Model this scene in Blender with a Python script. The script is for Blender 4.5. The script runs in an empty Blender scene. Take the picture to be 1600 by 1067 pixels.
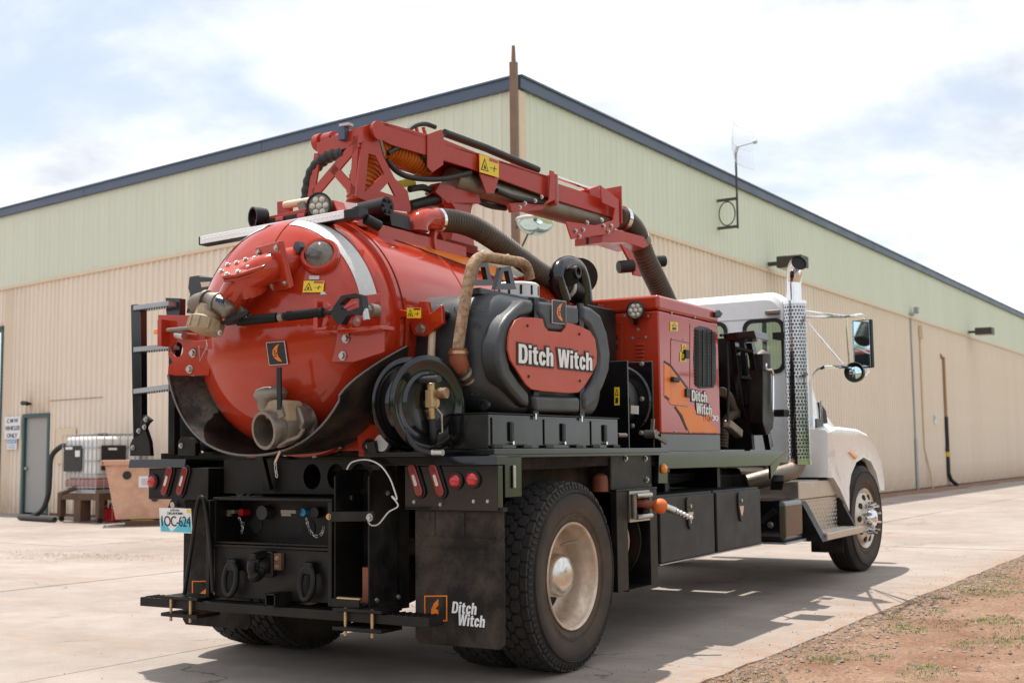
import bpy, bmesh, math, random
from mathutils import Vector, Matrix
from math import pi, sin, cos, tan, radians, sqrt, atan2
random.seed(7)
sc = bpy.context.scene
COL = sc.collection

# ------------------------------------------------------------------ camera
FPX = 1906.5
YAW, PITCH, ROLL = radians(30.844), radians(5.231), radians(-0.649)
CAM = Vector((-6.111, -4.473, 1.211))
F = Vector((cos(YAW)*cos(PITCH), sin(YAW)*cos(PITCH), sin(PITCH)))
R0 = Vector((sin(YAW), -cos(YAW), 0)); U0 = R0.cross(F)
RR = cos(ROLL)*R0 + sin(ROLL)*U0; UU = -sin(ROLL)*R0 + cos(ROLL)*U0
cd = bpy.data.cameras.new('camera'); cam = bpy.data.objects.new('camera', cd); COL.objects.link(cam)
m = Matrix((RR, UU, -F)).transposed().to_4x4(); m.translation = CAM
cam.matrix_world = m
cd.sensor_width = 36; cd.lens = FPX/1600*36; cd.clip_end = 2000; cd.clip_start = .05
cd.dof.use_dof = True; cd.dof.focus_distance = 7.0; cd.dof.aperture_fstop = 3.6
sc.camera = cam
# ------------------------------------------------------------------ sky and sun
SKYOFF = (1.21, 7.63, 6.87)
SUN = Vector((.17, .27, 1)).normalized()
w = bpy.data.worlds.new('World'); sc.world = w; w.use_nodes = True
nt = w.node_tree; nt.nodes.clear()
def N(nt, t, **kw):
    n = nt.nodes.new(t)
    for k, v in kw.items():
        if k == 'ins':
            for a, b in v.items(): n.inputs[a].default_value = b
        else: setattr(n, k, v)
    return n
out = N(nt, 'ShaderNodeOutputWorld'); bg = N(nt, 'ShaderNodeBackground', ins={'Strength': .12})
sky = N(nt, 'ShaderNodeTexSky', sky_type='NISHITA', sun_disc=False, sun_elevation=math.asin(SUN.z),
        sun_rotation=atan2(SUN.x, SUN.y), air_density=1.0, dust_density=1.5, ozone_density=1.0)
tc = N(nt, 'ShaderNodeTexCoord'); sep = N(nt, 'ShaderNodeSeparateXYZ')
nt.links.new(tc.outputs['Generated'], sep.inputs[0])
mz = N(nt, 'ShaderNodeMath', operation='MAXIMUM', ins={1: 0.0}); nt.links.new(sep.outputs[2], mz.inputs[0])
ad = N(nt, 'ShaderNodeMath', operation='ADD', ins={1: .22}); nt.links.new(mz.outputs[0], ad.inputs[0])
dv = N(nt, 'ShaderNodeVectorMath', operation='DIVIDE')
cmb = N(nt, 'ShaderNodeCombineXYZ'); [nt.links.new(ad.outputs[0], cmb.inputs[i]) for i in range(3)]
nt.links.new(tc.outputs['Generated'], dv.inputs[0]); nt.links.new(cmb.outputs[0], dv.inputs[1])
n1 = N(nt, 'ShaderNodeTexNoise', ins={'Scale': 1.5, 'Detail': 9, 'Roughness': .55, 'Distortion': .4})
smp = N(nt, 'ShaderNodeMapping'); smp.inputs['Location'].default_value = SKYOFF; nt.links.new(dv.outputs[0], smp.inputs[0]); dvo = smp.outputs[0]
nt.links.new(dvo, n1.inputs['Vector'])
r1 = N(nt, 'ShaderNodeValToRGB'); r1.color_ramp.elements[0].position = .33; r1.color_ramp.elements[1].position = .56
r1.color_ramp.interpolation = 'EASE'
nt.links.new(n1.outputs[0], r1.inputs[0])
n2 = N(nt, 'ShaderNodeTexNoise', ins={'Scale': 2.6, 'Detail': 8, 'Roughness': .6})
nt.links.new(dvo, n2.inputs['Vector'])
r2 = N(nt, 'ShaderNodeValToRGB'); r2.color_ramp.elements[0].position = .32; r2.color_ramp.elements[1].position = .66
r2.color_ramp.elements[0].color = (4.2, 4.5, 4.95, 1); r2.color_ramp.elements[1].color = (7.7, 7.75, 7.8, 1)
nt.links.new(n2.outputs[0], r2.inputs[0])
# thin veil: even the clear patches carry high cloud
veil = N(nt, 'ShaderNodeMix', data_type='RGBA'); veil.inputs[0].default_value = .62
veil.inputs[7].default_value = (4.5, 4.85, 5.3, 1)
nt.links.new(sky.outputs[0], veil.inputs[6])
mx = N(nt, 'ShaderNodeMix', data_type='RGBA')
nt.links.new(r1.outputs[0], mx.inputs[0]); nt.links.new(veil.outputs[2], mx.inputs[6]); nt.links.new(r2.outputs[0], mx.inputs[7])
nt.links.new(mx.outputs[2], bg.inputs[0]); nt.links.new(bg.outputs[0], out.inputs[0])
ld = bpy.data.lights.new('sun', 'SUN'); ld.energy = 3.6; ld.angle = radians(.6); ld.color = (1, .95, .87)
so = bpy.data.objects.new('sun', ld); COL.objects.link(so)
so.rotation_mode = 'QUATERNION'; so.rotation_quaternion = SUN.to_track_quat('Z', 'Y'); so.location = (2, 3, 30)
sc.view_settings.view_transform = 'Standard'; sc.view_settings.look = 'None'
sc.view_settings.gamma = 1; sc.view_settings.use_curve_mapping = False
sc.view_settings.exposure = 0.6
sc.cycles.max_bounces = 6; sc.cycles.transparent_max_bounces = 6; sc.cycles.caustics_reflective = False; sc.cycles.caustics_refractive = False

# ------------------------------------------------------------------ measuring: a sight line met with a known plane of the truck
def ray(u, v): return F + RR*((u-800)/FPX) - UU*((v-533.5)/FPX)
def at(u, v, x=None, y=None, z=None):
    d = ray(u, v)
    t = (x-CAM.x)/d.x if x is not None else (y-CAM.y)/d.y if y is not None else (z-CAM.z)/d.z
    return CAM + d*t
def atp(u, v, p0, nrm):
    d = ray(u, v); return CAM + d*((Vector(p0)-CAM).dot(nrm)/d.dot(nrm))

# ------------------------------------------------------------------ materials
def mat(name, col, *a, objvar=0, splash=0, ring=0, **k):
    m = mat0(name, col, *a, **k); t = m.node_tree; b = t.nodes['Principled BSDF']
    src = b.inputs['Base Color'].links[0].from_socket
    if splash or ring:
        tc = N(t, 'ShaderNodeTexCoord'); n = N(t, 'ShaderNodeTexNoise', ins={'Scale': 4 if splash else 7, 'Detail': 9, 'Roughness': .7}); t.links.new(tc.outputs['Object'], n.inputs['Vector'])
        if splash:      # rust-red soil splashed up the foot of the siding
            sp = N(t, 'ShaderNodeSeparateXYZ'); t.links.new(tc.outputs['Object'], sp.inputs[0]); r = N(t, 'ShaderNodeMapRange', ins={1: .0, 2: .75, 3: splash, 4: 0}); t.links.new(sp.outputs[2], r.inputs[0]); dc = (.46, .29, .17, 1)
        else:           # road dust caked on the inner sidewall
            ml = N(t, 'ShaderNodeVectorMath', operation='MULTIPLY'); ml.inputs[1].default_value = (1, 0, 1); t.links.new(tc.outputs['Object'], ml.inputs[0]); le = N(t, 'ShaderNodeVectorMath', operation='LENGTH'); t.links.new(ml.outputs[0], le.inputs[0]); r = N(t, 'ShaderNodeMapRange', ins={1: .34, 2: .47, 3: ring, 4: 0}); t.links.new(le.outputs['Value'], r.inputs[0]); dc = (.14, .095, .062, 1)
        q = N(t, 'ShaderNodeMapRange', ins={1: .3, 2: .7, 3: .15, 4: 1}); t.links.new(n.outputs[0], q.inputs[0]); mu = N(t, 'ShaderNodeMath', operation='MULTIPLY'); t.links.new(r.outputs[0], mu.inputs[0]); t.links.new(q.outputs[0], mu.inputs[1])
        mx = N(t, 'ShaderNodeMix', data_type='RGBA'); mx.inputs[7].default_value = dc; t.links.new(mu.outputs[0], mx.inputs[0]); t.links.new(src, mx.inputs[6]); src = mx.outputs[2]; t.links.new(src, b.inputs['Base Color'])
    if objvar:
        oi = N(t, 'ShaderNodeObjectInfo'); r = N(t, 'ShaderNodeMapRange', ins={1: 0, 2: 1, 3: 1-objvar, 4: 1+objvar}); t.links.new(oi.outputs['Random'], r.inputs[0])
        s = N(t, 'ShaderNodeVectorMath', operation='SCALE'); t.links.new(src, s.inputs[0]); t.links.new(r.outputs[0], s.inputs['Scale']); t.links.new(s.outputs[0], b.inputs['Base Color'])
    return m
def mat0(name, col, rough=.5, metal=0, coat=0, var=.12, vs=6, bump=0, bs=60, dust=0, dcol=(.36,.27,.2), ds=3, spec=.5, detail=6, stretch=None, rvar=.1):
    m = bpy.data.materials.new(name); m.use_nodes = True; t = m.node_tree; b = t.nodes['Principled BSDF']
    b.inputs['Metallic'].default_value = metal
    b.inputs['Coat Weight'].default_value = coat; b.inputs['Coat Roughness'].default_value = .06
    b.inputs['Specular IOR Level'].default_value = spec
    tc = N(t, 'ShaderNodeTexCoord'); vec = tc.outputs['Object']
    if stretch:
        mp = N(t, 'ShaderNodeMapping'); mp.inputs['Scale'].default_value = stretch; t.links.new(vec, mp.inputs[0]); vec = mp.outputs[0]
    n = N(t, 'ShaderNodeTexNoise', ins={'Scale': vs, 'Detail': detail, 'Roughness': .6}); t.links.new(vec, n.inputs['Vector'])
    mr = N(t, 'ShaderNodeMapRange', ins={1: .25, 2: .75, 3: 1-var, 4: 1+var}); t.links.new(n.outputs[0], mr.inputs[0])
    mul = N(t, 'ShaderNodeVectorMath', operation='SCALE'); mul.inputs[0].default_value = col[:3]; t.links.new(mr.outputs[0], mul.inputs['Scale'])
    c = mul.outputs[0]
    rr = N(t, 'ShaderNodeMapRange', ins={1: .25, 2: .75, 3: max(.02, rough-rvar), 4: min(1, rough+rvar)}); t.links.new(n.outputs[0], rr.inputs[0]); ro = rr.outputs[0]
    if dust:
        dn = N(t, 'ShaderNodeTexNoise', ins={'Scale': ds, 'Detail': 10, 'Roughness': .68}); t.links.new(vec, dn.inputs['Vector'])
        dr = N(t, 'ShaderNodeMapRange', ins={1: .42, 2: .72, 3: 0, 4: dust}); t.links.new(dn.outputs[0], dr.inputs[0])
        dm = N(t, 'ShaderNodeMix', data_type='RGBA'); dm.inputs[7].default_value = (*dcol, 1)
        t.links.new(dr.outputs[0], dm.inputs[0]); t.links.new(c, dm.inputs[6]); c = dm.outputs[2]
        rm = N(t, 'ShaderNodeMix', data_type='FLOAT'); rm.inputs[3].default_value = .9
        t.links.new(dr.outputs[0], rm.inputs[0]); t.links.new(ro, rm.inputs[2]); ro = rm.outputs[0]
    t.links.new(c, b.inputs['Base Color']); t.links.new(ro, b.inputs['Roughness'])
    if bump:
        bn = N(t, 'ShaderNodeTexNoise', ins={'Scale': bs, 'Detail': 4}); t.links.new(vec, bn.inputs['Vector'])
        bp = N(t, 'ShaderNodeBump', ins={'Strength': bump, 'Distance': .01}); t.links.new(bn.outputs[0], bp.inputs['Height']); t.links.new(bp.outputs[0], b.inputs['Normal'])
    return m
M = {}
M['red'] = mat('red_paint', (.42, .031, .009), .11, coat=.25, spec=.42, var=.06, rvar=.05, bump=.035, bs=5, dust=.07, dcol=(.4,.24,.17), ds=2.2)
M['redm'] = mat('red_structural_paint', (.41, .034, .015), .32, coat=.15, spec=.4, var=.08, dust=.08, dcol=(.42,.25,.19), ds=4)
M['plate_red'] = mat('red_sign_plate', (.50, .075, .045), .5, var=.06, vs=9, dust=.15, dcol=(.5,.3,.22))
M['orange'] = mat('orange_decal', (.80, .20, .012), .4, var=.05)
M['black'] = mat('black_gloss_paint', (.006, .0065, .008), .16, coat=.3, var=.2, rvar=.05, dust=.05, dcol=(.12,.1,.08), ds=2.5)
M['satin'] = mat('black_satin_paint', (.005, .005, .0055), .36, var=.25, dust=.4, dcol=(.04,.03,.023), ds=5, spec=.3)
M['box'] = mat('textured_black_toolbox', (.02, .02, .021), .5, var=.1, bump=.25, bs=500, dust=.06, dcol=(.1,.08,.07), spec=.4)
M['dirty'] = mat('muddy_black', (.012, .011, .010), .8, var=.3, dust=.75, dcol=(.09,.055,.035), ds=5, spec=.2, bump=.4, bs=90)
M['rubber'] = mat('tyre_rubber', (.022, .022, .022), .72, var=.25, vs=14, ring=.85, dust=.6, dcol=(.085,.062,.045), ds=3.2, spec=.35, bump=.2, bs=160)
M['flap'] = mat('mud_flap_rubber', (.014, .012, .011), .75, var=.25, spec=.25, dust=.85, dcol=(.088,.068,.052), ds=5, bump=.3, bs=70)
M['apron'] = mat('black_rubber_sheet', (.008, .008, .008), .4, var=.3, dust=.6, dcol=(.11,.07,.045), ds=3.2, bump=.25, bs=40)
M['tank'] = mat('dark_grey_polyethylene', (.034, .038, .044), .42, var=.1, bump=.12, bs=220, dust=.14, dcol=(.12,.12,.12), ds=5)
M['plastic'] = mat('black_plastic', (.008, .008, .009), .42, var=.15, spec=.4)
M['hose'] = mat('brown_suction_hose', (.062, .046, .034), .55, var=.25, dust=.4, dcol=(.17,.115,.075), ds=8)
M['bhose'] = mat('black_hose', (.013, .013, .014), .5, var=.2)
M['orangehose'] = mat('orange_corrugated_hose', (.55, .15, .008), .45, var=.25)
M['greyhose'] = mat('grey_hose', (.16, .155, .15), .5, var=.2)
M['chrome'] = mat('chrome', (.78, .79, .8), .1, metal=1, var=.06, rvar=.05)
M['hubcap'] = mat('polished_hub_cap', (.72, .70, .66), .2, metal=1, var=.1, vs=14, rvar=.06, dust=.35, dcol=(.5,.4,.3), ds=8)
M['guard'] = mat('stainless_guard', (.5, .5, .51), .16, metal=1, var=.1, rvar=.05)
M['steel'] = mat('zinc_steel', (.5, .49, .46), .36, metal=1, var=.15, vs=20)
M['castal'] = mat('cast_aluminium', (.24, .21, .18), .42, metal=.7, var=.3, vs=14, bump=.25, bs=80, dust=.5, dcol=(.2,.145,.095), ds=7)
M['captan'] = mat('tan_cast_cap', (.36, .27, .17), .6, var=.2, vs=20, bump=.2, bs=60)
M['ball'] = mat('orange_rubber_ball', (.72, .15, .025), .55, var=.12)
M['navy'] = mat('navy_print', (.012, .03, .1), .5, var=.1)
M['block'] = mat('lighter_tread_rubber', (.036, .035, .035), .72, var=.25, vs=20, dust=.4, dcol=(.07,.055,.045), ds=9, bump=.2, bs=120, spec=.35)  # tread blocks get a lighter base than the tyre between them
M['alu'] = mat('dusty_polished_aluminium', (.62, .55, .47), .34, metal=.85, var=.12, dust=.5, dcol=(.5,.38,.28), ds=5)
M['rimwhite'] = mat('dusty_white_steel_rim', (.70, .58, .46), .36, metal=.45, var=.12, dust=.75, dcol=(.36,.22,.13), ds=5)
M['diamond'] = mat('aluminium_tread_plate', (.58, .51, .44), .36, metal=.85, var=.12, dust=.35, dcol=(.45,.33,.24), ds=6)
M['brass'] = mat('brass', (.56, .38, .2), .38, metal=.9, var=.2, vs=20, dust=.3)
M['rust'] = mat('rusty_pipe', (.36, .24, .14), .7, var=.3, vs=45, bump=.35, bs=150, dust=1, dcol=(.13,.04,.014), ds=34)
M['rustred'] = mat('red_oxide_fitting', (.25, .07, .035), .6, var=.25, vs=20)
M['white'] = mat('white_truck_paint', (.86, .87, .88), .28, coat=.3, spec=.35, var=.015, rvar=.04)
M['whitepl'] = mat('white_plastic', (.78, .78, .78), .45, var=.04)
M['greypl'] = mat('grey_print', (.55, .55, .56), .5, var=.05)
M['tape'] = mat('reflective_white_tape', (.58, .58, .58), .4, var=.1, vs=40)
M['yellow'] = mat('yellow_label', (.82, .6, .02), .45, var=.04)
M['yellowpaint'] = mat('yellow_paint', (.62, .46, .02), .5, var=.15)
M['redlens'] = mat('red_lens', (.45, .008, .012), .15, coat=.8, var=.15, vs=60)
M['darkred'] = mat('dark_red_lens', (.22, .01, .012), .2, coat=.8, var=.25, vs=80)
M['amber'] = mat('amber_lens', (.85, .25, .01), .2, coat=.6, var=.1)
M['led'] = mat('led_lens', (.62, .6, .52), .12, coat=.8, var=.25, vs=120)
M['ledbar'] = mat('led_bar_reflector', (.88, .88, .89), .3, metal=0, coat=.3, var=.08, vs=90)
M['text_dark'] = mat('dark_print', (.012, .012, .013), .5, var=.1)
M['blueprint'] = mat('blue_print', (.03, .3, .55), .5, var=.1)
M['cyanprint'] = mat('light_blue_print', (.1, .5, .62), .5, var=.1)
M['mirror'] = mat('mirror_glass', (.62, .86, .92), .03, metal=1, var=.02, rvar=.01)
M['concrete'] = None
def glass(name, tint, rough=.03):
    m = bpy.data.materials.new(name); m.use_nodes = True; t = m.node_tree; b = t.nodes['Principled BSDF']
    n = N(t, 'ShaderNodeTexNoise', ins={'Scale': 2.0, 'Detail': 3}); mr = N(t, 'ShaderNodeMapRange', ins={1: .3, 2: .7, 3: rough*.6, 4: rough*1.6})
    t.links.new(n.outputs[0], mr.inputs[0]); t.links.new(mr.outputs[0], b.inputs['Roughness'])
    b.inputs['Base Color'].default_value = (*tint, 1); b.inputs['Transmission Weight'].default_value = .92; b.inputs['IOR'].default_value = 1.1
    b.inputs['Coat Weight'].default_value = .8
    return m
M['glass'] = glass('green_tinted_glass', (.72, .85, .76))
M['clear'] = glass('clear_dome_glass', (.85, .82, .78))

# concrete
def concrete():
    m = bpy.data.materials.new('weathered_concrete'); m.use_nodes = True; t = m.node_tree; b = t.nodes['Principled BSDF']
    g = N(t, 'ShaderNodeNewGeometry')
    def noise(s, d=8, r=.6, dist=0):
        n = N(t, 'ShaderNodeTexNoise', ins={'Scale': s, 'Detail': d, 'Roughness': r, 'Distortion': dist}); t.links.new(g.outputs['Position'], n.inputs['Vector']); return n
    big = noise(.45, 6); mid = noise(3, 10, .65, .5); fine = noise(70, 5)
    r = N(t, 'ShaderNodeValToRGB'); e = r.color_ramp.elements
    e[0].position = .32; e[0].color = (.275, .23, .20, 1); e[1].position = .7; e[1].color = (.39, .335, .295, 1)
    t.links.new(big.outputs[0], r.inputs[0])
    m1 = N(t, 'ShaderNodeMapRange', ins={1: .3, 2: .7, 3: .86, 4: 1.08}); t.links.new(mid.outputs[0], m1.inputs[0])
    m2 = N(t, 'ShaderNodeMapRange', ins={1: .3, 2: .7, 3: .88, 4: 1.1}); t.links.new(fine.outputs[0], m2.inputs[0])
    mm = N(t, 'ShaderNodeMath', operation='MULTIPLY'); t.links.new(m1.outputs[0], mm.inputs[0]); t.links.new(m2.outputs[0], mm.inputs[1])
    s = N(t, 'ShaderNodeVectorMath', operation='SCALE'); t.links.new(r.outputs[0], s.inputs[0]); t.links.new(mm.outputs[0], s.inputs['Scale'])
    # red-dirt streaks dragged over the slabs
    mp = N(t, 'ShaderNodeMapping'); mp.inputs['Scale'].default_value = (.55, .16, 1); mp.inputs['Rotation'].default_value = (0, 0, .5)
    t.links.new(g.outputs['Position'], mp.inputs[0])
    st = N(t, 'ShaderNodeTexNoise', ins={'Scale': 2.2, 'Detail': 12, 'Roughness': .72}); t.links.new(mp.outputs[0], st.inputs['Vector'])
    sr = N(t, 'ShaderNodeMapRange', ins={1: .5, 2: .7, 3: 0, 4: .6}); t.links.new(st.outputs[0], sr.inputs[0])
    mx = N(t, 'ShaderNodeMix', data_type='RGBA'); mx.inputs[7].default_value = (.27, .16, .1, 1)
    t.links.new(sr.outputs[0], mx.inputs[0]); t.links.new(s.outputs[0], mx.inputs[6])
    # dark specks and pits
    v = N(t, 'ShaderNodeTexVoronoi', ins={'Scale': 5.5}); t.links.new(g.outputs['Position'], v.inputs['Vector'])
    vr = N(t, 'ShaderNodeMapRange', ins={1: .02, 2: .05, 3: .35, 4: 0}); t.links.new(v.outputs['Distance'], vr.inputs[0])
    mx2 = N(t, 'ShaderNodeMix', data_type='RGBA'); mx2.inputs[7].default_value = (.1, .075, .06, 1)
    t.links.new(vr.outputs[0], mx2.inputs[0]); t.links.new(mx.outputs[2], mx2.inputs[6])
    # hairline cracks
    wn = noise(1.1, 5); wv = N(t, 'ShaderNodeVectorMath', operation='SCALE'); wv.inputs['Scale'].default_value = .9; t.links.new(wn.outputs[1], wv.inputs[0])
    wa = N(t, 'ShaderNodeVectorMath', operation='ADD'); t.links.new(g.outputs['Position'], wa.inputs[0]); t.links.new(wv.outputs[0], wa.inputs[1])
    ce = N(t, 'ShaderNodeTexVoronoi', feature='DISTANCE_TO_EDGE', ins={'Scale': .33}); t.links.new(wa.outputs[0], ce.inputs['Vector'])
    cr = N(t, 'ShaderNodeMapRange', ins={1: .0015, 2: .0045, 3: .75, 4: 0}); t.links.new(ce.outputs['Distance'], cr.inputs[0])
    cm = noise(.6, 3); c2 = N(t, 'ShaderNodeMapRange', ins={1: .47, 2: .56, 3: 0, 4: 1}); t.links.new(cm.outputs[0], c2.inputs[0])
    c3 = N(t, 'ShaderNodeMath', operation='MULTIPLY'); t.links.new(cr.outputs[0], c3.inputs[0]); t.links.new(c2.outputs[0], c3.inputs[1])
    mx3 = N(t, 'ShaderNodeMix', data_type='RGBA'); mx3.inputs[7].default_value = (.1, .07, .05, 1); t.links.new(c3.outputs[0], mx3.inputs[0]); t.links.new(mx2.outputs[2], mx3.inputs[6])
    # oil drips and tyre-scrubbed patches
    ov = N(t, 'ShaderNodeTexVoronoi', ins={'Scale': 1.7, 'Randomness': 1}); t.links.new(wa.outputs[0], ov.inputs['Vector'])
    orr = N(t, 'ShaderNodeMapRange', ins={1: .03, 2: .14, 3: .4, 4: 0}); t.links.new(ov.outputs['Distance'], orr.inputs[0])
    mxo = N(t, 'ShaderNodeMix', data_type='RGBA'); mxo.inputs[7].default_value = (.17, .14, .12, 1); t.links.new(orr.outputs[0], mxo.inputs[0]); t.links.new(mx3.outputs[2], mxo.inputs[6]); mx3 = mxo
    # soil washed over the free edge beside the verge
    dp = N(t, 'ShaderNodeVectorMath', operation='DOT_PRODUCT'); dp.inputs[1].default_value = (.0349, .99939, 0); t.links.new(g.outputs['Position'], dp.inputs[0])
    er = N(t, 'ShaderNodeMapRange', ins={1: -1.94, 2: -1.55, 3: .9, 4: 0}); t.links.new(dp.outputs['Value'], er.inputs[0])
    en = noise(9, 8, .7); e2 = N(t, 'ShaderNodeMapRange', ins={1: .42, 2: .6, 3: 0, 4: 1}); t.links.new(en.outputs[0], e2.inputs[0])
    e3 = N(t, 'ShaderNodeMath', operation='MULTIPLY'); t.links.new(er.outputs[0], e3.inputs[0]); t.links.new(e2.outputs[0], e3.inputs[1])
    mx4 = N(t, 'ShaderNodeMix', data_type='RGBA'); mx4.inputs[7].default_value = (.33, .2, .125, 1); t.links.new(e3.outputs[0], mx4.inputs[0]); t.links.new(mx3.outputs[2], mx4.inputs[6])
    t.links.new(mx4.outputs[2], b.inputs['Base Color']); b.inputs['Roughness'].default_value = .88
    bp = N(t, 'ShaderNodeBump', ins={'Strength': .25, 'Distance': .01}); t.links.new(fine.outputs[0], bp.inputs['Height']); t.links.new(bp.outputs[0], b.inputs['Normal'])
    return m
M['concrete'] = concrete()
def dirt():
    m = bpy.data.materials.new('red_dirt'); m.use_nodes = True; t = m.node_tree; b = t.nodes['Principled BSDF']
    g = N(t, 'ShaderNodeNewGeometry')
    a = N(t, 'ShaderNodeTexNoise', ins={'Scale': 1.6, 'Detail': 9, 'Roughness': .65}); t.links.new(g.outputs['Position'], a.inputs['Vector'])
    f = N(t, 'ShaderNodeTexNoise', ins={'Scale': 45, 'Detail': 6, 'Roughness': .7}); t.links.new(g.outputs['Position'], f.inputs['Vector'])
    r = N(t, 'ShaderNodeValToRGB'); e = r.color_ramp.elements
    e[0].position = .3; e[0].color = (.19, .088, .045, 1); e[1].position = .7; e[1].color = (.35, .225, .15, 1)
    t.links.new(a.outputs[0], r.inputs[0])
    mr = N(t, 'ShaderNodeMapRange', ins={1: .3, 2: .7, 3: .5, 4: 1.35}); t.links.new(f.outputs[0], mr.inputs[0])
    s = N(t, 'ShaderNodeVectorMath', operation='SCALE'); t.links.new(r.outputs[0], s.inputs[0]); t.links.new(mr.outputs[0], s.inputs['Scale'])
    t.links.new(s.outputs[0], b.inputs['Base Color']); b.inputs['Roughness'].default_value = .95
    bp = N(t, 'ShaderNodeBump', ins={'Strength': .7, 'Distance': .02}); t.links.new(f.outputs[0], bp.inputs['Height']); t.links.new(bp.outputs[0], b.inputs['Normal'])
    return m
M['dirt'] = dirt()
M['grass'] = mat('weed_green', (.16, .2, .05), .7, var=.35, vs=3)
M['treeline'] = mat('foliage', (.05, .075, .03), .8, var=.4, vs=.4)
M['pebble'] = mat('gravel', (.33, .25, .19), .85, var=.45, vs=25)
M['beige'] = mat('beige_steel_siding', (.80, .70, .585), .55, objvar=.025, splash=.7, var=.05, vs=1.2, dust=.2, dcol=(.64,.5,.39), ds=1.4, stretch=(1,1,.25))
M['sage'] = mat('sage_green_steel_siding', (.66, .70, .575), .55, objvar=.02, var=.05, vs=1.5, dust=.22, dcol=(.74,.72,.6), ds=1.6, stretch=(3,3,.18))
M['fascia'] = mat('slate_blue_trim', (.068, .10, .16), .45, var=.08, vs=1)
M['trimcream'] = mat('cream_flashing', (.72, .58, .42), .5, var=.06)
M['doorgrey'] = mat('grey_door_paint', (.34, .34, .33), .5, var=.06, dust=.2, dcol=(.4,.3,.22))
M['teal'] = mat('dark_teal_frame', (.03, .085, .085), .5, var=.1)
M['brown'] = mat('brown_steel_post', (.2, .125, .08), .55, var=.2, dust=.3, dcol=(.26,.16,.1))
M['bronze'] = mat('dark_bronze_fixture', (.05, .042, .035), .5, var=.15)
M['dark'] = mat('dark_interior', (.012, .012, .013), .8, var=.1)
M['ibc'] = mat('translucent_white_tank_plastic', (.8, .8, .78), .45, var=.05, vs=3)
M['ibcred'] = mat('pink_stained_tank_plastic', (.45, .22, .2), .45, var=.15, vs=3)
M['galv'] = mat('galvanised_tube', (.4, .42, .44), .42, metal=.7, var=.15)
M['hopper'] = mat('faded_orange_bin_paint', (.64, .38, .26), .6, var=.12, dust=.6, dcol=(.4,.19,.1), ds=4)
M['pipebrown'] = mat('tan_rusted_pipe', (.36, .22, .13), .65, var=.3, dust=.5, dcol=(.2,.1,.05), ds=6)
M['rustbrown'] = mat('rusty_brown_steel', (.1, .055, .035), .7, var=.3, dust=.4, dcol=(.2,.09,.04))
M['greenhose'] = mat('green_garden_hose', (.12, .2, .08), .6, var=.2)

# ------------------------------------------------------------------ mesh helpers
def BM(): return bmesh.new()
def obj(name, bm, mt, parent=None, smooth=35, bev=0, seg=2):
    if isinstance(bm, bpy.types.Mesh): me = bm
    else:
        bmesh.ops.recalc_face_normals(bm, faces=bm.faces[:])
        me = bpy.data.meshes.new(name); bm.to_mesh(me); bm.free()
        if smooth:
            for f in me.polygons: f.use_smooth = True
            me.set_sharp_from_angle(angle=radians(smooth))
        me.materials.append(M[mt] if isinstance(mt, str) else mt)
    o = bpy.data.objects.new(name, me); COL.objects.link(o)
    if parent is not None: o.parent = parent
    if bev:
        b = o.modifiers.new('bevel', 'BEVEL'); b.width = bev; b.segments = seg; b.limit_method = 'ANGLE'; b.angle_limit = radians(40); b.harden_normals = True
    return o
def tag(o, label=None, cat=None, group=None, kind=None):
    if label: o['label'] = label
    if cat: o['category'] = cat
    if group: o['group'] = group
    if kind: o['kind'] = kind
    return o
def empty(name, loc, label=None, cat=None, group=None, rz=0):
    o = bpy.data.objects.new(name, None); COL.objects.link(o); o.location = loc; o.rotation_euler.z = rz; o.empty_display_size = .2
    return tag(o, label, cat, group)
def box(bm, c, s, rot=None):
    mt = Matrix.Translation(Vector(c))
    if rot is not None: mt = mt @ (rot.to_4x4() if not isinstance(rot, (int, float)) else Matrix.Rotation(rot, 4, 'Z'))
    bmesh.ops.create_cube(bm, size=1, matrix=mt @ Matrix.Diagonal((*s, 1))); return bm
def bx(bm, x0, x1, y0, y1, z0, z1): return box(bm, ((x0+x1)/2, (y0+y1)/2, (z0+z1)/2), (abs(x1-x0), abs(y1-y0), abs(z1-z0)))
def frame(d, up=None):
    d = Vector(d).normalized(); a = Vector(up) if up else (Vector((0,0,1)) if abs(d.z) < .9 else Vector((1,0,0)))
    s = d.cross(a).normalized(); return s, s.cross(d).normalized()
def cyl(bm, p0, p1, r0, r1=None, n=20, caps=True):
    p0, p1 = Vector(p0), Vector(p1); r1 = r0 if r1 is None else r1; s, t = frame(p1-p0)
    A = [bm.verts.new(p0 + (s*cos(2*pi*i/n) + t*sin(2*pi*i/n))*r0) for i in range(n)]
    B = [bm.verts.new(p1 + (s*cos(2*pi*i/n) + t*sin(2*pi*i/n))*r1) for i in range(n)]
    for i in range(n): bm.faces.new((A[i], A[(i+1) % n], B[(i+1) % n], B[i]))
    if caps: bm.faces.new(A[::-1]); bm.faces.new(B)
    return bm
def beam(bm, p0, p1, w, h, up=None):
    p0, p1 = Vector(p0), Vector(p1); s, t = frame(p1-p0, up); s = s*w/2; t = t*h/2
    v = [bm.verts.new(p + a*s + b*t) for p in (p0, p1) for a, b in ((-1,-1),(1,-1),(1,1),(-1,1))]
    for q in ((3,2,1,0),(4,5,6,7),(0,1,5,4),(1,2,6,5),(2,3,7,6),(3,0,4,7)): bm.faces.new([v[i] for i in q])
    return bm
def smoothpath(pts, n=8):
    pts = [Vector(p) for p in pts]; o = []
    for i in range(len(pts)-1):
        a = pts[max(i-1,0)]; b = pts[i]; c = pts[i+1]; d = pts[min(i+2, len(pts)-1)]
        for k in range(n):
            t = k/n; o.append(.5*((2*b) + (c-a)*t + (2*a-5*b+4*c-d)*t*t + (3*b-a-3*c+d)*t**3))
    return o + [pts[-1]]
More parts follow.
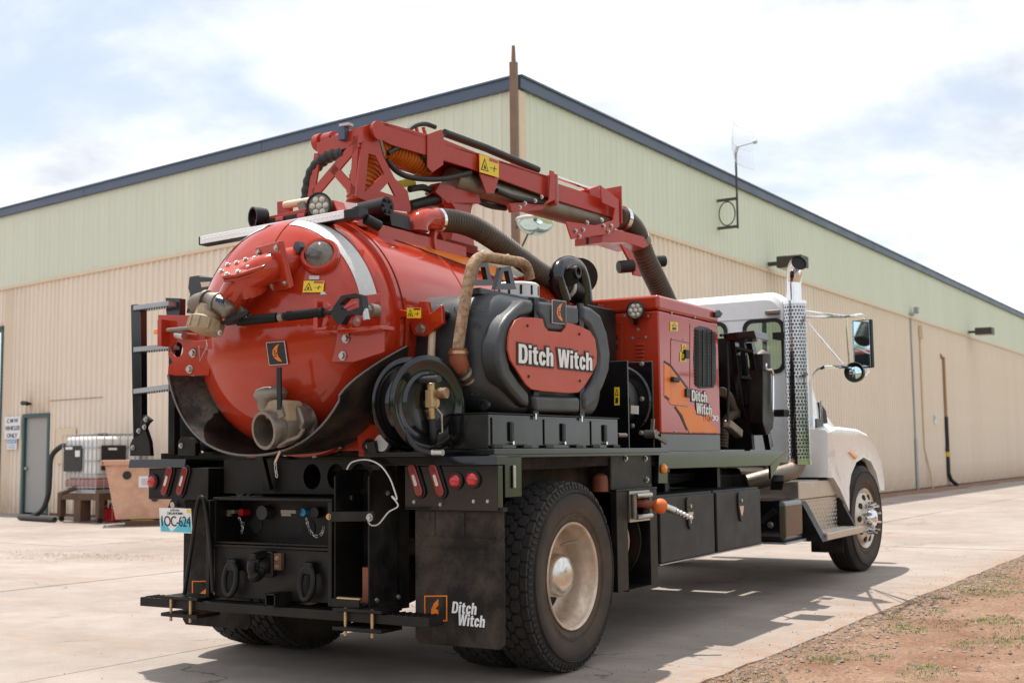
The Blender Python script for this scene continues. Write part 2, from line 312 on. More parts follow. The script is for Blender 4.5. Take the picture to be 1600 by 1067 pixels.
def tube(bm, pts, r, n=12, rib=0, ribn=0, caps=True):
    pts = [Vector(p) for p in pts]
    if ribn:   # resample at even steps for a corrugated hose
        L = [0]
        for a, b in zip(pts, pts[1:]): L.append(L[-1] + (b-a).length)
        res = []; k = ribn*4
        for i in range(k+1):
            s = L[-1]*i/k; j = 0
            while j < len(L)-2 and L[j+1] < s: j += 1
            f = (s-L[j])/max(1e-9, L[j+1]-L[j]); res.append(pts[j].lerp(pts[j+1], f))
        pts = res
    prev = None; s = None
    for i, p in enumerate(pts):
        d = (pts[min(i+1, len(pts)-1)] - pts[max(i-1, 0)]).normalized()
        if s is None: s, t = frame(d)
        else:
            s = (s - d*s.dot(d)).normalized(); t = s.cross(d)
        rr = (r[i] if i < len(r) else r[-1]) if isinstance(r, (list, tuple)) else r
        if ribn: rr = (r if not isinstance(r, (list, tuple)) else r[0]) + rib*(1 if i % 4 in (1, 2) else 0)
        ring = [bm.verts.new(p + (s*cos(2*pi*k/n) + t*sin(2*pi*k/n))*rr) for k in range(n)]
        if prev:
            for k in range(n): bm.faces.new((prev[k], prev[(k+1) % n], ring[(k+1) % n], ring[k]))
        elif caps: bm.faces.new(ring[::-1])
        prev = ring
    if caps: bm.faces.new(prev)
    return bm
def lathe(bm, prof, o, ax, n=32, a0=0, a1=2*pi, up=None):
    o = Vector(o); ax = Vector(ax).normalized(); s, t = frame(ax, up); full = abs(a1-a0-2*pi) < 1e-6
    k = n if full else n+1; prev = None
    for r, h in prof:
        if r < 1e-6: ring = [bm.verts.new(o + ax*h)]*k
        else: ring = [bm.verts.new(o + ax*h + (s*cos(a0+(a1-a0)*i/n) + t*sin(a0+(a1-a0)*i/n))*r) for i in range(k)]
        if prev:
            for i in range(n):
                q = [prev[i], prev[(i+1) % k], ring[(i+1) % k], ring[i]]; u = []
                for v in q:
                    if v not in u: u.append(v)
                if len(u) > 2:
                    try: bm.faces.new(u)
                    except ValueError: pass
        prev = ring
    return bm
def prism(bm, pts, vec, holes=()):
    vec = Vector(vec); loops = [list(pts)] + [list(h) for h in holes]
    if not holes:
        A = [bm.verts.new(p) for p in loops[0]]; B = [bm.verts.new(Vector(p)+vec) for p in loops[0]]
        bm.faces.new(A); bm.faces.new(B[::-1]); n = len(A)
        for i in range(n): bm.faces.new((A[i], B[i], B[(i+1) % n], A[(i+1) % n]))
        return bm
    tmp = bmesh.new(); ed = []
    for L in loops:
        vs = [tmp.verts.new(p) for p in L]; ed += [tmp.edges.new((vs[i], vs[(i+1) % len(vs)])) for i in range(len(vs))]
    bmesh.ops.triangle_fill(tmp, edges=ed, use_beauty=True, use_dissolve=False)
    g = bmesh.ops.extrude_face_region(tmp, geom=tmp.faces[:])
    bmesh.ops.translate(tmp, vec=vec, verts=[v for v in g['geom'] if isinstance(v, bmesh.types.BMVert)])
    me = bpy.data.meshes.new('tmp'); 
    # the original cap stays, so the plate is closed on both sides
    tmp.to_mesh(me); tmp.free(); bm.from_mesh(me); bpy.data.meshes.remove(me); return bm
def px(pts, **k): return [at(u, v, **k) for u, v in pts]
def pl(name, pts, mt, th, parent, holes=(), bev=.004, vec=None, **k):
    """plate: outline on a plane of the truck, thickness away from the viewer"""
    P = px(pts, **k); H = [px(h, **k) for h in holes]
    v = vec if vec else ((th,0,0) if 'x' in k else (0,th,0) if 'y' in k else (0,0,-th))
    return obj(name, prism(BM(), P, v, H), mt, parent, bev=bev, smooth=30)
def circ(u, v, ru, rv, n=16): return [(u+ru*cos(2*pi*i/n), v+rv*sin(2*pi*i/n)) for i in range(n)]
def ngon3(c, ax, r, n=6, up=None):
    s, t = frame(ax, up); return [Vector(c) + (s*cos(2*pi*i/n) + t*sin(2*pi*i/n))*r for i in range(n)]
def bolt(c, ax, r, parent, mt='steel', h=None, name='bolt'):
    ax = Vector(ax).normalized(); h = h or r*.8; b = BM(); c = Vector(c)
    cyl(b, c, c+ax*h*.3, r*1.35, n=12); cyl(b, c+ax*h*.3, c+ax*h*1.3, r, r*.9, n=6)
    return obj(name, b, mt, parent)
FONT = {}
def text_mesh(s, off=0, ext=.0):
    cu = bpy.data.curves.new('lettering', 'FONT'); cu.body = s; cu.offset = off; cu.extrude = ext; cu.resolution_u = 3; cu.space_character = .9
    o = bpy.data.objects.new('lettering', cu); COL.objects.link(o)
    dg = bpy.context.evaluated_depsgraph_get(); me = bpy.data.meshes.new_from_object(o.evaluated_get(dg))
    bpy.data.objects.remove(o); bpy.data.curves.remove(cu); return me
def text(name, s, p00, p10, p01, mt, parent, off=.02, lift=.002, shear=0, ref=None):
    """lettering filling the parallelogram p00 (lower left), p10 (lower right), p01 (upper left)"""
    me = text_mesh(s, off, .01); p00, p10, p01 = Vector(p00), Vector(p10), Vector(p01)
    X = p10-p00; Y = p01-p00; nrm = X.cross(Y).normalized()
    rf = ref or me
    xs = [v.co.x for v in rf.vertices]; ys = [v.co.y for v in rf.vertices]
    x0, x1, y0, y1 = min(xs), max(xs), min(ys), max(ys)
    for v in me.vertices:
        a = (v.co.x-x0)/(x1-x0); b = (v.co.y-y0)/(y1-y0); k = 1 if v.co.z > 0 else 0
        v.co = p00 + X*(a+shear*b) + Y*b + nrm*(lift*(.3+.7*k))
    me.materials.append(M[mt]); return obj(name, me, mt, parent)
def quad(name, p00, p10, p01, mt, parent, th=.002, lift=0):
    p00, p10, p01 = Vector(p00), Vector(p10), Vector(p01); n = (p10-p00).cross(p01-p00).normalized()
    pts = [p00+n*lift, p10+n*lift, p10+p01-p00+n*lift, p01+n*lift]
    return obj(name, prism(BM(), pts, n*th), mt, parent, smooth=0)
def para(p00, p10, p01):
    p00, p10, p01 = Vector(p00), Vector(p10), Vector(p01); X = p10-p00; Y = p01-p00; n = X.cross(Y).normalized()
    return lambda a, b, l=0: p00 + X*a + Y*b + n*l
def flat(name, f, poly, mt, parent, l0=.002, th=.0015):
    pts = [f(a, b, l0) for a, b in poly]; n = (f(0,0,1)-f(0,0,0))
    return obj(name, prism(BM(), pts, n*th), mt, parent, smooth=0)
def warn(p00, p10, p01, parent, portrait=False):
    q = quad('warning_label', p00, p10, p01, 'yellow', parent); f = para(p00, p10, p01)
    if portrait:
        flat('label_print', f, [(.15,.55),(.85,.55),(.5,.93)], 'text_dark', q, .0025, .001)
        flat('label_print', f, [(.3,.6),(.7,.6),(.5,.82)], 'yellow', q, .0036, .0006)
        flat('label_print', f, [(.25,.12),(.75,.12),(.75,.42),(.25,.42)], 'text_dark', q, .0025, .001)
    else:
        flat('label_print', f, [(.06,.16),(.46,.16),(.26,.86)], 'text_dark', q, .0025, .001)
        flat('label_print', f, [(.12,.2),(.40,.2),(.26,.72)], 'yellow', q, .0036, .0006)
        flat('label_print', f, [(.2,.25),(.32,.25),(.30,.42),(.24,.5)], 'text_dark', q, .0045, .0006)
        flat('label_print', f, [(.5,.78),(.97,.78),(.97,.96),(.5,.96)], 'redlens', q, .0025, .001)
        flat('label_print', f, [(.55,.4),(.9,.44),(.9,.47),(.55,.43)], 'text_dark', q, .0025, .001)
        flat('label_print', f, [(.72,.25),(.76,.25),(.8,.6),(.77,.6)], 'text_dark', q, .0025, .001)
    return q
GL = {'D': ([[(0,0),(.36,0),(.5,.05),(.6,.2),(.63,.5),(.6,.8),(.5,.95),(.36,1),(0,1)], [(.21,.17),(.32,.17),(.39,.22),(.42,.35),(.42,.65),(.39,.78),(.32,.83),(.21,.83)]], .71),
 'i': ([[(0,0),(.2,0),(.2,.74),(0,.74)], None, [(0,.83),(.2,.83),(.2,1),(0,1)]], .28),
 't': ([[(.08,.60),(0,.60),(0,.74),(.08,.74),(.08,.90),(.28,.95),(.28,.74),(.40,.74),(.40,.60),(.28,.60),(.28,.22),(.32,.16),(.40,.16),(.40,.0),(.28,-.01),(.15,.02),(.08,.12)]], .46),
 'c': ([[(.50,.46),(.50,.56),(.42,.70),(.26,.76),(.11,.70),(.02,.55),(0,.37),(.02,.18),(.11,.03),(.26,-.02),(.42,.03),(.50,.18),(.50,.28),(.31,.28),(.30,.19),(.26,.15),(.22,.19),(.20,.37),(.22,.55),(.26,.60),(.30,.55),(.31,.46)]], .57),
 'h': ([[(0,0),(.2,0),(.2,.48),(.23,.56),(.28,.58),(.32,.53),(.32,0),(.52,0),(.52,.56),(.47,.70),(.37,.76),(.28,.73),(.2,.66),(.2,1),(0,1)]], .60),
 'W': ([[(.16,0),(.38,0),(.47,.60),(.56,0),(.78,0),(.94,1),(.73,1),(.665,.40),(.57,1),(.37,1),(.275,.40),(.21,1),(0,1)]], 1.0), ' ': ([], .28)}
def offset_poly(P, d):
    n = len(P); o = []; A = sum(P[i][0]*P[(i+1) % n][1]-P[(i+1) % n][0]*P[i][1] for i in range(n)); sg = 1 if A > 0 else -1
    for i in range(n):
        a, b_, c = Vector(P[i-1]), Vector(P[i]), Vector(P[(i+1) % n]); e1 = (b_-a).normalized(); e2 = (c-b_).normalized()
        n1 = Vector((e1.y, -e1.x))*sg; n2 = Vector((e2.y, -e2.x))*sg; m_ = n1+n2; k = max(.45, 1+n1.dot(n2)) ; o.append(tuple(b_+m_*(d/k)))
    return o
def bold(name, word, p00, p10, p01, mt, parent, off=0, lift=.003, th=.002):
    '''heavy condensed sans lettering drawn glyph by glyph; p01 is the cap height'''
    f = para(p00, p10, p01); tot = sum(GL[c][1] for c in word)-.08; x = 0; b = BM(); nv = f(0,0,1)-f(0,0,0)
    for c in word:
        loops, adv = GL[c]
        if loops:
            groups = [[loops[0]], [loops[2]]] if None in loops else [loops]
            for g in groups:
                out_ = offset_poly(g[0], off); holes = [offset_poly(h, -off) for h in g[1:]]
                prism(b, [f((x+u)/tot, v, lift) for u, v in out_], nv*th, [[f((x+u)/tot, v, lift) for u, v in h] for h in holes] if holes and off < .08 else ())
        x += adv
    return obj(name, b, mt, parent, smooth=0)
def logo(p00, p10, p01, parent, name='logo_plate', border=True, back=True):
    q = quad(name, p00, p10, p01, 'greypl' if back else 'text_dark', parent, th=.003); f = para(p00, p10, p01)
    flat('logo_ground', f, [(.035,.03),(.965,.03),(.965,.97),(.035,.97)], 'text_dark', q, .0035, .001)
    c = [(.72,.9),(.5,.82),(.33,.66),(.28,.5),(.33,.32),(.52,.17),(.74,.12)]; i = [(.68,.22),(.58,.34),(.54,.5),(.57,.68),(.65,.82)]
    flat('logo_crescent', f, c+i, 'orange', q, .005, .001)
    for poly in ([(.36,.55),(.44,.66),(.47,.64),(.4,.52)], [(.38,.44),(.53,.5),(.53,.53),(.38,.5)], [(.34,.36),(.42,.42),(.44,.38),(.37,.33)], [(.45,.34),(.48,.45),(.5,.45),(.48,.33)]):
        flat('logo_figure', f, poly, 'text_dark', q, .0065, .0006)
    return q
# ================================================================== THE SETTING
# ground sheet to the horizon
b = BM(); bx(b, -400, 400, -400, 400, -.5, -.16)
tag(obj('ground', b, 'dirt', smooth=0), kind='structure')
# concrete slabs, each its own piece
PA = radians(-2.0); PO = Vector((0, -1.94, 0)); PD = Vector((cos(PA), sin(PA), 0)); PN = Vector((-sin(PA), cos(PA), 0))
def pav(s, t, z=0): return PO + PD*s + PN*t + Vector((0, 0, z))
pave = empty('pavement', (0, 0, 0)); tag(pave, kind='structure')
b = BM(); prism(b, [pav(-14, -.0, -.03), pav(60, 0, -.03), pav(60, 30, -.03), pav(-14, 30, -.03)], (0, 0, -.12))
obj('slab_bed', b, 'dirt', pave, smooth=0)
ys = [0, 3.2, 7.4, 11.6, 15.8, 20, 24.2, 28.4]; xs = [-13.5 + 4.5*i for i in range(17)]
xs = [x + .5 for x in xs]
for i in range(len(xs)-1):
    for j in range(len(ys)-1):
        g = .006; x0, x1, y0, y1 = xs[i]+g, xs[i+1]-g, ys[j]+g, ys[j+1]-g
        b = BM(); dz = random.uniform(-.003, .003)
        P = [pav(x0, y0, dz), pav(x1, y0, dz), pav(x1, y1, dz), pav(x0, y1, dz)]
        if j == 0:   # the free edge is slightly ragged
            k = 24; P = [pav(x0+(x1-x0)*q/k, y0-.006+random.uniform(-.014, .012), dz) for q in range(k+1)] + P[2:]
        prism(b, P, (0, 0, -.1)); obj('concrete_slab', b, 'concrete', pave, bev=.004, smooth=0)
# dirt verge with relief
def vz(s, t):
    from mathutils import noise
    e = min(1, max(0, -t/.35))
    return -.014 + .012*e + e*(.05*noise.noise(Vector((s*.7, t*.7, 3))) + .018*noise.noise(Vector((s*3, t*3, 1))) + .008*noise.noise(Vector((s*11, t*11, 5)))) + .012*noise.noise(Vector((s*8, t*8, 9)))
b = BM(); ss = [-8 + .09*i for i in range(270)]; tt = [.02 - .075*j for j in range(44)] + [-3.4 - .5*j for j in range(10)] + [-12, -20, -60, -200]
G = [[b.verts.new(pav(s, t, vz(s, t) if t > -9 else -.01)) for t in tt] for s in ss]
for i in range(len(ss)-1):
    for j in range(len(tt)-1): b.faces.new((G[i][j], G[i][j+1], G[i+1][j+1], G[i+1][j]))
tag(obj('dirt_verge', b, 'dirt', smooth=60), kind='structure')
b = BM(); bx(b, -300, 300, -300, -9.5, -.1, .02); tag(obj('grass_field', b, 'grass', smooth=0), kind='structure')
# gravel along the slab edge and grass tufts
def gravel():
    b = BM()
    def stone(c, r):
        vs = []
        for k in range(6):
            d = Vector(((1,0,0),(-1,0,0),(0,1,0),(0,-1,0),(0,0,1),(0,0,-1))[k])
            vs.append(b.verts.new(c + d*r*random.uniform(.6, 1.3)*Vector((1, 1, .7)).length*.75))
        for q in ((0,2,4),(2,1,4),(1,3,4),(3,0,4),(2,0,5),(1,2,5),(3,1,5),(0,3,5)): b.faces.new([vs[i] for i in q])
    for _ in range(7500):
        s = random.uniform(-1.2, 11); t = -abs(random.gauss(0, .22)) - .0
        if random.random() < .35: t = -random.uniform(0, 2.2)
        r = random.choice((.003, .004, .005, .006, .008, .010, .014)); stone(pav(s, t, vz(s, t)+r*.3), r)
    for _ in range(420):
        s = random.uniform(-3, 9); t = random.uniform(0, 6) if random.random() < .45 else abs(random.gauss(0, .35)); r = random.choice((.002, .003, .004, .005)); stone(pav(s, t, r*.3), r)
    for _ in range(1500):   # soil litter drifted across the yard
        u = random.gauss(120, 90); q = at(u, 868+.02*(u-120)+random.gauss(0, 3.5), z=.002); stone(q, random.choice((.002, .003, .004, .006)))
    return b
tag(obj('gravel', gravel(), 'pebble', smooth=0), 'loose gravel scattered along the concrete edge', 'gravel', kind='stuff')
def grass():
    b = BM()
    cl = [(random.uniform(-1, 10), -random.uniform(.35, 4.5), random.uniform(.05, .2)) for _ in range(170)]
    for u, v, r in ((1400, 965, .1), (1415, 985, .14), (1230, 1010, .1), (1290, 1035, .12), (1510, 1005, .1), (1310, 1030, .15), (1560, 915, .2), (1590, 990, .15), (1480, 915, .2), (1540, 925, .2), (1180, 1060, .15), (1450, 1055, .15), (1405, 978, .1), (1490, 919, .12), (1520, 926, .15), (1560, 928, .15), (1590, 925, .12), (1535, 900, .12), (1555, 896, .12), (1575, 898, .1)):
        P = at(u, v, z=0) - PO; cl.append((P.dot(PD), P.dot(PN), r))
    for s, t, r in cl:
        for _ in range(int(1500*r)):
            a = random.uniform(0, 2*pi); q = r*sqrt(random.random()); x = s+q*cos(a)*1.5; y = t+q*sin(a)
            if y > -.05: continue
            p = pav(x, y, vz(x, y)-.003); h = random.uniform(.006, .028); a = random.uniform(0, 2*pi); l = Vector((cos(a), sin(a), 0)); k = Vector((-l.y, l.x, 0))*random.uniform(.0012, .0026)
            v = [b.verts.new(p-k), b.verts.new(p+k), b.verts.new(p+l*h*.5+k*.7+Vector((0,0,h*.7))), b.verts.new(p+l*h*.5-k*.7+Vector((0,0,h*.7))), b.verts.new(p+l*h*1.2+Vector((0,0,h*.8)))]
            b.faces.new(v[:4]); b.faces.new((v[3], v[2], v[4]))
    return b
tag(obj('grass_tufts', grass(), 'grass', smooth=0), 'sparse low green weeds growing in the red dirt', 'grass', kind='stuff')
# dirt strip at the foot of the building
BC = Vector((9.339, 4.601, 0)); LA = radians(-9.391); RA = radians(-1.833)
DL = Vector((-sin(LA), cos(LA), 0)); NL = Vector((-DL.y, DL.x, 0)); DRr = Vector((cos(RA), sin(RA), 0)); NR = Vector((DRr.y, -DRr.x, 0))
b = BM(); P = [BC+DRr*1, BC+DRr*70, BC+DRr*70+NR*1.1] + [BC+DRr*(70-2*i)+NR*(.85+random.uniform(-.15, .2)) for i in range(1, 35)]
prism(b, [p+Vector((0,0,.012)) for p in P], (0,0,-.02)); tag(obj('dirt_strip', b, 'dirt', smooth=0), kind='structure')

# wooded horizon behind the viewer, seen only in the paint and chrome
b = BM()
for _ in range(1000):
    a = random.uniform(radians(100), radians(330)); r = random.uniform(75, 95); c = CAM + Vector((cos(a)*r, sin(a)*r, -1.3)); z = random.uniform(0, 1)**1.3*(5.5+2.5*sin(a*9)+1.5*sin(a*23)); s = random.uniform(1.2, 3.0)
    bmesh.ops.create_icosphere(b, subdivisions=1, radius=s, matrix=Matrix.Translation(c+Vector((0, 0, z))) @ Matrix.Diagonal((1, 1, random.uniform(.6, 1), 1)))
tag(obj('far_wood', b, 'treeline', smooth=0), 'distant dark green wood along the horizon', 'wood', kind='stuff')

# ================================================================== THE BUILDING
bld = empty('metal_building', BC, 'large beige and sage green metal building with slate blue roof trim', 'building')
def bw(bm_o, side):   # place an object built in wall space (x along the wall, y outward, z up)
    D, Nn = (DL, NL) if side == 'L' else (DRr, NR)
    mt = Matrix.Identity(4)
    for i in range(3): mt[i][0] = D[i]; mt[i][1] = Nn[i]
    bm_o.matrix_parent_inverse = Matrix.Translation(-BC); bm_o.matrix_basis = Matrix.Translation(BC) @ mt
    return bm_o
def sheet(wd, h, pitch, dep, rib):
    prof = []; n = round(wd/pitch)
    for i in range(n):
        x = i*pitch; prof += [(x, 0), (x+pitch-rib-.03, 0), (x+pitch-.03-rib*.78, dep), (x+pitch-.03-rib*.22, dep), (x+pitch-.03, 0)]
        if pitch > .25: 
            m_ = x+(pitch-rib)/2; prof[-4:-4] = [(m_-.03, 0), (m_-.015, dep*.2), (m_+.015, dep*.2), (m_+.03, 0)]
    prof.append((wd, 0)); b = BM()
    A = [b.verts.new((x, y, 0)) for x, y in prof]; B = [b.verts.new((x, y, h)) for x, y in prof]
    for i in range(len(A)-1): b.faces.new((A[i], A[i+1], B[i+1], B[i]))
    bmesh.ops.recalc_face_normals(b, faces=b.faces[:]); return b
def mesh_of(bm, name, mt):
    me = bpy.data.meshes.new(name); bm.to_mesh(me); bm.free(); me.materials.append(M[mt]); return me
HB, HT = 5.12, 6.62
low = mesh_of(sheet(1.0, HB, .2, .034, .075), 'siding_panel', 'beige'); upp = mesh_of(sheet(1.0, 1.5, .2, .010, .07), 'upper_siding_panel', 'sage')
def place(me, name, side, s, z, sx=1, sz=1, out=0):
    o = obj(name, me, None, bld); bw(o, side); o.matrix_basis = o.matrix_basis @ Matrix.Translation((s, out, z)) @ Matrix.Diagonal((sx, 1, sz, 1)); return o
# left wall: personnel door s 13.25..14.45, big opening beyond 15.4
for k in range(16):
    if k in (13, 14): continue
    place(low, 'siding_panel', 'L', k*1.0, 0) if k < 15 else place(low, 'siding_panel', 'L', 15.0, 0, .42)
# strips round the personnel door (panels cut at the opening)
for s0, s1, z0, z1 in ((13.0, 13.3, 0, HB), (14.42, 15.0, 0, HB), (13.3, 14.42, 2.2, HB)):
    b = sheet(round((s1-s0)/.2+.01)*.2 if s1-s0 > .2 else .2, z1-z0, .2, .034, .075)
    wd = max(.2, round((s1-s0)/.2+.01)*.2)
    me = mesh_of(b, 'siding_panel', 'beige'); place(me, 'siding_panel', 'L', s0, z0, (s1-s0)/wd)
place(low, 'siding_panel', 'L', 15.42, 4.2, 1, .92/HB); place(low, 'siding_panel', 'L', 16.42, 4.2, 1, .92/HB); place(low, 'siding_panel', 'L', 17.42, 4.2, 1, .92/HB)
place(low, 'siding_panel', 'L', 18.42, 4.2, 1, .92/HB); place(low, 'siding_panel', 'L', 19.42, 0); place(low, 'siding_panel', 'L', 20.42, 0)
for k in range(22): place(upp, 'upper_siding_panel', 'L', k*1.0, HB+.03, 1, (HT-HB+.04+.0105*(k+1))/1.5, .012)
for k in range(48):
    place(low, 'siding_panel', 'R', k*1.0, 0); place(upp, 'upper_siding_panel', 'R', k*1.0, HB+.03, 1, 1.03, .012)
def wbox(name, side, s0, s1, o0, o1, z0, z1, mt, parent=None, bev=0, dz=0):
    b = BM(); bx(b, s0, s1, o0, o1, z0, z1)
    if dz:
        for v in b.verts:
            v.co.z += dz*v.co.x
    o = obj(name, b, mt, parent if parent else bld, bev=bev, smooth=0); 
    if parent is None: bw(o, side)
    else:
        o.matrix_basis = Matrix.Identity(4)
    return o
for side, L in (('L', 21.5), ('R', 48)):
    dz = .0105 if side == 'L' else 0
    wbox('boundary_flashing', side, -.02, L, 0, .055, HB-.035, HB+.03, 'trimcream')
    for k in range(int(L/6.0)):
        s0, s1 = (k*6.0-(.06 if k == 0 else 0), min(L, (k+1)*6.0))
        wbox('roof_fascia', side, s0, s1-.012, -.05, .09, HT+.03, HT+.2, 'fascia', dz=dz, bev=.004)
        wbox('fascia_lip', side, s0, s1-.012, -.05, .115, HT+.2, HT+.23, 'fascia', dz=dz)
    wbox('base_trim', side, .0 if side == 'R' else .02, 13.2 if side == 'L' else L, .0, .045, .0, .05, 'rustbrown')
    wbox('wall_core', side, .05, L, -.3, -.02, 0 if side == 'R' else 4.3, HT, 'dark')
wbox('wall_core', 'L', .05, 13.2, -.3, -.02, 0, 4.29, 'dark'); wbox('wall_core', 'L', 14.5, 15.3, -.3, -.02, 0, 4.29, 'dark'); wbox('wall_core', 'L', 13.21, 14.49, -.3, -.1, 0, 4.29, 'dark'); wbox('wall_core', 'L', 19.5, 21.5, -.3, -.02, 0, 4.29, 'dark')
wbox('door_opening', 'L', 15.3, 19.5, -3, -2.9, 0, 4.3, 'dark')
wbox('opening_jamb', 'L', 15.40, 15.48, -.25, .06, 0, 4.25, 'teal'); wbox('opening_jamb', 'L', 19.42, 19.5, -.25, .06, 0, 4.25, 'teal'); wbox('opening_head', 'L', 15.4, 19.5, -.25, .06, 4.17, 4.25, 'teal')
wbox('corner_trim', 'R', -.06, .14, -.0, .05, 0, HT, 'trimcream', bev=.004); wbox('corner_trim', 'L', -.06, .13, -.0, .052, 0, HT, 'trimcream', bev=.004)
b = BM(); P = [BC+DL*21.5, BC+DL*0, BC+DRr*48, BC+DRr*48+DL*21.5]; prism(b, [p-BC+Vector((0,0,HT-.1)) for p in P], (0, 0, .05)); obj('roof_deck', b, 'fascia', bld, smooth=0)
b = BM(); bx(b, 47.9, 48, -21, 0, 0, HT-.12); bw(obj('end_wall', b, 'beige', bld, smooth=0), 'R')
# personnel door
dr = wbox('door', 'L', 13.37, 14.35, -.06, -.015, .04, 2.12, 'doorgrey')
for a in ((13.28, 13.37, -.08, .05, 0, 2.2), (14.35, 14.44, -.08, .05, 0, 2.2), (13.37, 14.35, -.08, .05, 2.12, 2.2)): wbox('door_frame', 'L', *a, 'teal')
b = BM(); lathe(b, [(0, .07), (.03, .065), (.035, .045), (.015, .03), (.015, 0), (.032, 0)], (14.27, -.015, 1.0), (0, 1, 0), 14); o = obj('door_knob', b, 'steel', dr)
wbox('wall_patch', 'L', 12.2, 13.0, .036, .042, 1.1, 1.85, 'trimcream')
wbox('seam_flashing', 'L', 11.2, 13.3, .035, .04, 2.45, 2.462, 'rustbrown')
# ---- things on the walls
def wall_thing(name, side, s, o, z, label, cat, group=None):
    D, Nn = (DL, NL) if side == 'L' else (DRr, NR); e = empty(name, BC+D*s+Nn*o+Vector((0,0,z)), label, cat, group)
    mt = Matrix.Identity(4)
    for i in range(3): mt[i][0] = D[i]; mt[i][1] = Nn[i]; mt[i][3] = e.location[i]
    e.matrix_world = mt; return e
def sub(name, bm, mt, parent, **k): return obj(name, bm, mt, parent, **k)
# sign: reads from the viewer's side, so wall +s runs to the viewer's left on the left wall
e = wall_thing('vehicle_sign', 'L', 14.5, .045, 1.66, 'white sign with blue lettering for vehicles beside the grey door', 'sign')
obj('sign_panel', bx(BM(), 0, .72, 0, .012, 0, .5), 'whitepl', e, bev=.003)
for i, (t, x0, x1) in enumerate((('C M W', .62, .1), ('VEHICLES', .69, .03), ('ONLY', .6, .12))):
    z = .36 - i*.165; text('lettering', t, (x0, .0125, z), (x1, .0125, z), (x0, .0125, z+.095), 'navy', e, off=.03)
e = wall_thing('notice_sign', 'L', 14.66, .045, 1.42, 'small blue and white notice sign hanging under the vehicle sign', 'sign')
obj('sign_panel', bx(BM(), 0, .42, 0, .01, 0, .235), 'whitepl', e, bev=.002); obj('sign_header', bx(BM(), .02, .40, .0102, .013, .14, .225), 'blueprint', e)
text('lettering', 'NOTICE', (.36, .0135, .155), (.06, .0135, .155), (.36, .0135, .21), 'whitepl', e, off=.02)
for k in range(3): obj('print_line', bx(BM(), .06, .36, .0102, .0115, .03+k*.033, .042+k*.033), 'blueprint', e)
e = wall_thing('security_camera', 'L', 14.1, .04, 2.42, 'small black security camera on the beige wall above the grey door', 'camera')
b = BM(); cyl(b, (0, 0, .0), (0, .1, .0), .03); cyl(b, (-.1, .13, 0), (.12, .13, .02), .045, .05); obj('camera_body', b, 'plastic', e); obj('camera_lens', cyl(BM(), (.12, .13, .02), (.16, .13, .02), .03), 'castal', e)
# wall-pack lamps
for i, (s, z) in enumerate(((10.15, 5.25), (29.4, 5.25))):
    e = wall_thing('wall_lamp', 'R', s, .03, z, ('dark bronze box lamp on the green band just behind the exhaust stack', 'dark bronze box lamp on the green band near the far end of the wall')[i], 'lamp', 'box lamps on the long wall')
    obj('mounting_arm', bx(BM(), -.05, .05, 0, .3, -.03, .05), 'bronze', e); obj('lamp_housing', bx(BM(), -.24, .24, .26, .82, -.12, .13), 'bronze', e, bev=.02); obj('lamp_lens', bx(BM(), -.2, .2, .32, .78, -.14, -.121), 'amber' if 0 else 'clear', e)
# antenna
e = wall_thing('dish_antenna', 'R', 7.4, .03, 5.62, 'thin wire grid dish antenna on a dark mast at the roof edge', 'antenna')
b = BM(); beam(b, (0, 0, .02), (0, .42, .02), .05, .05); beam(b, (0, 0, .58), (0, .42, .58), .05, .05); cyl(b, (0, .42, -.02), (0, .42, 1.55), .022); obj('mast_bracket', b, 'bronze', e)
b = BM(); tube(b, [(0, .2+.17*cos(a), .3+.24*sin(a)) for a in [2*pi*i/24 for i in range(25)]], .012, 6); obj('cable_loop', b, 'plastic', e)
b = BM(); th = []
for i in range(-7, 8):
    x = i*.075; tube(b, [(x, .46+.35*(x*x+z*z), 1.62+z) for z in [-.4+.1*k for k in range(9)]], .0028, 4)
for k in range(-1, 2):
    z = k*.38; tube(b, [(x, .46+.35*(x*x+z*z), 1.62+z) for x in [-.525+.105*i for i in range(11)]], .005, 4)
obj('grid_reflector', b, 'whitepl', e); b = BM(); cyl(b, (0, .42, 1.5), (0, .46, 1.62), .035); cyl(b, (0, .46, 1.62), (0, .82, 1.66), .014); cyl(b, (0, .8, 1.66), (0, .87, 1.668), .04); obj('feed_arm', b, 'greypl', e)
# conduits
e = wall_thing('grey_conduit', 'R', 21.7, .05, 0, 'thin grey conduit running up the wall to a small floodlight', 'conduit')
b = BM(); cyl(b, (0, 0, 0), (0, 0, 5.1), .022); cyl(b, (0, 0, 0), (0, 0, 1.5), .045); obj('pipe', b, 'galv', e); b = BM(); box(b, (0, .06, 5.2), (.1, .12, .1)); box(b, (.22, .12, 5.33), (.12, .14, .2)); beam(b, (.05, .05, 5.25), (.22, .08, 5.3), .03, .03); obj('floodlight', b, 'galv', e, bev=.01)
e = wall_thing('tan_conduit', 'R', 22.7, .05, 0, 'tan conduit bending out at the wall foot beside the grey conduit', 'conduit')
obj('pipe', tube(BM(), smoothpath([(0, 0, 4.75), (0, 0, 1.6), (.06, 0, 1.1), (.3, .05, .55), (.45, .08, 0)], 6), .03, 8), 'trimcream', e); obj('junction_box', bx(BM(), -.07, .07, -.02, .1, 4.55, 4.95), 'trimcream', e, bev=.01)
e = wall_thing('rusty_standpipe', 'R', 25.4, .08, 0, 'rusty standpipe with black lower half on the long beige wall', 'pipe')
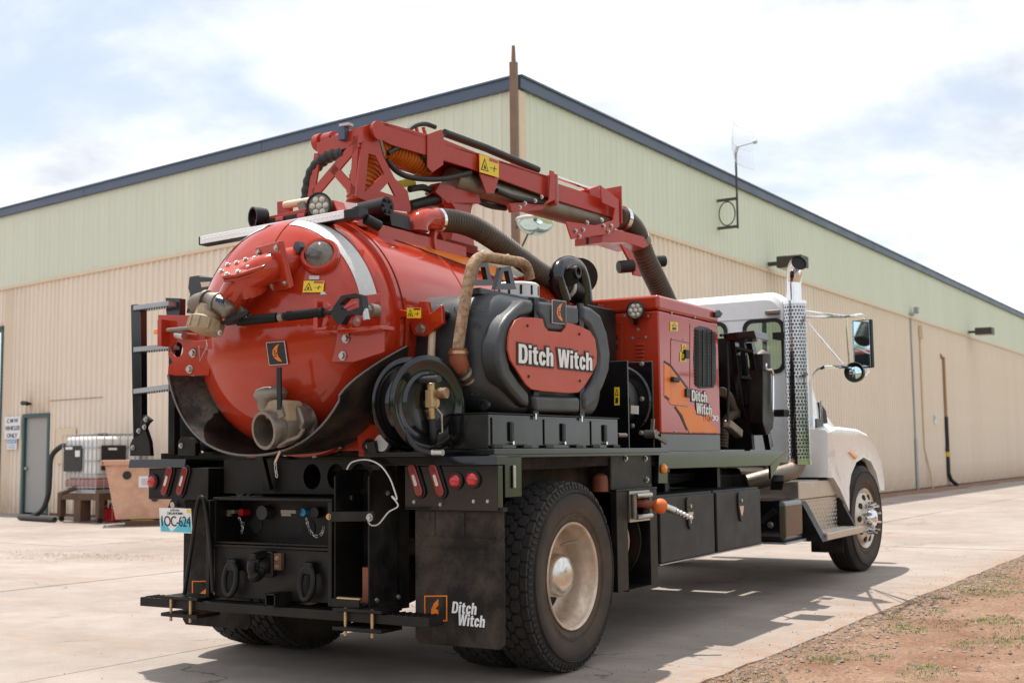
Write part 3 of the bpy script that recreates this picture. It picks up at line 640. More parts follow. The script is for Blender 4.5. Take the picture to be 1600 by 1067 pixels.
b = BM(); cyl(b, (0, 0, 2.2), (0, 0, 4.15), .045); cyl(b, (0, -.05, 4.12), (-.25, -.05, 4.2), .05); obj('upper_pipe', b, 'pipebrown', e); b = BM(); cyl(b, (0, 0, .4), (0, 0, 2.22), .065); tube(b, [(0, 0, .42), (.1, .05, .2), (.4, .15, .05)], .065, 10); box(b, (0, 0, 1.2), (.3, .05, .06)); obj('lower_pipe', b, 'text_dark', e); obj('coupling', cyl(BM(), (0, 0, .95), (0, 0, 1.1), .08), 'yellowpaint', e)
e = wall_thing('small_wall_sign', 'R', 24.1, .045, 1.98, 'tiny blue and white sign on the long beige wall', 'sign'); obj('sign_panel', bx(BM(), -.1, .1, 0, .01, 0, .28), 'whitepl', e); obj('sign_print', bx(BM(), -.08, .08, .0102, .012, .12, .26), 'cyanprint', e)
# corner post with convex mirror
cp = atp(800, 400, BC-Vector((.35, .35, 0)), Vector((RR.y, -RR.x, 0)).cross(Vector((0, 0, 1))).normalized() if 0 else F.normalized())
cpx = BC + NL*.1 + NR*.16 + Vector((-.06, 0, 0)) - RR*.10
e = empty('corner_post', cpx, 'tall brown steel post standing at the building corner above the roof', 'post')
obj('post', bx(BM(), -.05, .05, -.05, .05, 0, 7.0), 'brown', e, bev=.01); obj('post_tip', cyl(BM(), (0, 0, 7.0), (0, 0, 7.25), .035, .025), 'brown', e)
obj('post_base', bx(BM(), -.16, .16, -.16, .16, 0, .03), 'brown', e)
mc = atp(837, 343, cpx - Vector((.9, .9, 0)), Vector((.7, .7, 0)))
e = empty('convex_mirror', mc, 'half dome convex safety mirror hanging by the building corner', 'mirror')
b = BM(); lathe(b, [(.262*cos(a), -.262*sin(a)*.85) for a in [radians(4+86*k/12) for k in range(13)]], (0, 0, 0), (0, 0, 1), 36); obj('mirror_dome', b, 'mirror', e, smooth=80)
b = BM(); lathe(b, [(.265, .02), (.28, .0), (.265, -.02), (.25, 0), (.265, .02)], (0, 0, 0), (0, 0, 1), 36); obj('rim', b, 'greypl', e)
b = BM(); d = cpx - mc; d.z = -.35; cyl(b, (0, 0, .02), d, .015, n=8); cyl(b, (-.0, 0, .03), Vector((d.x, d.y, .12)), .015, n=8); cyl(b, (0, 0, .0), (0, 0, .05), .06); obj('mirror_bracket', b, 'bronze', e)
# ---- liquid tote on its stand
tp = BC + DL*10.0 + NL*.74; ta = atan2(DL.y, DL.x)
def thing_at(name, loc, rz, label, cat, group=None): return empty(name, loc, label, cat, group, rz)
e = thing_at('liquid_tote', tp+Vector((0,0,.5)), ta, 'white caged plastic liquid tote on a brown steel stand by the wall', 'tote')
# local: x along the wall (to the viewer's left), y outward
obj('bottle', bx(BM(), -.58, .58, -.48, .48, .32, 1.12), 'ibc', e, bev=.09, seg=4); obj('bottle_base', bx(BM(), -.575, .575, -.475, .475, .14, .318), 'ibcred', e, bev=.05)
for k in range(9):
    x = -.6+.15*k; obj('cage_bar', tube(BM(), [(x, .5, .12), (x, .5, 1.16), (x, -.5, 1.16), (x, -.5, .12)], .01, 6), 'galv', e)
for k in range(5): obj('cage_hoop', tube(BM(), [(-.6, .505, .16+.25*k), (.6, .505, .16+.25*k), (.6, -.505, .16+.25*k), (-.6, -.505, .16+.25*k), (-.6, .505, .16+.25*k)], .011, 6), 'galv', e)
for k in range(7):
    y = -.5+.1667*k; obj('cage_bar', tube(BM(), [(-.61, y, .12), (-.61, y, 1.16)], .01, 6), 'galv', e)
for x in (.2,):
    q = obj('label_board', bx(BM(), -.625, -.618, -.12, .40, .48, .95), 'text_dark', e); obj('label_print', bx(BM(), -.627, -.6255, .08, .26, .86, .9), 'whitepl', q)
    q = obj('label_board', bx(BM(), x-.32, x+.32, .519, .524, .46, .95), 'text_dark', e); obj('label_print', bx(BM(), x+.0, x+.25, .5242, .526, .88, .93), 'whitepl', q); obj('label_print', bx(BM(), x-.27, x-.1, .5242, .526, .74, .86), 'whitepl', q)
obj('pallet_skid', bx(BM(), -.6, .6, -.5, .5, .05, .12), 'galv', e); 
for x in (-.45, 0, .45): obj('pallet_foot', bx(BM(), x-.07, x+.07, -.48, .48, -.0, .05), 'galv', e)
obj('lid', cyl(BM(), (0, 0, 1.12), (0, 0, 1.19), .09), 'text_dark', e); obj('outlet_valve', cyl(BM(), (.1, .45, .16), (.2, .75, .05), .045), 'rustbrown', e)
e2 = thing_at('steel_stand', tp, ta, 'rusty brown steel stand under the white liquid tote', 'stand')
for x in (-.68, .68):
    for y in (-.45, .45): obj('leg', bx(BM(), x-.06, x+.06, y-.06, y+.06, .09, .55), 'rustbrown', e2); obj('caster', cyl(BM(), (x-.03, y, .05), (x+.03, y, .05), .05), 'text_dark', e2)
obj('top_frame', bx(BM(), -.62, .62, -.5, .5, .42, .55), 'rustbrown', e2); obj('centre_leg', bx(BM(), -.12, .12, .3, .52, .02, .42), 'rustbrown', e2)
e3 = thing_at('transfer_hose', tp+DL*.6, ta, 'thick dark hose arching from the white tote down to the ground', 'hose')
obj('hose', tube(BM(), smoothpath([(.02, .3, 1.45), (.3, .35, 1.45), (.5, .45, 1.25), (.46, .5, .85), (.42, .55, .5), (.55, .6, .2), (.95, .65, .06), (1.25, .68, .055), (.6, .75, .055), (-.3, .8, .055)], 8), .052, 10), 'bhose', e3); obj('coupling', cyl(BM(), (-.02, .3, 1.45), (.12, .3, 1.45), .065), 'rustbrown', e3)
for i, (dx, dy, lb) in enumerate(((-.2, .0, 'red fuel can on the ground under the tote, left one'), (-.5, .05, 'red fuel can on the ground under the tote, right one'))):
    e4 = thing_at('fuel_can', tp-DL*(-dx)+NL*dy, ta, lb, 'can', 'red cans under the tote'); obj('can_body', bx(BM(), -.13, .13, -.1, .1, .0, .26), 'redlens', e4, bev=.03); obj('spout', cyl(BM(), (-.08, 0, .24), (-.12, 0, .34), .02), 'text_dark', e4); obj('grip', beam(BM(), (-.03, 0, .29), (.1, 0, .29), .03, .02), 'redlens', e4)
# ---- orange hopper bin
hp_ = BC + DL*8.15 + NL*1.15; ha = atan2(CAM.y-hp_.y, CAM.x-hp_.x)-pi/2
e = thing_at('hopper_bin', hp_, ha, 'faded orange tipping hopper bin with rusty rim behind the truck ladder', 'bin')
b = BM(); P = [(.36, .0, .12), (.56, 0, 1.1), (-.75, 0, 1.1), (-.75, 0, .12)]; prism(b, [Vector(p)+Vector((0, .45, 0)) for p in P], (0, -.9, 0)); obj('bin_body', b, 'hopper', e, bev=.015)
b = BM(); bx(b, -.78, .62, .45, .5, 1.08, 1.17); bx(b, -.78, .62, -.5, -.45, 1.08, 1.17); bx(b, .57, .63, -.5, .5, 1.075, 1.165); obj('rim', b, 'hopper', e, bev=.008)
for x, z in ((.18, .9), (-.3, .5)): obj('reinforcing_disc', cyl(BM(), (x, .45, z), (x, .462, z), .075), 'text_dark', e)
q = obj('data_plate', bx(BM(), -.22, -.02, .451, .458, .68, .88), 'whitepl', e); obj('plate_print', bx(BM(), -.17, -.07, .4585, .46, .72, .84), 'greypl', q)
obj('fork_pocket', bx(BM(), -.5, .2, -.5, .5, .0, .1), 'rustbrown', e); obj('yellow_skid', bx(BM(), -.3, .1, .2, .44, .0, .11), 'yellowpaint', e, bev=.01)
# ================================================================== THE TRUCK
T = empty('vacuum_truck', (0, 0, 0), 'red and black vacuum excavator truck with white cab and folded red boom', 'truck')
def part(name, bm, mt, parent=T, **k): return obj(name, bm, mt, parent, **k)
WB = 6.32; TR = .525
# ---------------------------------------------------------------- wheels
def tyre_mesh(front):
    b = BM(); w = .28
    # (radius, y) section, y = 0 outer sidewall, +y inward
    prof = [(.292, .03), (.305, .018), (.33, .012), (.37, .002), (.42, -.008), (.455, -.004), (.485, .008), (.503, .02), (.513, .04), (.513, w-.04), (.503, w-.02), (.485, w-.008), (.455, w+.004), (.42, w+.008), (.37, w-.002), (.33, w-.012), (.292, w-.03)]
    if front:
        prof = prof[:8] + [(.523, .035)]
        for k in range(4):
            y = .04+.2*(k+1)/5.0; prof += [(.525, y-.008), (.513, y-.006), (.513, y+.006), (.525, y+.008)]
        prof += [(.523, w-.035), (.503, w-.02), (.485, w-.008), (.455, w+.004), (.42, w+.008), (.37, w-.002), (.33, w-.012), (.292, w-.03)]
    lathe(b, prof, (0, 0, 0), (0, 1, 0), 72)
    # moulded rings on the sidewall
    for r in (.345, .465):
        lathe(b, [(r-.004, -.002 if r < .4 else .0), (r, -.011 if r > .4 else .001), (r+.004, -.002 if r < .4 else .0)], (0, 0, 0), (0, 1, 0), 72)
    bmesh.ops.recalc_face_normals(b, faces=b.faces[:])
    me = bpy.data.meshes.new('tyre'); b.to_mesh(me); b.free()
    for f in me.polygons: f.use_smooth = True
    me.set_sharp_from_angle(angle=radians(40)); me.materials.append(M['rubber']); return me
def tread_mesh():
    b = BM(); n = 42; rows = [(.018, .07), (.076, .128), (.134, .146+.04), (.192, .222+.022), (.25, .262)]
    rows = [(.012, .062), (.069, .117), (.124, .156), (.163, .211), (.218, .268)]
    for ri, (y0, y1) in enumerate(rows):
        for k in range(n):
            a = 2*pi*(k+(.5 if ri % 2 else 0))/n; da = 2*pi/n*.40; ym = (y0+y1)/2; c = .008
            e = .010 if ri in (0, 4) else 0
            poly = [(a-da, y0+c), (a-da*.45, y0-.004+e), (a+da*.45, y0-.004+e), (a+da, y0+c), (a+da*1.06, ym), (a+da, y1-c), (a+da*.45, y1+.004-e), (a-da*.45, y1+.004-e), (a-da, y1-c), (a-da*1.06, ym)]
            rt = .527 - (.006 if ri in (0, 4) else 0)
            A = [b.verts.new((cos(t)*.508, y, sin(t)*.508)) for t, y in poly]; B = [b.verts.new((cos(t)*rt, ym+(y-ym)*.94, sin(t)*rt)) for t, y in poly]
            b.faces.new(B)
            for i in range(len(A)): b.faces.new((A[i], A[(i+1) % len(A)], B[(i+1) % len(A)], B[i]))
    # shoulder scallops
    for k in range(84):
        a = 2*pi*k/84
        for y, s in ((.004, 1), (.276, -1)):
            P = [(cos(a+d)*r, y+s*o, sin(a+d)*r) for d, r, o in ((-.018, .478, .002), (.018, .478, .002), (.018, .505, .012), (-.018, .505, .012))]
            Q = [(cos(a+d)*(r+.003), y+s*(o-.006), sin(a+d)*(r+.003)) for d, r, o in ((-.014, .480, .002), (.014, .480, .002), (.014, .503, .012), (-.014, .503, .012))]
            A = [b.verts.new(p) for p in P]; B = [b.verts.new(p) for p in Q]; b.faces.new(B)
            for i in range(4): b.faces.new((A[i], A[(i+1) % 4], B[(i+1) % 4], B[i]))
    bmesh.ops.recalc_face_normals(b, faces=b.faces[:])
    me = bpy.data.meshes.new('tread_blocks'); b.to_mesh(me); b.free(); me.materials.append(M['block']); return me
ty_r, ty_f, trd = tyre_mesh(False), tyre_mesh(True), tread_mesh()
def wheel(x, y, side, kind, steer=0):
    """side -1: outer face to -Y"""
    e = empty('wheel', (x, y, TR)); e.parent = T; e.rotation_euler.z = (0 if side < 0 else pi) + steer
    obj('tyre', ty_f if kind == 'front' else ty_r, None, e)
    if kind != 'front': obj('tread_blocks', trd, None, e)['kind'] = 'stuff'
    if kind == 'outer':
        b = BM(); lathe(b, [(.292, .03), (.3, .016), (.296, .008), (.286, .012), (.28, .022), (.278, .05), (.262, .062), (.258, .11), (.25, .13), (.247, .16), (.236, .19), (.2, .21), (.15, .205), (.125, .18), (.0, .18)], (0,0,0), (0,1,0), 64)
        rim = obj('rim', b, 'rimwhite', e, smooth=50)
        b = BM(); lathe(b, [(.14, .2), (.13, .19), (.122, .15), (.121, .105), (.114, .078), (.095, .058), (.05, .046), (0, .043)], (0,0,0), (0,1,0), 36); obj('hub_cap', b, 'hubcap', e, smooth=60)
        for k in range(5):
            a = 2*pi*k/5 + .3; c = Vector((cos(a)*.195, .212, sin(a)*.195)); obj('hand_hole', cyl(BM(), c, c+Vector((0, -.008, 0)), .038, n=18), 'dark', rim)
        obj('valve_stem', cyl(BM(), (.1, .15, .16), (.13, .04, .19), .006, n=8), 'steel', rim)
    elif kind == 'front':
        b = BM(); lathe(b, [(.292, .03), (.3, .016), (.296, .008), (.284, .014), (.272, .03), (.262, .035), (.245, .008), (.2, -.012), (.16, -.02), (.12, -.022), (.0, -.022)], (0,0,0), (0,1,0), 64)
        rim = obj('rim', b, 'alu', e, smooth=50)
        for k in range(10):
            a = 2*pi*k/10; c = Vector((cos(a)*.215, -.004, sin(a)*.215)); n_ = Vector((cos(a)*.25, -1, sin(a)*.25)).normalized(); obj('hand_hole', cyl(BM(), c-n_*.01, c+n_*.008, .03, n=16), 'dark', rim)
            c = Vector((cos(a+.31)*.143, -.02, sin(a+.31)*.143)); b = BM(); cyl(b, c, c+Vector((0, -.03, 0)), .022, n=10); cyl(b, c+Vector((0, -.03, 0)), c+Vector((0, -.085, 0)), .016, .011, n=10); obj('lug_nut_cover', b, 'chrome', rim)
        b = BM(); lathe(b, [(.095, -.02), (.09, -.06), (.075, -.09), (.04, -.105), (0, -.108)], (0,0,0), (0,1,0), 28); obj('hub_cap', b, 'chrome', e, smooth=60)
    else:
        b = BM(); lathe(b, [(.292, .03), (.27, .05), (.26, .2), (.1, .2), (0, .2)], (0,0,0), (0,1,0), 32); obj('rim', b, 'rimwhite', e)
    return e
wheel(0, -1.22, -1, 'outer'); wheel(0, -.885, -1, 'inner'); wheel(0, 1.22, 1, 'outer'); wheel(0, .885, 1, 'inner')
wheel(WB, -1.17, -1, 'front', radians(-4)); wheel(WB, 1.17, 1, 'front', radians(-4))
# ---------------------------------------------------------------- chassis
for s in (-1, 1): part('frame_rail', bx(BM(), -.78, 7.3, s*.43-.04, s*.43+.04, .72, .99), 'satin')
part('rear_axle', cyl(BM(), (0, -.95, .525), (0, .95, .525), .09), 'dirty'); b = BM(); lathe(b, [(0, -.2), (.16, -.17), (.24, 0), (.16, .17), (0, .2)], (0, 0, .54), (1, 0, 0), 24); part('differential', b, 'dirty')
part('front_axle', beam(BM(), (WB, -.95, .48), (WB, .95, .48), .12, .1), 'dirty'); part('drive_shaft', cyl(BM(), (.2, 0, .6), (4.6, 0, .75), .06), 'satin')
for s in (-1, 1): part('leaf_spring', tube(BM(), smoothpath([(-.7, s*.5, .74), (0, s*.5, .62), (.75, s*.5, .74)], 6), .05, 8), 'dirty'); part('front_spring', tube(BM(), smoothpath([(WB-.7, s*.5, .68), (WB, s*.5, .56), (WB+.75, s*.5, .68)], 6), .045, 8), 'dirty')
part('transmission', bx(BM(), 4.2, 5.2, -.3, .3, .6, 1.05), 'dirty', bev=.05); part('air_tank', cyl(BM(), (2.6, .25, .75), (3.7, .25, .75), .13), 'satin'); part('air_tank', cyl(BM(), (1.4, .2, .7), (2.3, .2, .7), .13), 'satin')
for k, x in enumerate((.95, 2.0, 3.0, 4.0)): part('crossmember', bx(BM(), x-.06, x+.06, -.39, .39, .76, .96), 'satin')
part('subframe_floor', bx(BM(), -.7, 4.0, -1.05, 1.05, 1.12, 1.19), 'satin')
part('left_toolbox', bx(BM(), 1.2, 3.5, .72, 1.2, .48, .95), 'box', bev=.01); part('fuel_tank', cyl(BM(), (3.65, .9, .72), (4.9, .9, .72), .3), 'alu')
# ---------------------------------------------------------------- rear bumper and hitch
b = BM(); bx(b, -1.125, -1.0, -1.005, 1.005, .367, .417); bump = part('rear_bumper', b, 'satin', bev=.004)
for y0, y1 in ((.72, .99), (-.99, -.72)):
    for k in range(7):
        y = y0 + (y1-y0)*(k+.5)/7; box(b := BM(), (-1.06, y, .419), (.1, .012, .006)); obj('grip_strip', b, 'steel' if 0 else 'satin', bump)
for y in (.74, .59, -.5, -.67): obj('u_bolt', cyl(BM(), (-1.14, y, .30), (-1.14, y, .44), .008, n=8), 'brass', bump)
for y0, y1 in ((.52, .8), (-.74, -.43)): obj('clamp_plate', bx(BM(), -1.16, -.98, y0, y1, .325, .345), 'satin', bump, bev=.003); obj('clamp_plate', bx(BM(), -1.16, -.98, y0, y1, .421, .438), 'satin', bump, bev=.003)
HX = -1.04
# hitch box: lower face, upper recess
h = pl('hitch_box', [(334, 852), (522, 862), (523, 943), (335, 932)], 'satin', .25, T, x=HX)
hl = at(335, 778, x=HX); hr = at(521, 786, x=HX)
yl, yr = hl.y, hr.y; z0, z1, zm = at(430, 938, x=HX).z, at(430, 782, x=HX).z, at(430, 857, x=HX).z
b = BM(); bx(b, HX+.2, HX+.22, yr, yl, zm, z1); rb = part('recess_panel', b, 'satin')
fr = BM(); bx(fr, HX, HX+.2, yl-.012, yl, zm, z1); bx(fr, HX, HX+.2, yr, yr+.012, zm, z1); bx(fr, HX-.01, HX+.2, yr, yl, z1, z1+.015); bx(fr, HX-.012, HX+.2, yr, yl, zm, zm+.014); bx(fr, HX-.01, HX+.03, yr, yl, zm+.02, zm+.03); part('recess_frame', fr, 'satin', bev=.003)
part('hitch_flange', bx(BM(), HX-.04, HX-.001, yl-.005, yl+.02, z0-.005, z1), 'satin', bev=.003); part('hitch_flange', bx(BM(), HX-.04, HX-.001, yr-.02, yr+.005, z0-.005, z1), 'satin', bev=.003)
for u, v in ((401, 820), (483, 824)): c = at(u, v, x=HX+.198); obj('recess_hole', cyl(BM(), c, c+Vector((-.003, 0, 0)), .045, n=24), 'dark', rb)
def glad(u, v, colr, tilt):
    c = at(u, v, x=HX+.14); b = BM(); box(b, c+Vector((-.03, .035, .005)), (.05, .11, .022)); box(b, c+Vector((-.04, .05, -.012)), (.03, .07, .018)); o = obj('air_coupling', b, 'castal', rb, bev=.004)
    obj('coupling_seal', cyl(BM(), c+Vector((.05, -.03, 0)), c+Vector((-.01, -.03, 0)), .021, n=16), colr, rb); 
glad(372, 800, 'redlens', 0); glad(468, 800, 'blueprint', 0); obj('electrical_socket', cyl(BM(), at(420, 800, x=HX+.2), at(420, 800, x=HX+.2)+Vector((-.06, 0, 0)), .04, n=20), 'tank', rb); obj('electrical_socket', cyl(BM(), at(500, 800, x=HX+.2), at(500, 800, x=HX+.2)+Vector((-.05, 0, 0)), .03, n=20), 'plastic', rb)
def chain(pts, r=.004, link=.018, parent=T, mt='steel'):
    P = smoothpath(pts, 12); L = [P[0]]
    for p in P:
        if (p-L[-1]).length > link: L.append(p)
    b = BM()
    for i in range(len(L)-1):
        d = (L[i+1]-L[i]).normalized(); s, t = frame(d); s = s if i % 2 else t; c = (L[i]+L[i+1])/2
        tube(b, [c + d*link*.75*cos(a) + s*link*.38*sin(a) for a in [2*pi*k/8 for k in range(9)]], r*.6, 5, caps=False)
    return obj('chain', b, mt, parent)
chain([at(u, v, x=HX+.12) for u, v in ((373, 808), (379, 822), (377, 834), (381, 815))], parent=rb); chain([at(u, v, x=HX+.12) for u, v in ((478, 808), (484, 828), (494, 838), (504, 832), (506, 820))], parent=rb)
def dring(u, v):
    c = at(u, v, x=HX-.02); b = BM(); box(b, c+Vector((0, 0, .075)), (.06, .07, .07)); o = obj('ring_lug', b, 'satin', h, bev=.015)
    P = []
    for k in range(25):
        a = 2*pi*k/24; P.append(c + Vector((-.025 + .01*cos(a), .045*sin(a), .0 + .085*cos(a))))
    obj('tow_ring', tube(BM(), P, .0165, 10, caps=False), 'satin', o)
dring(365, 904); dring(484, 910)
# pintle hook
c = at(424, 884, x=HX-.02); b = BM(); lathe(b, [(0, -.1), (.03, -.095), (.04, -.02), (.055, 0)], c, (1, 0, 0), 16)
pb = obj('pintle_hook', tube(BM(), smoothpath([c+Vector((-.01, .03, .01)), c+Vector((-.04, .03, .0)), c+Vector((-.06, .03, -.03)), c+Vector((-.095, .03, -.045)), c+Vector((-.12, .03, -.01)), c+Vector((-.115, .03, .03))], 5), [.042]*8 + [.034]*10 + [.026]*12, 12), 'satin', T); obj('pintle_base', bx(BM(), HX-.035, HX-.001, c.y-.02, c.y+.085, c.z-.06, c.z+.08), 'satin', pb, bev=.012)
b.free(); obj('hook_latch', beam(BM(), c+Vector((-.02, .03, .07)), c+Vector((-.115, .03, .055)), .04, .035), 'satin', pb, bev=.006); obj('hook_plate', bx(BM(), HX-.03, HX, c.y-.075, c.y-.025, c.z-.02, c.z+.07), 'rustbrown', pb, bev=.004); bolt(c+Vector((-.011, -.05, .045)), (-1, 0, 0), .01, pb, 'brass'); bolt(c+Vector((-.011, -.05, 0)), (-1, 0, 0), .01, pb, 'brass')
b = BM(); hy = at(430, 940, x=-1.13); hz = .40
for a in ((-.035, -.027, hz-.0, hz+.07), (.027, .035, hz-.0, hz+.07)): bx(b, -1.17, -.9, hy.y+a[0], hy.y+a[1], a[2]+.02, a[3]+.02)
bx(b, -1.17, -.9, hy.y-.0349, hy.y+.0349, hz+.082, hz+.09); bx(b, -1.17, -.9, hy.y-.0349, hy.y+.0349, hz+.02, hz+.028); part('receiver_tube', b, 'satin')
# stop rail on the left of the hitch (bent rod)
part('bent_rod', tube(BM(), smoothpath([at(u, v, x=-1.09) for u, v in ((288, 928), (300, 850), (309, 785), (317, 778), (322, 800), (328, 850), (333, 925))], 6), .011, 10), 'satin')
# side pocket plates and strap
for nm, y, u0, u1, v0, v1 in (('pocket_plate', -.375, 524, 576, 735, 938), ('pocket_plate', -.60, 577, 640, 735, 957)):
    P = [at(u0, v1, y=y), at(u1, v1-8, y=y), at(u1, v0, y=y), at(u1-8, v0-2, y=y), at(u0+8, v0-1, y=y), at(u0, v0+9, y=y)]
    q = part(nm, prism(BM(), P, (0, .01, 0)), 'satin', bev=.003)
    for u, v in (((549, 777), (549, 778)) if u0 < 550 else ((588, 937), (622, 932), (605, 770))): bolt(at(u, v, y=y-.001), (0, -1, 0), .01, q)
part('pocket_back', bx(BM(), -.83, -.815, -.6, -.37, .42, 1.12), 'satin'); part('wood_block', bx(BM(), -1.0, -.93, -.56, -.5, .43, .63), 'rustred')
st = part('retaining_strap', beam(BM(), at(515, 807, x=-1.2), at(585, 806, x=-1.2), .012, .05), 'satin', bev=.003); bolt(at(514, 807, x=-1.205), (-1, 0, 0), .012, st, 'brass'); bolt(at(578, 808, x=-1.205), (-1, 0, 0), .015, st)
obj('lock_cable', tube(BM(), smoothpath([at(u, v, x=-1.16) for u, v in ((542, 733), (550, 722), (572, 718), (593, 726), (608, 745), (616, 765), (620, 780), (612, 775), (622, 790), (607, 800), (592, 818), (580, 820), (574, 812))], 6), .0038, 6), 'tape', st)
b = BM(); bx(b, -1.13, -.98, -.58, -.40, .44, .45); bx(b, -1.13, -1.12, -.58, -.40, .45, .48); pk_ = part('pocket_bracket', b, 'satin'); obj('pocket_roller', cyl(BM(), (-1.10, -.57, .475), (-1.10, -.42, .475), .014), 'brass', pk_)
# frame end with three round holes
part('rear_crossmember', bx(BM(), 0, 0, 0, 0, 0, 0) if 0 else prism(BM(), [Vector((-.86, y, z)) for y, z in ((.62, 1.0), (-.62, 1.0), (-.62, 1.19), (.62, 1.19))], (.03, 0, 0), [[Vector((-.86, cy+.062*cos(a), 1.095+.07*sin(a))) for a in [2*pi*k/20 for k in range(20)]] for cy in (-.04, -.21, -.37)]), 'satin')
part('added_hole_backing', bx(BM(), -.55, -.53, -.62, .62, .8, 1.12), 'satin')  # dark plate added behind the round holes to hide the lit ground
for s in (.28, -.52): part('tank_pivot_bar', beam(BM(), (-.95, s, 1.28), (-.9, s-.04, 1.02), .05, .03), 'satin')
# ---------------------------------------------------------------- deck, tail boxes, shelves
part('deck_frame', bx(BM(), -.8, 1.35, -1.16, 1.2, 1.19, 1.235), 'black')
sh = part('tail_shelf', prism(BM(), [Vector((x, -.52, z)) for x, z in ((-.96, 1.2), (-.97, 1.155), (-.86, 1.155), (-.86, 1.2))], (0, -.785, 0)), 'black', bev=.003)
part('tail_shelf', prism(BM(), [Vector((x, 1.295, z)) for x, z in ((-.96, 1.2), (-.97, 1.15), (-.6, 1.15), (-.6, 1.2))], (0, -.47, 0)), 'black', bev=.003)
tb = part('tail_light_box', bx(BM(), -.95, -.90, -1.30, -.735, .928, 1.152), 'black', bev=.004); tbl = part('tail_light_box', bx(BM(), -.95, -.72, .655, 1.14, .965, 1.147), 'satin', bev=.004)
for u, v in ((738, 722), (759, 721), (762, 783), (740, 783), (647, 784), (688, 788)): bolt(at(u, v, x=-.951), (-1, 0, 0), .007, tb)
def oval_light(u, v, box_, tilt):
    c = at(u, v, x=-.951); r, hl_ = .024, .062; s = Vector((0, sin(tilt), cos(tilt))); t = Vector((0, cos(tilt), -sin(tilt)))
    def stad(rr, hh): return [c + s*(hh*sg) + (t*cos(a)*rr + s*sin(a)*rr) for sg, a0 in ((1, 0), (-1, pi)) for a in [a0+pi*k/10 for k in range(11)]]
    o = obj('tail_lamp', prism(BM(), stad(r+.012, hl_), (-.012, 0, 0)), 'plastic', box_, bev=.004); obj('lens', prism(BM(), [p+Vector((-.0121, 0, 0)) for p in stad(r, hl_)], (-.012, 0, 0)), 'darkred', box_, bev=.006)
    obj('lamp_reflector', prism(BM(), [p+Vector((-.0245, 0, 0)) for p in [c+(q-c)*.36 for q in stad(r, hl_)]], (-.003, 0, 0)), 'led', box_)
def round_light(u, v, box_, mt='redlens', r=.034):
    c = at(u, v, x=-.951); b = BM(); lathe(b, [(r+.012, 0), (r+.01, .012), (r, .014)], c, (-1, 0, 0), 28); obj('marker_ring', b, 'plastic', box_)
    b = BM(); lathe(b, [(r, .01), (r*.9, .026), (r*.5, .032), (0, .033)], c, (-1, 0, 0), 28); obj('marker_lens', b, mt, box_, smooth=60)
oval_light(652, 750, tb, radians(20)); oval_light(685, 750, tb, radians(20)); round_light(713, 751, tb); round_light(740, 749, tb)
oval_light(264, 751, tbl, radians(-20)); oval_light(288, 751, tbl, radians(-20)); round_light(240, 752, tbl)
# licence plate under the left box
br = obj('plate_bracket', prism(BM(), px([(266, 782), (262, 793), (292, 793), (284, 776), (276, 770)], x=-.955), (.006, 0, 0)), 'satin', tbl, bev=.002)
lp = quad('licence_plate', at(251, 831, x=-.975), at(301, 833, x=-.975), at(249, 793, x=-.975), 'whitepl', T, .002); f = para(at(251, 831, x=-.975), at(301, 833, x=-.975), at(249, 793, x=-.975))
flat('plate_print', f, [(.03,.04),(.35,.04),(.12,.45),(.03,.6)], 'cyanprint', lp); flat('plate_print', f, [(.36,.04),(.97,.04),(.97,.6),(.7,.55),(.5,.2)], 'cyanprint', lp); flat('registration_sticker', f, [(.86,.82),(.98,.82),(.98,.97),(.86,.97)], 'yellow', lp)
text('plate_number', '1OC-624', f(.07,.26,.004), f(.97,.26,.004), f(.07,.68,.004), 'text_dark', lp, off=.0, lift=.0015); text('plate_state', 'OKLAHOMA', f(.25,.74,.004), f(.75,.74,.004), f(.25,.84,.004), 'text_dark', lp, off=.01, lift=.001); text('plate_heading', 'EXPLORE', f(.36,.88,.004), f(.64,.88,.004), f(.36,.95,.004), 'text_dark', lp, off=.0, lift=.001)
obj('plate_lamp', cyl(BM(), at(275, 787, x=-.96), at(275, 787, x=-.96)+Vector((-.03, 0, -.005)), .018, n=14), 'steel', br)
# mud flaps
fl = part('mud_flap', prism(BM(), [Vector((-.93, y, z)) for y, z in ((-.785, .925), (-1.318, .925), (-1.318, .28), (-1.29, .255), (-.81, .255), (-.785, .28))], (.012, 0, 0)), 'flap', bev=.003)
for y in (-.90, -1.08): obj('flap_rib', bx(BM(), -.936, -.931, y-.012, y+.012, .80, .92), 'flap', fl)
for z in (.745, .8): obj('flap_rib', bx(BM(), -.935, -.931, -1.27, -.85, z-.003, z+.003), 'flap', fl)
X_ = -.9325
def fq(u, v): return at(u, v, x=X_)
f = para(fq(663, 970), fq(699, 970), fq(663, 930)); 
b = BM()
for poly in ([(0,0),(.05,0),(.05,1),(0,1)], [(.95,0),(1,0),(1,1),(.95,1)], [(.05,.95),(.95,.95),(.95,1),(.05,1)], [(.05,0),(.95,0),(.95,.05),(.05,.05)]): prism(b, [f(a, c, .0) for a, c in poly], (-.001, 0, 0))
obj('printed_logo_frame', b, 'orange', fl, smooth=0); flat('printed_crescent', f, [(.62,.86),(.42,.7),(.3,.45),(.3,.15),(.42,.1),(.45,.3),(.6,.12),(.62,.4),(.5,.5),(.62,.62)], 'orange', fl, .0, .001)
bold('printed_lettering', 'Ditch', fq(706, 957), fq(744, 960), fq(708, 939), 'whitepl', fl, .0, .001, .001); bold('printed_lettering', 'Witch', fq(715, 976), fq(757, 980), fq(717, 958), 'whitepl', fl, .0, .001, .001)
fl2 = part('mud_flap', prism(BM(), [Vector((-.79, y, z)) for y, z in ((1.01, .96), (.47, .96), (.47, .25), (.5, .222), (.985, .222), (1.01, .25))], (.012, 0, 0)), 'flap', bev=.003)
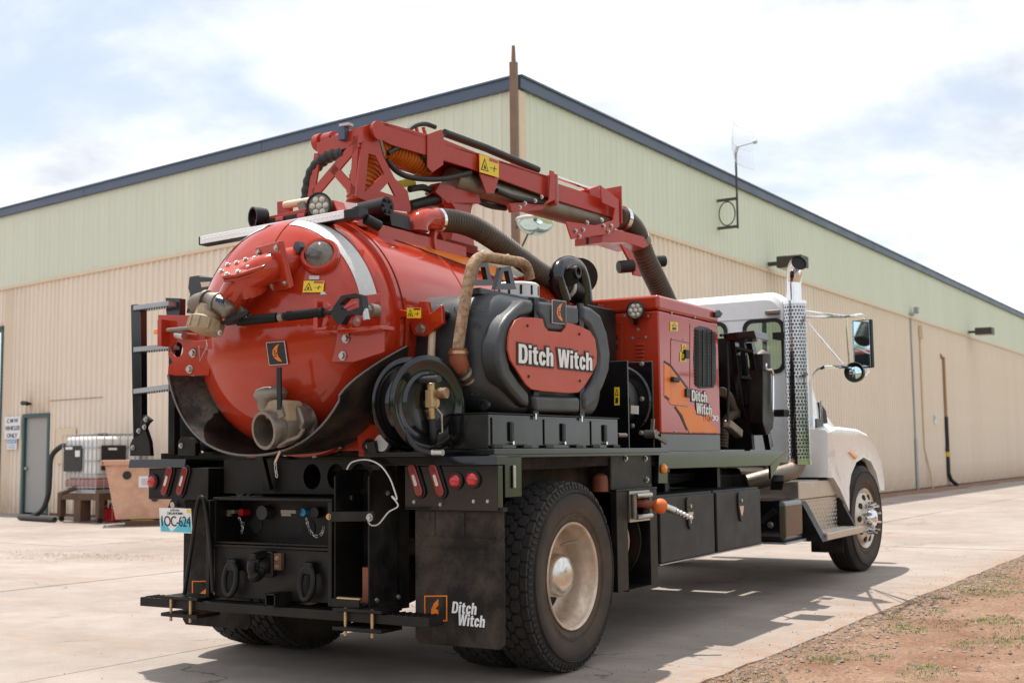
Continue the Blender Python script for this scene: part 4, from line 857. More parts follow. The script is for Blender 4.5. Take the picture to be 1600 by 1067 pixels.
fq2 = lambda u, v: at(u, v, x=-.7925)
f = para(fq2(300, 938), fq2(335, 938), fq2(300, 907)); b = BM()
for poly in ([(0,0),(.05,0),(.05,1),(0,1)], [(.05,.95),(.95,.95),(.95,1),(.05,1)], [(.95,0),(1,0),(1,1),(.95,1)]): prism(b, [f(a, c, .0) for a, c in poly], (-.001, 0, 0))
obj('printed_logo_frame', b, 'orange', fl2, smooth=0); flat('printed_crescent', f, [(.62,.6),(.3,.3),(.25,.1),(.5,.05),(.7,.3)], 'orange', fl2, .0, .001)
part('flap_hanger', bx(BM(), -.94, -.9, -1.325, -.79, .925, .945), 'satin')
# ---------------------------------------------------------------- right side: wheel housing and deck box
part('handle_panel', bx(BM(), -.715, -.545, -1.2, -1.15, .985, 1.195), 'black', bev=.004); part('panel_grip', bx(BM(), -.65, -.625, -1.215, -1.201, 1.03, 1.15), 'steel', bev=.006)
part('wheel_housing', bx(BM(), -.6, .62, -1.0, -.98, .98, 1.19), 'dirty'); part('housing_roof', bx(BM(), -.7, .62, -1.14, -.4, 1.13, 1.188), 'dirty'); part('housing_front', bx(BM(), .6, .62, -1.15, -.5, .5, 1.18), 'dirty')
b = BM(); lathe(b, [(.06, -.06), (.06, .01), (.054, .035), (.03, .05), (0, .055)], at(940, 752, y=-1.08), (0, 0, 1), 20); part('rusty_breather_cap', b, 'rustred')
db = part('side_deck_box', bx(BM(), -.86, .635, -1.19, -.45, 1.236, 1.412), 'black', bev=.004); part('deck_ledge', bx(BM(), -.86, 1.33, -1.225, -1.1, 1.205, 1.2355), 'black', bev=.004)
for x0, x1 in ((-.83, -.47), (-.29, .12), (.27, .60)):
    d = obj('compartment_door', bx(BM(), x0, x1, -1.197, -1.1905, 1.255, 1.395), 'black', db, bev=.003); xm = (x0+x1)/2
    obj('door_grip', bx(BM(), xm-.018, xm+.018, -1.212, -1.198, 1.275, 1.375), 'plastic', d, bev=.008); obj('door_lock', cyl(BM(), (xm, -1.198, 1.265), (xm, -1.216, 1.265), .01, n=10), 'chrome', d)
    for x in (x0+.03, x1-.03): obj('hinge', bx(BM(), x-.045, x+.045, -1.215, -1.198, 1.238, 1.254), 'plastic', d, bev=.003)
part('deck_box_lip', bx(BM(), -.87, .64, -1.2, -.6, 1.413, 1.419), 'satin'); part('rear_deck_box', bx(BM(), -.86, -.45, -1.15, -.72, 1.2365, 1.235+.0) if 0 else bx(BM(), -.84, -.83, -1.18, -.5, 1.236, 1.41), 'black')
# hose-reel cabinet ahead of the wheel
cb = part('reel_cabinet', bx(BM(), .63, 1.17, -1.16, -1.145, .36, .98) if 0 else prism(BM(), [Vector((x, -1.19, z)) for x, z in ((.6, .37), (.75, .37), (.75, .97), (.6, .97))], (0, .6, 0)), 'satin', bev=.004)
part('cabinet_top', bx(BM(), .6, 1.2, -1.19, -.6, .972, .985), 'satin', bev=.003); part('cabinet_panel', bx(BM(), 1.08, 1.19, -1.19, -.6, .36, .971), 'satin', bev=.003); part('cabinet_floor', bx(BM(), .75, 1.08, -1.19, -.6, .36, .372), 'satin')
b = BM(); rc = Vector((.88, -.9, .66)); lathe(b, [(.27, -.1), (.275, -.095), (.27, -.09), (.12, -.09), (.12, .09), (.27, .09), (.275, .095), (.27, .1), (.1, .1)], rc, (1, .0, 0), 40)
rl = part('side_hose_reel', b, 'satin', bev=0); b = BM(); lathe(b, [(.13, -.085), (.2, -.08), (.22, -.04), (.22, .04), (.2, .08), (.13, .085)], rc, (1, 0, 0), 36); obj('wound_hose', b, 'hopper', rl)
fl_ = part('fairlead', bx(BM(), .98, 1.0, -1.205, -1.16, .83, .97) if 0 else prism(BM(), [Vector((x, -1.2, z)) for x, z in ((.76, .78), (1.06, .78), (1.06, .97), (.76, .97))], (0, .02, 0), [[Vector((x, -1.2, z)) for x, z in ((.82, .82), (1.0, .82), (1.0, .93), (.82, .93))]]), 'steel')
for z in (.81, .94): obj('roller', cyl(BM(), (.80, -1.225, z), (1.02, -1.225, z), .017, n=14), 'steel', fl_)
for x in (.8, 1.02): obj('roller', cyl(BM(), (x, -1.215, .80), (x, -1.215, .95), .014, n=14), 'castal', fl_)
hs = part('pressure_hose_end', tube(BM(), [(.9, -1.1, .9), (.93, -1.24, .885), (.95, -1.31, .875)], .025, 12), 'rustred'); b = BM(); bmesh.ops.create_uvsphere(b, u_segments=20, v_segments=12, radius=.048, matrix=Matrix.Translation((.95, -1.32, .873))); obj('hose_stop_ball', b, 'ball', hs, smooth=180)
b = BM(); cyl(b, (.97, -1.35, .865), (.99, -1.41, .84), .024, n=14); tube(b, [(.99, -1.41, .84), (1.01, -1.46, .815), (1.03, -1.5, .79)], [.017, .02, .017], 10, rib=.004, ribn=5); obj('hose_fitting', b, 'steel', hs)
mp_ = part('mid_panel', bx(BM(), .65, 1.25, -1.13, -1.11, .985, 1.2), 'satin')
for u, v in ((977, 716), (1008, 716), (1010, 749)): bolt(at(u, v, y=-1.131), (0, -1, 0), .014, mp_)
part('splash_plate', prism(BM(), [Vector((x, -1.12, z)) for x, z in ((.72, .99), (1.1, .99), (.8, 1.09))], (0, .25, 0)), 'satin')
# side rail
rlp = px([(1030, 709), (1228, 705), (1203, 727), (1043, 732), (1043, 755), (1029, 755)], y=-1.16); rail = part('side_rail', prism(BM(), rlp, (0, .03, 0)), 'black', bev=.003)
part('side_rail_top', bx(BM(), 1.35, 3.75, -1.158, -.95, 1.1985, 1.207), 'black'); part('rail_end_gusset', prism(BM(), px([(1204, 727), (1229, 705), (1205, 748)], y=-1.14), (0, .02, 0)), 'black')
b = BM(); c = at(1036, 732, y=-1.161); lathe(b, [(.033, 0), (.032, .012), (.02, .024), (0, .027)], c, (0, -1, 0), 24); obj('side_marker', b, 'amber', rail, smooth=60)
# toolboxes
for x0, x1 in ((1.215, 2.175), (2.205, 3.15)):
    q = part('side_toolbox', bx(BM(), x0, x1, -1.175, -.7, .488, .928), 'box', bev=.006); d = obj('toolbox_door', bx(BM(), x0+.012, x1-.012, -1.196, -1.176, .492, .912), 'box', q, bev=.006)
    c = Vector(((x0+x1)/2, -1.1965, .79)); S = [c+Vector((x*.07, 0, z*.11)) for x, z in ((-.8,.8),(-.5,1),(.5,1),(.8,.8),(.8,0),(.4,-.75),(0,-1),(-.4,-.75),(-.8,0))]
    l = obj('paddle_latch', prism(BM(), S, (0, -.014, 0)), 'plastic', d, bev=.006); obj('latch_cup', prism(BM(), [c+Vector((x*.045, -.0145, z*.05-.02)) for x, z in ((-1,.6),(1,.6),(.6,-.3),(0,-1),(-.6,-.3))], (0, -.003, 0)), 'chrome', l); obj('latch_lock', cyl(BM(), c+Vector((0, -.014, .05)), c+Vector((0, -.022, .05)), .014, n=12), 'chrome', l)
part('box_bottom_strip', bx(BM(), 1.22, 3.15, -1.19, -1.15, .478, .487), 'galv')
for x in (1.9, 2.9): part('box_hanger', bx(BM(), x-.03, x+.03, -.95, -.55, .93, 1.14), 'satin')
for k in range(6): part('hydraulic_line', tube(BM(), smoothpath([(1.4, -.7-.03*k, 1.02+.01*k), (2.2, -.72-.02*k, .98+.03*(k % 3)), (3.4, -.7, 1.03)], 6), .014, 8), 'bhose')
part('wheel_chock', bx(BM(), 2.3, 2.5, .3, .6, .48, .7) if 0 else bx(BM(), 2.1, 2.3, .2, .5, .3, .5), 'satin') if 0 else None
# battery box and steps
bb = part('battery_box', bx(BM(), 3.72, 4.24, -1.19, -.65, .455, .80), 'black', bev=.05, seg=4); obj('box_foot', bx(BM(), 3.72, 4.25, -1.2, -.7, .44, .456), 'galv', bb); obj('box_strap', beam(BM(), (3.7, -1.0, .62), (3.7, -1.12, .72), .02, .05), 'plastic', bb); bolt((3.7, -1.08, .6), (-1, 0, 0), .02, bb)
def stepbox(name, pts, y0, y1):
    return part(name, prism(BM(), [Vector((x, y0, z)) for x, z in pts], (0, y1-y0, 0)), 'diamond', bev=.006)
b = BM(); bx(b, 4.35, 5.45, -1.12, -.7, .78, .935); s1_ = part('upper_step', b, 'diamond', bev=.01); b = BM(); bx(b, 4.42, 5.55, -1.10, -.7, .47, .775); s2_ = part('step_riser', b, 'diamond', bev=.005)
b = BM(); bx(b, 4.55, 5.72, -1.3, -1.0, .42, .485); s3_ = part('lower_step', b, 'diamond', bev=.01); part('step_bracket', prism(BM(), [Vector((4.4, y, z)) for y, z in ((-1.0, .78), (-1.12, .76), (-1.3, .42), (-1.0, .42))], (.14, 0, 0)), 'satin'); part('step_bracket', prism(BM(), [Vector((5.56, y, z)) for y, z in ((-1.0, .78), (-1.12, .76), (-1.26, .49), (-1.0, .49))], (.05, 0, 0)), 'satin')
def treads(par, gx0, gx1, ga, pa, pb, nx, ny):   # raised lozenges of the tread plate
    b = BM(); pa, pb = Vector(pa), Vector(pb); n_ = (pb-pa).cross(Vector((1,0,0))).normalized(); n_ = n_ if n_.z > .2 or n_.y < -.2 else -n_
    for i in range(nx):
        for j in range(ny):
            x = gx0+(gx1-gx0)*(i+.5)/nx; p = pa.lerp(pb, (j+.5)/ny); p = Vector((x, p.y, p.z)); t = (pb-pa).normalized(); d = (Vector((1,0,0))+t*(1 if (i+j) % 2 else -1)).normalized(); k = d.cross(n_)
            v = [b.verts.new(p+d*.021), b.verts.new(p+k*.008), b.verts.new(p-d*.021), b.verts.new(p-k*.008), b.verts.new(p+n_*.006)]
            for a, c in ((0,1),(1,2),(2,3),(3,0)): b.faces.new((v[a], v[c], v[4]))
    o = obj('tread_pattern', b, 'diamond', par, smooth=0); o['kind'] = 'stuff'
treads(s1_, 4.36, 5.44, 0, (0, -1.11, .9355), (0, -.72, .9355), 26, 9); treads(s2_, 4.44, 5.54, 0, (0, -1.1005, .48), (0, -1.1005, .77), 26, 8); treads(s3_, 4.57, 5.7, 0, (0, -1.29, .4855), (0, -1.11, .4855), 30, 5)
part('front_mud_flap', bx(BM(), 5.60, 5.615, -1.13, -.82, .23, .5), 'flap', bev=.003)
b = BM(); tube(b, smoothpath([(4.1, -.75, .93), (4.2, -.95, .99), (4.34, -1.08, 1.04), (4.4, -1.115, 1.15)], 8), .075, 20); part('exhaust_pipe', b, 'castal'); part('exhaust_clamp', beam(BM(), (3.86, -1.1, .98), (4.04, -1.02, .9), .1, .06), 'satin', bev=.006)
# ---------------------------------------------------------------- cab
def loft(bm, rings, cap=True):
    V = [[bm.verts.new(p) for p in r] for r in rings]; n = len(V[0])
    for a, b_ in zip(V, V[1:]):
        for i in range(n): bm.faces.new((a[i], a[(i+1) % n], b_[(i+1) % n], b_[i]))
    if cap: bm.faces.new(V[0][::-1]); bm.faces.new(V[-1])
    return bm
def rrect(x, y0, y1, z0, z1, r, n=6, rt=None):
    rt = rt or r; P = []
    for cy, cz, a0, q in ((y1-rt, z1-rt, 0, rt), (y0+rt, z1-rt, pi/2, rt), (y0+r, z0+r, pi, r), (y1-r, z0+r, 3*pi/2, r)):
        P += [Vector((x, cy+q*cos(a0+pi/2*k/n), cz+q*sin(a0+pi/2*k/n))) for k in range(n+1)]
    return P
CX = 4.60
zr = 2.66; CW = .965
ZS = (1.84, 2.34)
def cring(x, w, z1, rt):   # cab cross-section with fixed belt and header lines
    P = [Vector((x, w-.06, 1.1)), Vector((x, w, 1.16)), Vector((x, w, ZS[0])), Vector((x, w-.01, min(ZS[1], z1-.12)))]
    n = 6
    for k in range(n+1): a = pi/2*k/n; P.append(Vector((x, w-.02-rt+rt*cos(a), z1-min(rt, z1-ZS[0]-.1)+min(rt, z1-ZS[0]-.1)*sin(a))))
    Q = [Vector((x, -p.y, p.z)) for p in reversed(P)]; return P + Q
rings = [cring(CX, CW-.03, zr-.08, .14), cring(CX+.03, CW, zr-.03, .16), cring(CX+.12, CW, zr, .18), cring(CX+.2, CW, zr+.01, .18), cring(CX+.56, CW, zr-.02, .18), cring(CX+.64, CW-.01, zr-.12, .16), cring(CX+.86, CW-.06, 2.02, .06)]
b = BM(); V = [[b.verts.new(p) for p in r] for r in rings]; n_ = len(V[0])
for a, (r0, r1) in enumerate(zip(V, V[1:])):
    for i in range(n_):
        j = (i+1) % n_
        if a == 3 and i in (2, n_-4): continue       # door windows
        if a == 5 and 3 <= i <= n_-5: continue        # windscreen
        b.faces.new((r0[i], r0[j], r1[j], r1[i]))
b.faces.new((V[-1][0], V[-1][1], V[-1][2], V[-1][n_-3], V[-1][n_-2], V[-1][n_-1]))
cab = part('cab', b, 'white', smooth=40)
def rr2(x, y0, y1, z0, z1, r, n=6): return rrect(x, y0, y1, z0, z1, r, n)
W1 = (at(1224, 540, x=CX).y+.01, at(1166, 540, x=CX).y, at(1195, 579, x=CX).z, at(1195, 503, x=CX).z)
W2 = (at(1133, 540, x=CX).y, .42, W1[2]+.0, W1[3]+.0)
obj('rear_wall', prism(BM(), rings[0], (.012, 0, 0), [rr2(CX, *W, .07) for W in (W1, W2)]), 'white', cab, smooth=30)
for W in (W1, W2):
    o = obj('rear_window', prism(BM(), rr2(CX-.004, W[0]-.0, W[1], W[2], W[3], .07), (.006, 0, 0)), 'glass', cab)
    g = .028; obj('window_gasket', prism(BM(), rr2(CX-.012, W[0]-g, W[1]+g, W[2]-g, W[3]+g, .085), (.02, 0, 0), [rr2(CX-.012, W[0]+.006, W[1]-.006, W[2]+.006, W[3]-.006, .065)]), 'plastic', o)
obj('roof_seam', bx(BM(), CX-.006, CX-.001, -CW+.04, CW-.04, 2.41, 2.418), 'greypl', cab); obj('rear_grip', bx(BM(), CX-.05, CX-.006, W1[0]+.0, W1[0]+.14, 2.44, 2.48), 'castal', cab, bev=.01)
for s in (-1, 1):
    obj('door_window', prism(BM(), [Vector((x, s*(CW-.006), z)) for x, z in ((CX+.2, ZS[0]), (CX+.56, ZS[0]), (CX+.56, ZS[1]), (CX+.2, ZS[1]))], (0, -s*.005, 0)), 'glass', cab)
P = [rings[5][3], rings[5][n_-4], rings[6][n_-4], rings[6][3]]; P = [Vector((CX+.63, .86, 2.5)), Vector((CX+.63, -.86, 2.5)), Vector((CX+.855, -.88, 1.96)), Vector((CX+.855, .88, 1.96))]
obj('windscreen', prism(BM(), P, (.006, 0, .003)), 'glass', cab)
for y in (-.5, .5): obj('seat', bx(BM(), CX+.2, CX+.36, y-.22, y+.22, 1.3, 1.86), 'dark', cab, bev=.05)
obj('grab_pillar', bx(BM(), CX+.05, CX+.08, W1[0]+.17, W1[0]+.205, 1.84, 2.5), 'dark', cab)
# ---------------------------------------------------------------- hood and fenders
def hs(x, w, z0, z1, r): return rrect(x, -w, w, z0, z1, .04, 6, r)
b = BM(); hood = part('hood', loft(b, [hs(5.55, .93, 1.0, 1.92, .28), hs(5.75, .90, 1.0, 1.86, .28), hs(6.2, .82, 1.0, 1.74, .26), hs(6.7, .76, .9, 1.64, .25), hs(7.1, .70, .8, 1.56, .25), hs(7.35, .64, .75, 1.46, .28), hs(7.42, .55, .8, 1.36, .28)]), 'white', smooth=50)
obj('grille', bx(BM(), 7.4, 7.45, -.45, .45, .85, 1.32), 'chrome', hood, bev=.02); part('front_bumper', bx(BM(), 7.3, 7.46, -1.02, 1.02, .45, .8), 'plastic', bev=.05, seg=4)
def fender(s):
    # side outline (x, z) of the fender, outer top line and arch
    outer = [(5.0, .96), (5.0, 1.40), (5.3, 1.43), (5.7, 1.43), (6.1, 1.42), (6.45, 1.37), (6.75, 1.25), (6.95, 1.08), (7.04, .88), (7.05, .78)]
    inner = [(5.25, .95), (5.45, .84), (5.74, .62), (5.765, .84), (5.85, .97), (6.05, 1.085), (6.32, 1.13), (6.6, 1.085), (6.8, .96), (6.93, .78)]
    b = BM(); rings = []
    for y, k, lift in ((-1.165, .0, -.10), (-1.19, .35, -.045), (-1.17, .75, -.012), (-1.10, 1.0, 0), (-.75, 1.0, .02), (-.6, 1.0, .10)):
        r = []
        for i, (o, q) in enumerate(zip(outer, inner)):
            d = Vector((q[0]-o[0], q[1]-o[1])).normalized(); r.append(Vector((o[0]-d.x*lift*(1 if i > 0 else 0), s*-y if s > 0 else y, o[1]-d.y*lift*(1 if i > 0 else .0))))
        rings.append(r)
    V = [[b.verts.new(p) for p in r] for r in rings]
    I = [b.verts.new((x, s*1.165, z)) for x, z in inner]; I2 = [b.verts.new((x, s*1.10, z)) for x, z in inner]
    for a, c in zip(V, V[1:]):
        for i in range(len(a)-1): b.faces.new((a[i], a[i+1], c[i+1], c[i]))
    for i in range(len(I)-1): b.faces.new((V[0][i], V[0][i+1], I[i+1], I[i])); b.faces.new((I[i], I[i+1], I2[i+1], I2[i]))
    o = part('fender', b, 'white', smooth=60)
    b = BM(); obj('wheel_arch', prism(b, [Vector((x, s*1.1, z)) for x, z in [(x, z) for x, z in inner[3:]]] + [Vector((x, s*1.1, z)) for x, z in ((6.98, .8), (6.85, .99), (6.63, 1.12), (6.32, 1.17), (6.03, 1.125), (5.82, 1.0), (5.72, .85))], (0, -s*.5, 0)), 'dirty', o)
    obj('fender_back', bx(BM(), 5.01, 5.04, s*1.15, s*.75, .97, 1.39), 'white', o); obj('front_splash', bx(BM(), 6.92, 6.97, s*1.08, s*.7, .5, .95), 'plastic', o, bev=.02)
    return o
fr_ = fender(-1); fender(1)
# side skirt between cab and hood (cowl), latch, vent, marker
part('cowl', loft(BM(), [hs(5.36, .955, 1.05, 1.93, .12), hs(5.56, .93, 1.0, 1.92, .26)]), 'white', smooth=50)
obj('marker_lamp', prism(BM(), px([(1328, 706), (1333, 705), (1341, 714), (1338, 717)], y=-1.19), (0, .03, 0)), 'amber', fr_, bev=.004)
obj('hood_vent', prism(BM(), [Vector((x, -.925, z)) for x, z in ((5.72, 1.48), (5.95, 1.47), (5.9, 1.60), (5.72, 1.68))], (0, .06, 0)), 'dark', hood, bev=.01)
obj('vent_rim', tube(BM(), [Vector((x, -.927, z)) for x, z in ((5.72, 1.47), (5.72, 1.69))], .012, 8), 'chrome', hood)
lt = part('hood_latch', bx(BM(), 5.18, 5.24, -1.10, -1.05, 1.25, 1.42), 'plastic', bev=.015); obj('latch_plate', bx(BM(), 5.12, 5.34, -1.06, -1.046, 1.3, 1.5), 'plastic', lt)
# ---------------------------------------------------------------- exhaust stack with perforated guard
SX, SY, SR = 4.40, -1.115, .1
st0 = part('exhaust_stack', cyl(BM(), (SX, SY, 1.1), (SX, SY, 2.5), .06, n=24), 'castal')
path = smoothpath([(SX, SY, 2.4), (SX, SY, 2.64), (SX-.005, SY-.005, 2.72), (SX-.045, SY-.035, 2.81), (SX-.10, SY-.085, 2.845)], 8)
b = BM(); tube(b, path, [.066]*20 + [.07]*30, 24, caps=False); obj('curved_tip', b, 'chrome', st0, smooth=60)
d = (path[-1]-path[-2]).normalized(); obj('tip_bore', cyl(BM(), path[-1]-d*.05, path[-1]-d*.012, .067, n=24), 'dark', st0)
def perforated(r, z0, z1, na, nz):
    b = BM(); dz = (z1-z0)/nz; k = 6
    for j in range(nz):
        band = j/nz; solid = .487 < band < .503 or j in (0, nz-1)
        for i in range(na):
            a0 = 2*pi*(i+(.5 if j % 2 else 0))/na; da = 2*pi/na; zc = z0+dz*(j+.5)
            def P(a, z, rr=r): return b.verts.new((SX+cos(a)*rr, SY+sin(a)*rr, z))
            O = [(a0-da/2, zc-dz/2), (a0, zc-dz/2), (a0+da/2, zc-dz/2), (a0+da/2, zc+dz/2), (a0, zc+dz/2), (a0-da/2, zc+dz/2)]
            if solid: b.faces.new([P(*q) for q in O]); continue
            h = .30*dz; I = [(a0+cos(t)*h/r, zc+sin(t)*h) for t in [-pi*5/6+2*pi*q/6 for q in range(6)]]
            A = [P(*q) for q in O]; B = [P(*q) for q in I]
            for q in range(6): b.faces.new((A[q], A[(q+1) % 6], B[(q+1) % 6], B[q]))
    bmesh.ops.remove_doubles(b, verts=b.verts[:], dist=.0004)
    return b
hsd = obj('perforated_guard', perforated(SR, 1.10, 2.51, 22, 46), 'guard', st0, smooth=80)
obj('guard_core', cyl(BM(), (SX, SY, 1.10), (SX, SY, 2.50), SR-.014, n=24), 'dark', st0)
for z in (1.10, 2.51): b = BM(); lathe(b, [(SR-.004, -.015), (SR+.005, -.015), (SR+.005, .015), (SR-.004, .015)], (SX, SY, z), (0, 0, 1), 32); obj('guard_band', b, 'chrome', st0)
part('stack_mount', bx(BM(), 4.1, 4.24, -1.09, -1.0, 1.5, 1.56), 'satin'); part('stack_mount', bx(BM(), 4.42, 4.62, -1.02, -.9, 2.2, 2.26), 'satin')
# ---------------------------------------------------------------- mirror
MY = -1.62
def mp(u, v, y=MY): return at(u, v, y=y)
cabA, cabB, cabC = Vector((5.15, -.96, 2.52)), Vector((5.15, -.96, 2.46)), Vector((5.3, -.97, 1.9))
b = BM(); r = .011
tube(b, smoothpath([cabA, mp(1320, 494), mp(1343, 491), mp(1352, 497), mp(1353, 505)], 6), r, 8); tube(b, [cabB, mp(1321, 495)], r, 8); tube(b, [cabB, mp(1318, 570)], .007, 8); tube(b, [mp(1322, 495), mp(1327, 568)], .008, 8); tube(b, smoothpath([cabC, mp(1283, 575), mp(1315, 573), mp(1328, 574)], 6), .014, 8); tube(b, smoothpath([mp(1333, 574), mp(1350, 572), mp(1358, 578), mp(1350, 588)], 6), .008, 8)
mr_ = part('mirror_arm', b, 'chrome')
c0 = mp(1347, 537); e = Vector((.62, -.78, 0)).normalized()
mm_ = part('wing_mirror', BM() if 0 else box(BM(), c0+Vector((.035, 0, 0)), (.05, .185, .43), radians(-14)), 'plastic', bev=.012, seg=3)
q = Matrix.Rotation(radians(-14), 4, 'Z'); obj('mirror_glass', box(BM(), c0+Vector((.035, 0, 0))+q@Vector((-.034, 0, 0)), (.006, .165, .405), radians(-14)), 'mirror', mm_)
c1 = mp(1336, 582, MY-.02); b = BM(); lathe(b, [(.082, .05), (.088, .02), (.084, -.005), (.078, -.01)], c1, (-1, -.05, .05), 32); sp_ = part('spot_mirror', b, 'plastic'); b = BM(); lathe(b, [(.079, -.0), (.06, .012), (.03, .02), (0, .022)], c1, (-1, -.05, .05), 32); obj('convex_glass', b, 'mirror', sp_, smooth=80); b = BM(); lathe(b, [(.08, -.03), (.05, -.05), (0, -.055)], c1, (-1, -.05, .05), 24); obj('mirror_back', b, 'plastic', sp_)
# far-side mirror
b = BM(); tube(b, [(5.2, 1.05, 2.45), (5.15, 1.6, 2.4), (5.15, 1.6, 1.95), (5.15, 1.05, 1.85)], .012, 8); part('mirror_arm', b, 'chrome'); part('wing_mirror', box(BM(), (5.15, 1.62, 2.15), (.06, .18, .42)), 'chrome', bev=.02)
# ---------------------------------------------------------------- black rack and ladder behind the cab
bx_ = [(1140, 518), (1172, 522)]
def rk(u, v, x): return at(u, v, x=x)
RX = 3.35
rack = part('rear_rack_panel', prism(BM(), [Vector((RX+.25, y, z)) for y, z in ((-.35, 1.22), (-.98, 1.22), (-.93, 2.16), (-.35, 2.16))], (.06, 0, 0)), 'satin', bev=.004)
Lr = [Vector((RX-.35, -.80, 2.12)), Vector((RX+.05, -.80, 1.22))]; Rr = [Vector((RX+.12, -1.0, 2.12)), Vector((RX+.35, -1.05, 1.22))]
A0, A1 = at(1145, 522, y=-.9), at(1170, 702, y=-.9); B0, B1 = at(1172, 533, y=-1.02), at(1202, 700, y=-1.02)
ld_ = part('rack_ladder', beam(BM(), A0, A1, .05, .09), 'black', bev=.004); obj('ladder_rail', beam(BM(), B0, B1, .05, .08), 'black', ld_, bev=.004)
for k in range(4):
    t = .12+.25*k; obj('ladder_step', beam(BM(), A0.lerp(A1, t), B0.lerp(B1, t-.02), .10, .022), 'satin', ld_)
part('rack_head', prism(BM(), [at(1131, 521, x=2.95), at(1178, 516, x=2.95), at(1182, 528, x=2.95), at(1132, 532, x=2.95)], (.3, 0, 0)), 'black', bev=.004)
part('control_box', prism(BM(), px([(1192, 552), (1204, 552), (1207, 640), (1210, 645), (1208, 670), (1198, 680), (1192, 660)], y=-1.1), (0, .12, 0)), 'satin', bev=.008)
part('grab_handle', tube(BM(), smoothpath([at(u, v, y=-1.12) for u, v in ((1197, 568), (1198, 577), (1207, 579), (1208, 600), (1208, 640))], 5), .009, 8), 'chrome'); part('beacon_body', cyl(BM(), at(1186, 562, y=-1.05), at(1186, 556, y=-1.05)+Vector((.1, 0, .01)), .05, n=20), 'castal')
part('coolant_hose', tube(BM(), smoothpath([at(u, v, y=-.85) for u, v in ((1128, 612), (1138, 620), (1146, 640), (1158, 655), (1170, 670))], 6), .036, 14, rib=.005, ribn=22), 'hose'); part('coolant_hose', tube(BM(), smoothpath([at(u, v, y=-.85) for u, v in ((1130, 700), (1134, 660), (1148, 645))], 6), .036, 14, rib=.005, ribn=18), 'hose')
part('grey_actuator', beam(BM(), at(1136, 662, y=-1.0), at(1155, 678, y=-1.0), .07, .07), 'castal', bev=.015)
part('side_stay', tube(BM(), smoothpath([at(u, v, y=-1.0) for u, v in ((1126, 524), (1134, 530), (1138, 600), (1137, 660))], 4), .012, 8), 'satin')
part('equipment_mass', bx(BM(), 2.85, 3.5, -.75, .9, 1.22, 2.0), 'satin', bev=.03)
# ---------------------------------------------------------------- power pack (red engine box)
EX0, EX1, EY, EZ0, EZ1 = 1.62, 2.735, -1.04, 1.335, 2.295
eb = part('engine_enclosure', bx(BM(), EX0, EX1, EY, .55, EZ0, EZ1-.11), 'red', bev=.012, seg=3); obj('enclosure_hood', bx(BM(), EX0-.006, EX1+.006, EY-.006, .556, EZ1-.106, EZ1), 'red', eb, bev=.025, seg=4); obj('enclosure_base', bx(BM(), EX0+.004, EX1-.004, EY+.004, .55, 1.212, EZ0-.001), 'black', eb, bev=.004)
def ey(u, v, o=.002): return at(u, v, y=EY-o)
def ex(u, v, o=.002): return at(u, v, x=EX0-o)
# side air grille
gz = [(1086, 512), (1094, 509), (1108, 512), (1116, 522), (1119, 545), (1119, 595), (1115, 606), (1092, 607), (1086, 600), (1084, 560)]
gr = obj('side_grille', prism(BM(), px(gz, y=EY-.004), (0, .012, 0)), 'plastic', eb, bev=.003)
for k in range(17):
    t = (k+.7)/17.5; a, c = ey(1087, 513+90*t, .006), ey(1117, 516+87*t, .006); obj('grille_slat', beam(BM(), a, c, .012, .012), 'satin', gr)
for k in range(4): a, c = ey(1091+7*k, 515, .012), ey(1091+7*k, 604, .012); obj('grille_rib', beam(BM(), a, c, .008, .006), 'plastic', gr)
# access door seam, latches, swoosh
for P in ([(1048, 530), (1078, 536)], [(1048, 530), (1048, 632)], [(1048, 632), (1077, 636)], [(1078, 506), (1078, 622)]):
    obj('panel_seam', beam(BM(), ey(*P[0], .001), ey(*P[1], .001), .004, .004), 'rustred', eb)
for u, v in ((1075, 553), (1076, 614)): obj('door_latch', prism(BM(), px([(u-3, v-7), (u+3, v-6), (u+3, v+7), (u-3, v+6)], y=EY-.02), (0, .02, 0)), 'plastic', eb, bev=.004)
obj('t_handle', beam(BM(), ey(1050, 592, .02), ey(1060, 594, .02), .03, .035), 'plastic', eb, bev=.01)
obj('swoosh_stripe', prism(BM(), px([(1038, 567), (1047, 573), (1076, 612), (1076, 632), (1048, 632), (1042, 622), (1038, 618)], y=EY-.003), (0, .003, 0)), 'orange', eb, smooth=0); obj('swoosh_stripe', prism(BM(), px([(1056, 634), (1079, 634), (1120, 670), (1122, 676), (1077, 675), (1074, 668)], y=EY-.003), (0, .003, 0)), 'orange', eb, smooth=0)
obj('swoosh_line', prism(BM(), px([(1038, 563), (1048, 569), (1075, 605), (1076, 612), (1047, 573), (1038, 567)], y=EY-.003), (0, .003, 0)), 'text_dark', eb, smooth=0); obj('swoosh_line', prism(BM(), px([(1039, 617), (1046, 622), (1046, 626), (1039, 621)], y=EY-.003), (0, .003, 0)), 'text_dark', eb, smooth=0); obj('swoosh_line', prism(BM(), px([(1056, 635), (1066, 648), (1075, 672), (1073, 672), (1063, 650), (1054, 636)], y=EY-.0035), (0, .003, 0)), 'text_dark', eb, smooth=0)
def outlined(s, p00, p10, p01, par, out=.075, mt='whitepl'):
    bold('lettering_outline', s, p00, p10, p01, 'text_dark', par, .09, .002, .0015); bold('lettering', s, p00, p10, p01, mt, par, .0, .0045, .001)
outlined('Ditch', ey(1080, 626), ey(1104, 629), ey(1080, 609), eb); outlined('Witch', ey(1087, 646), ey(1111, 649), ey(1087, 629), eb)
text('model_lettering', 'HXT', ey(1099, 657), ey(1112, 658), ey(1099, 648), 'orange', eb, off=.03, lift=.004); text('model_lettering', '30', ey(1112, 657), ey(1122, 658), ey(1112, 648), 'whitepl', eb, off=.03, lift=.004)
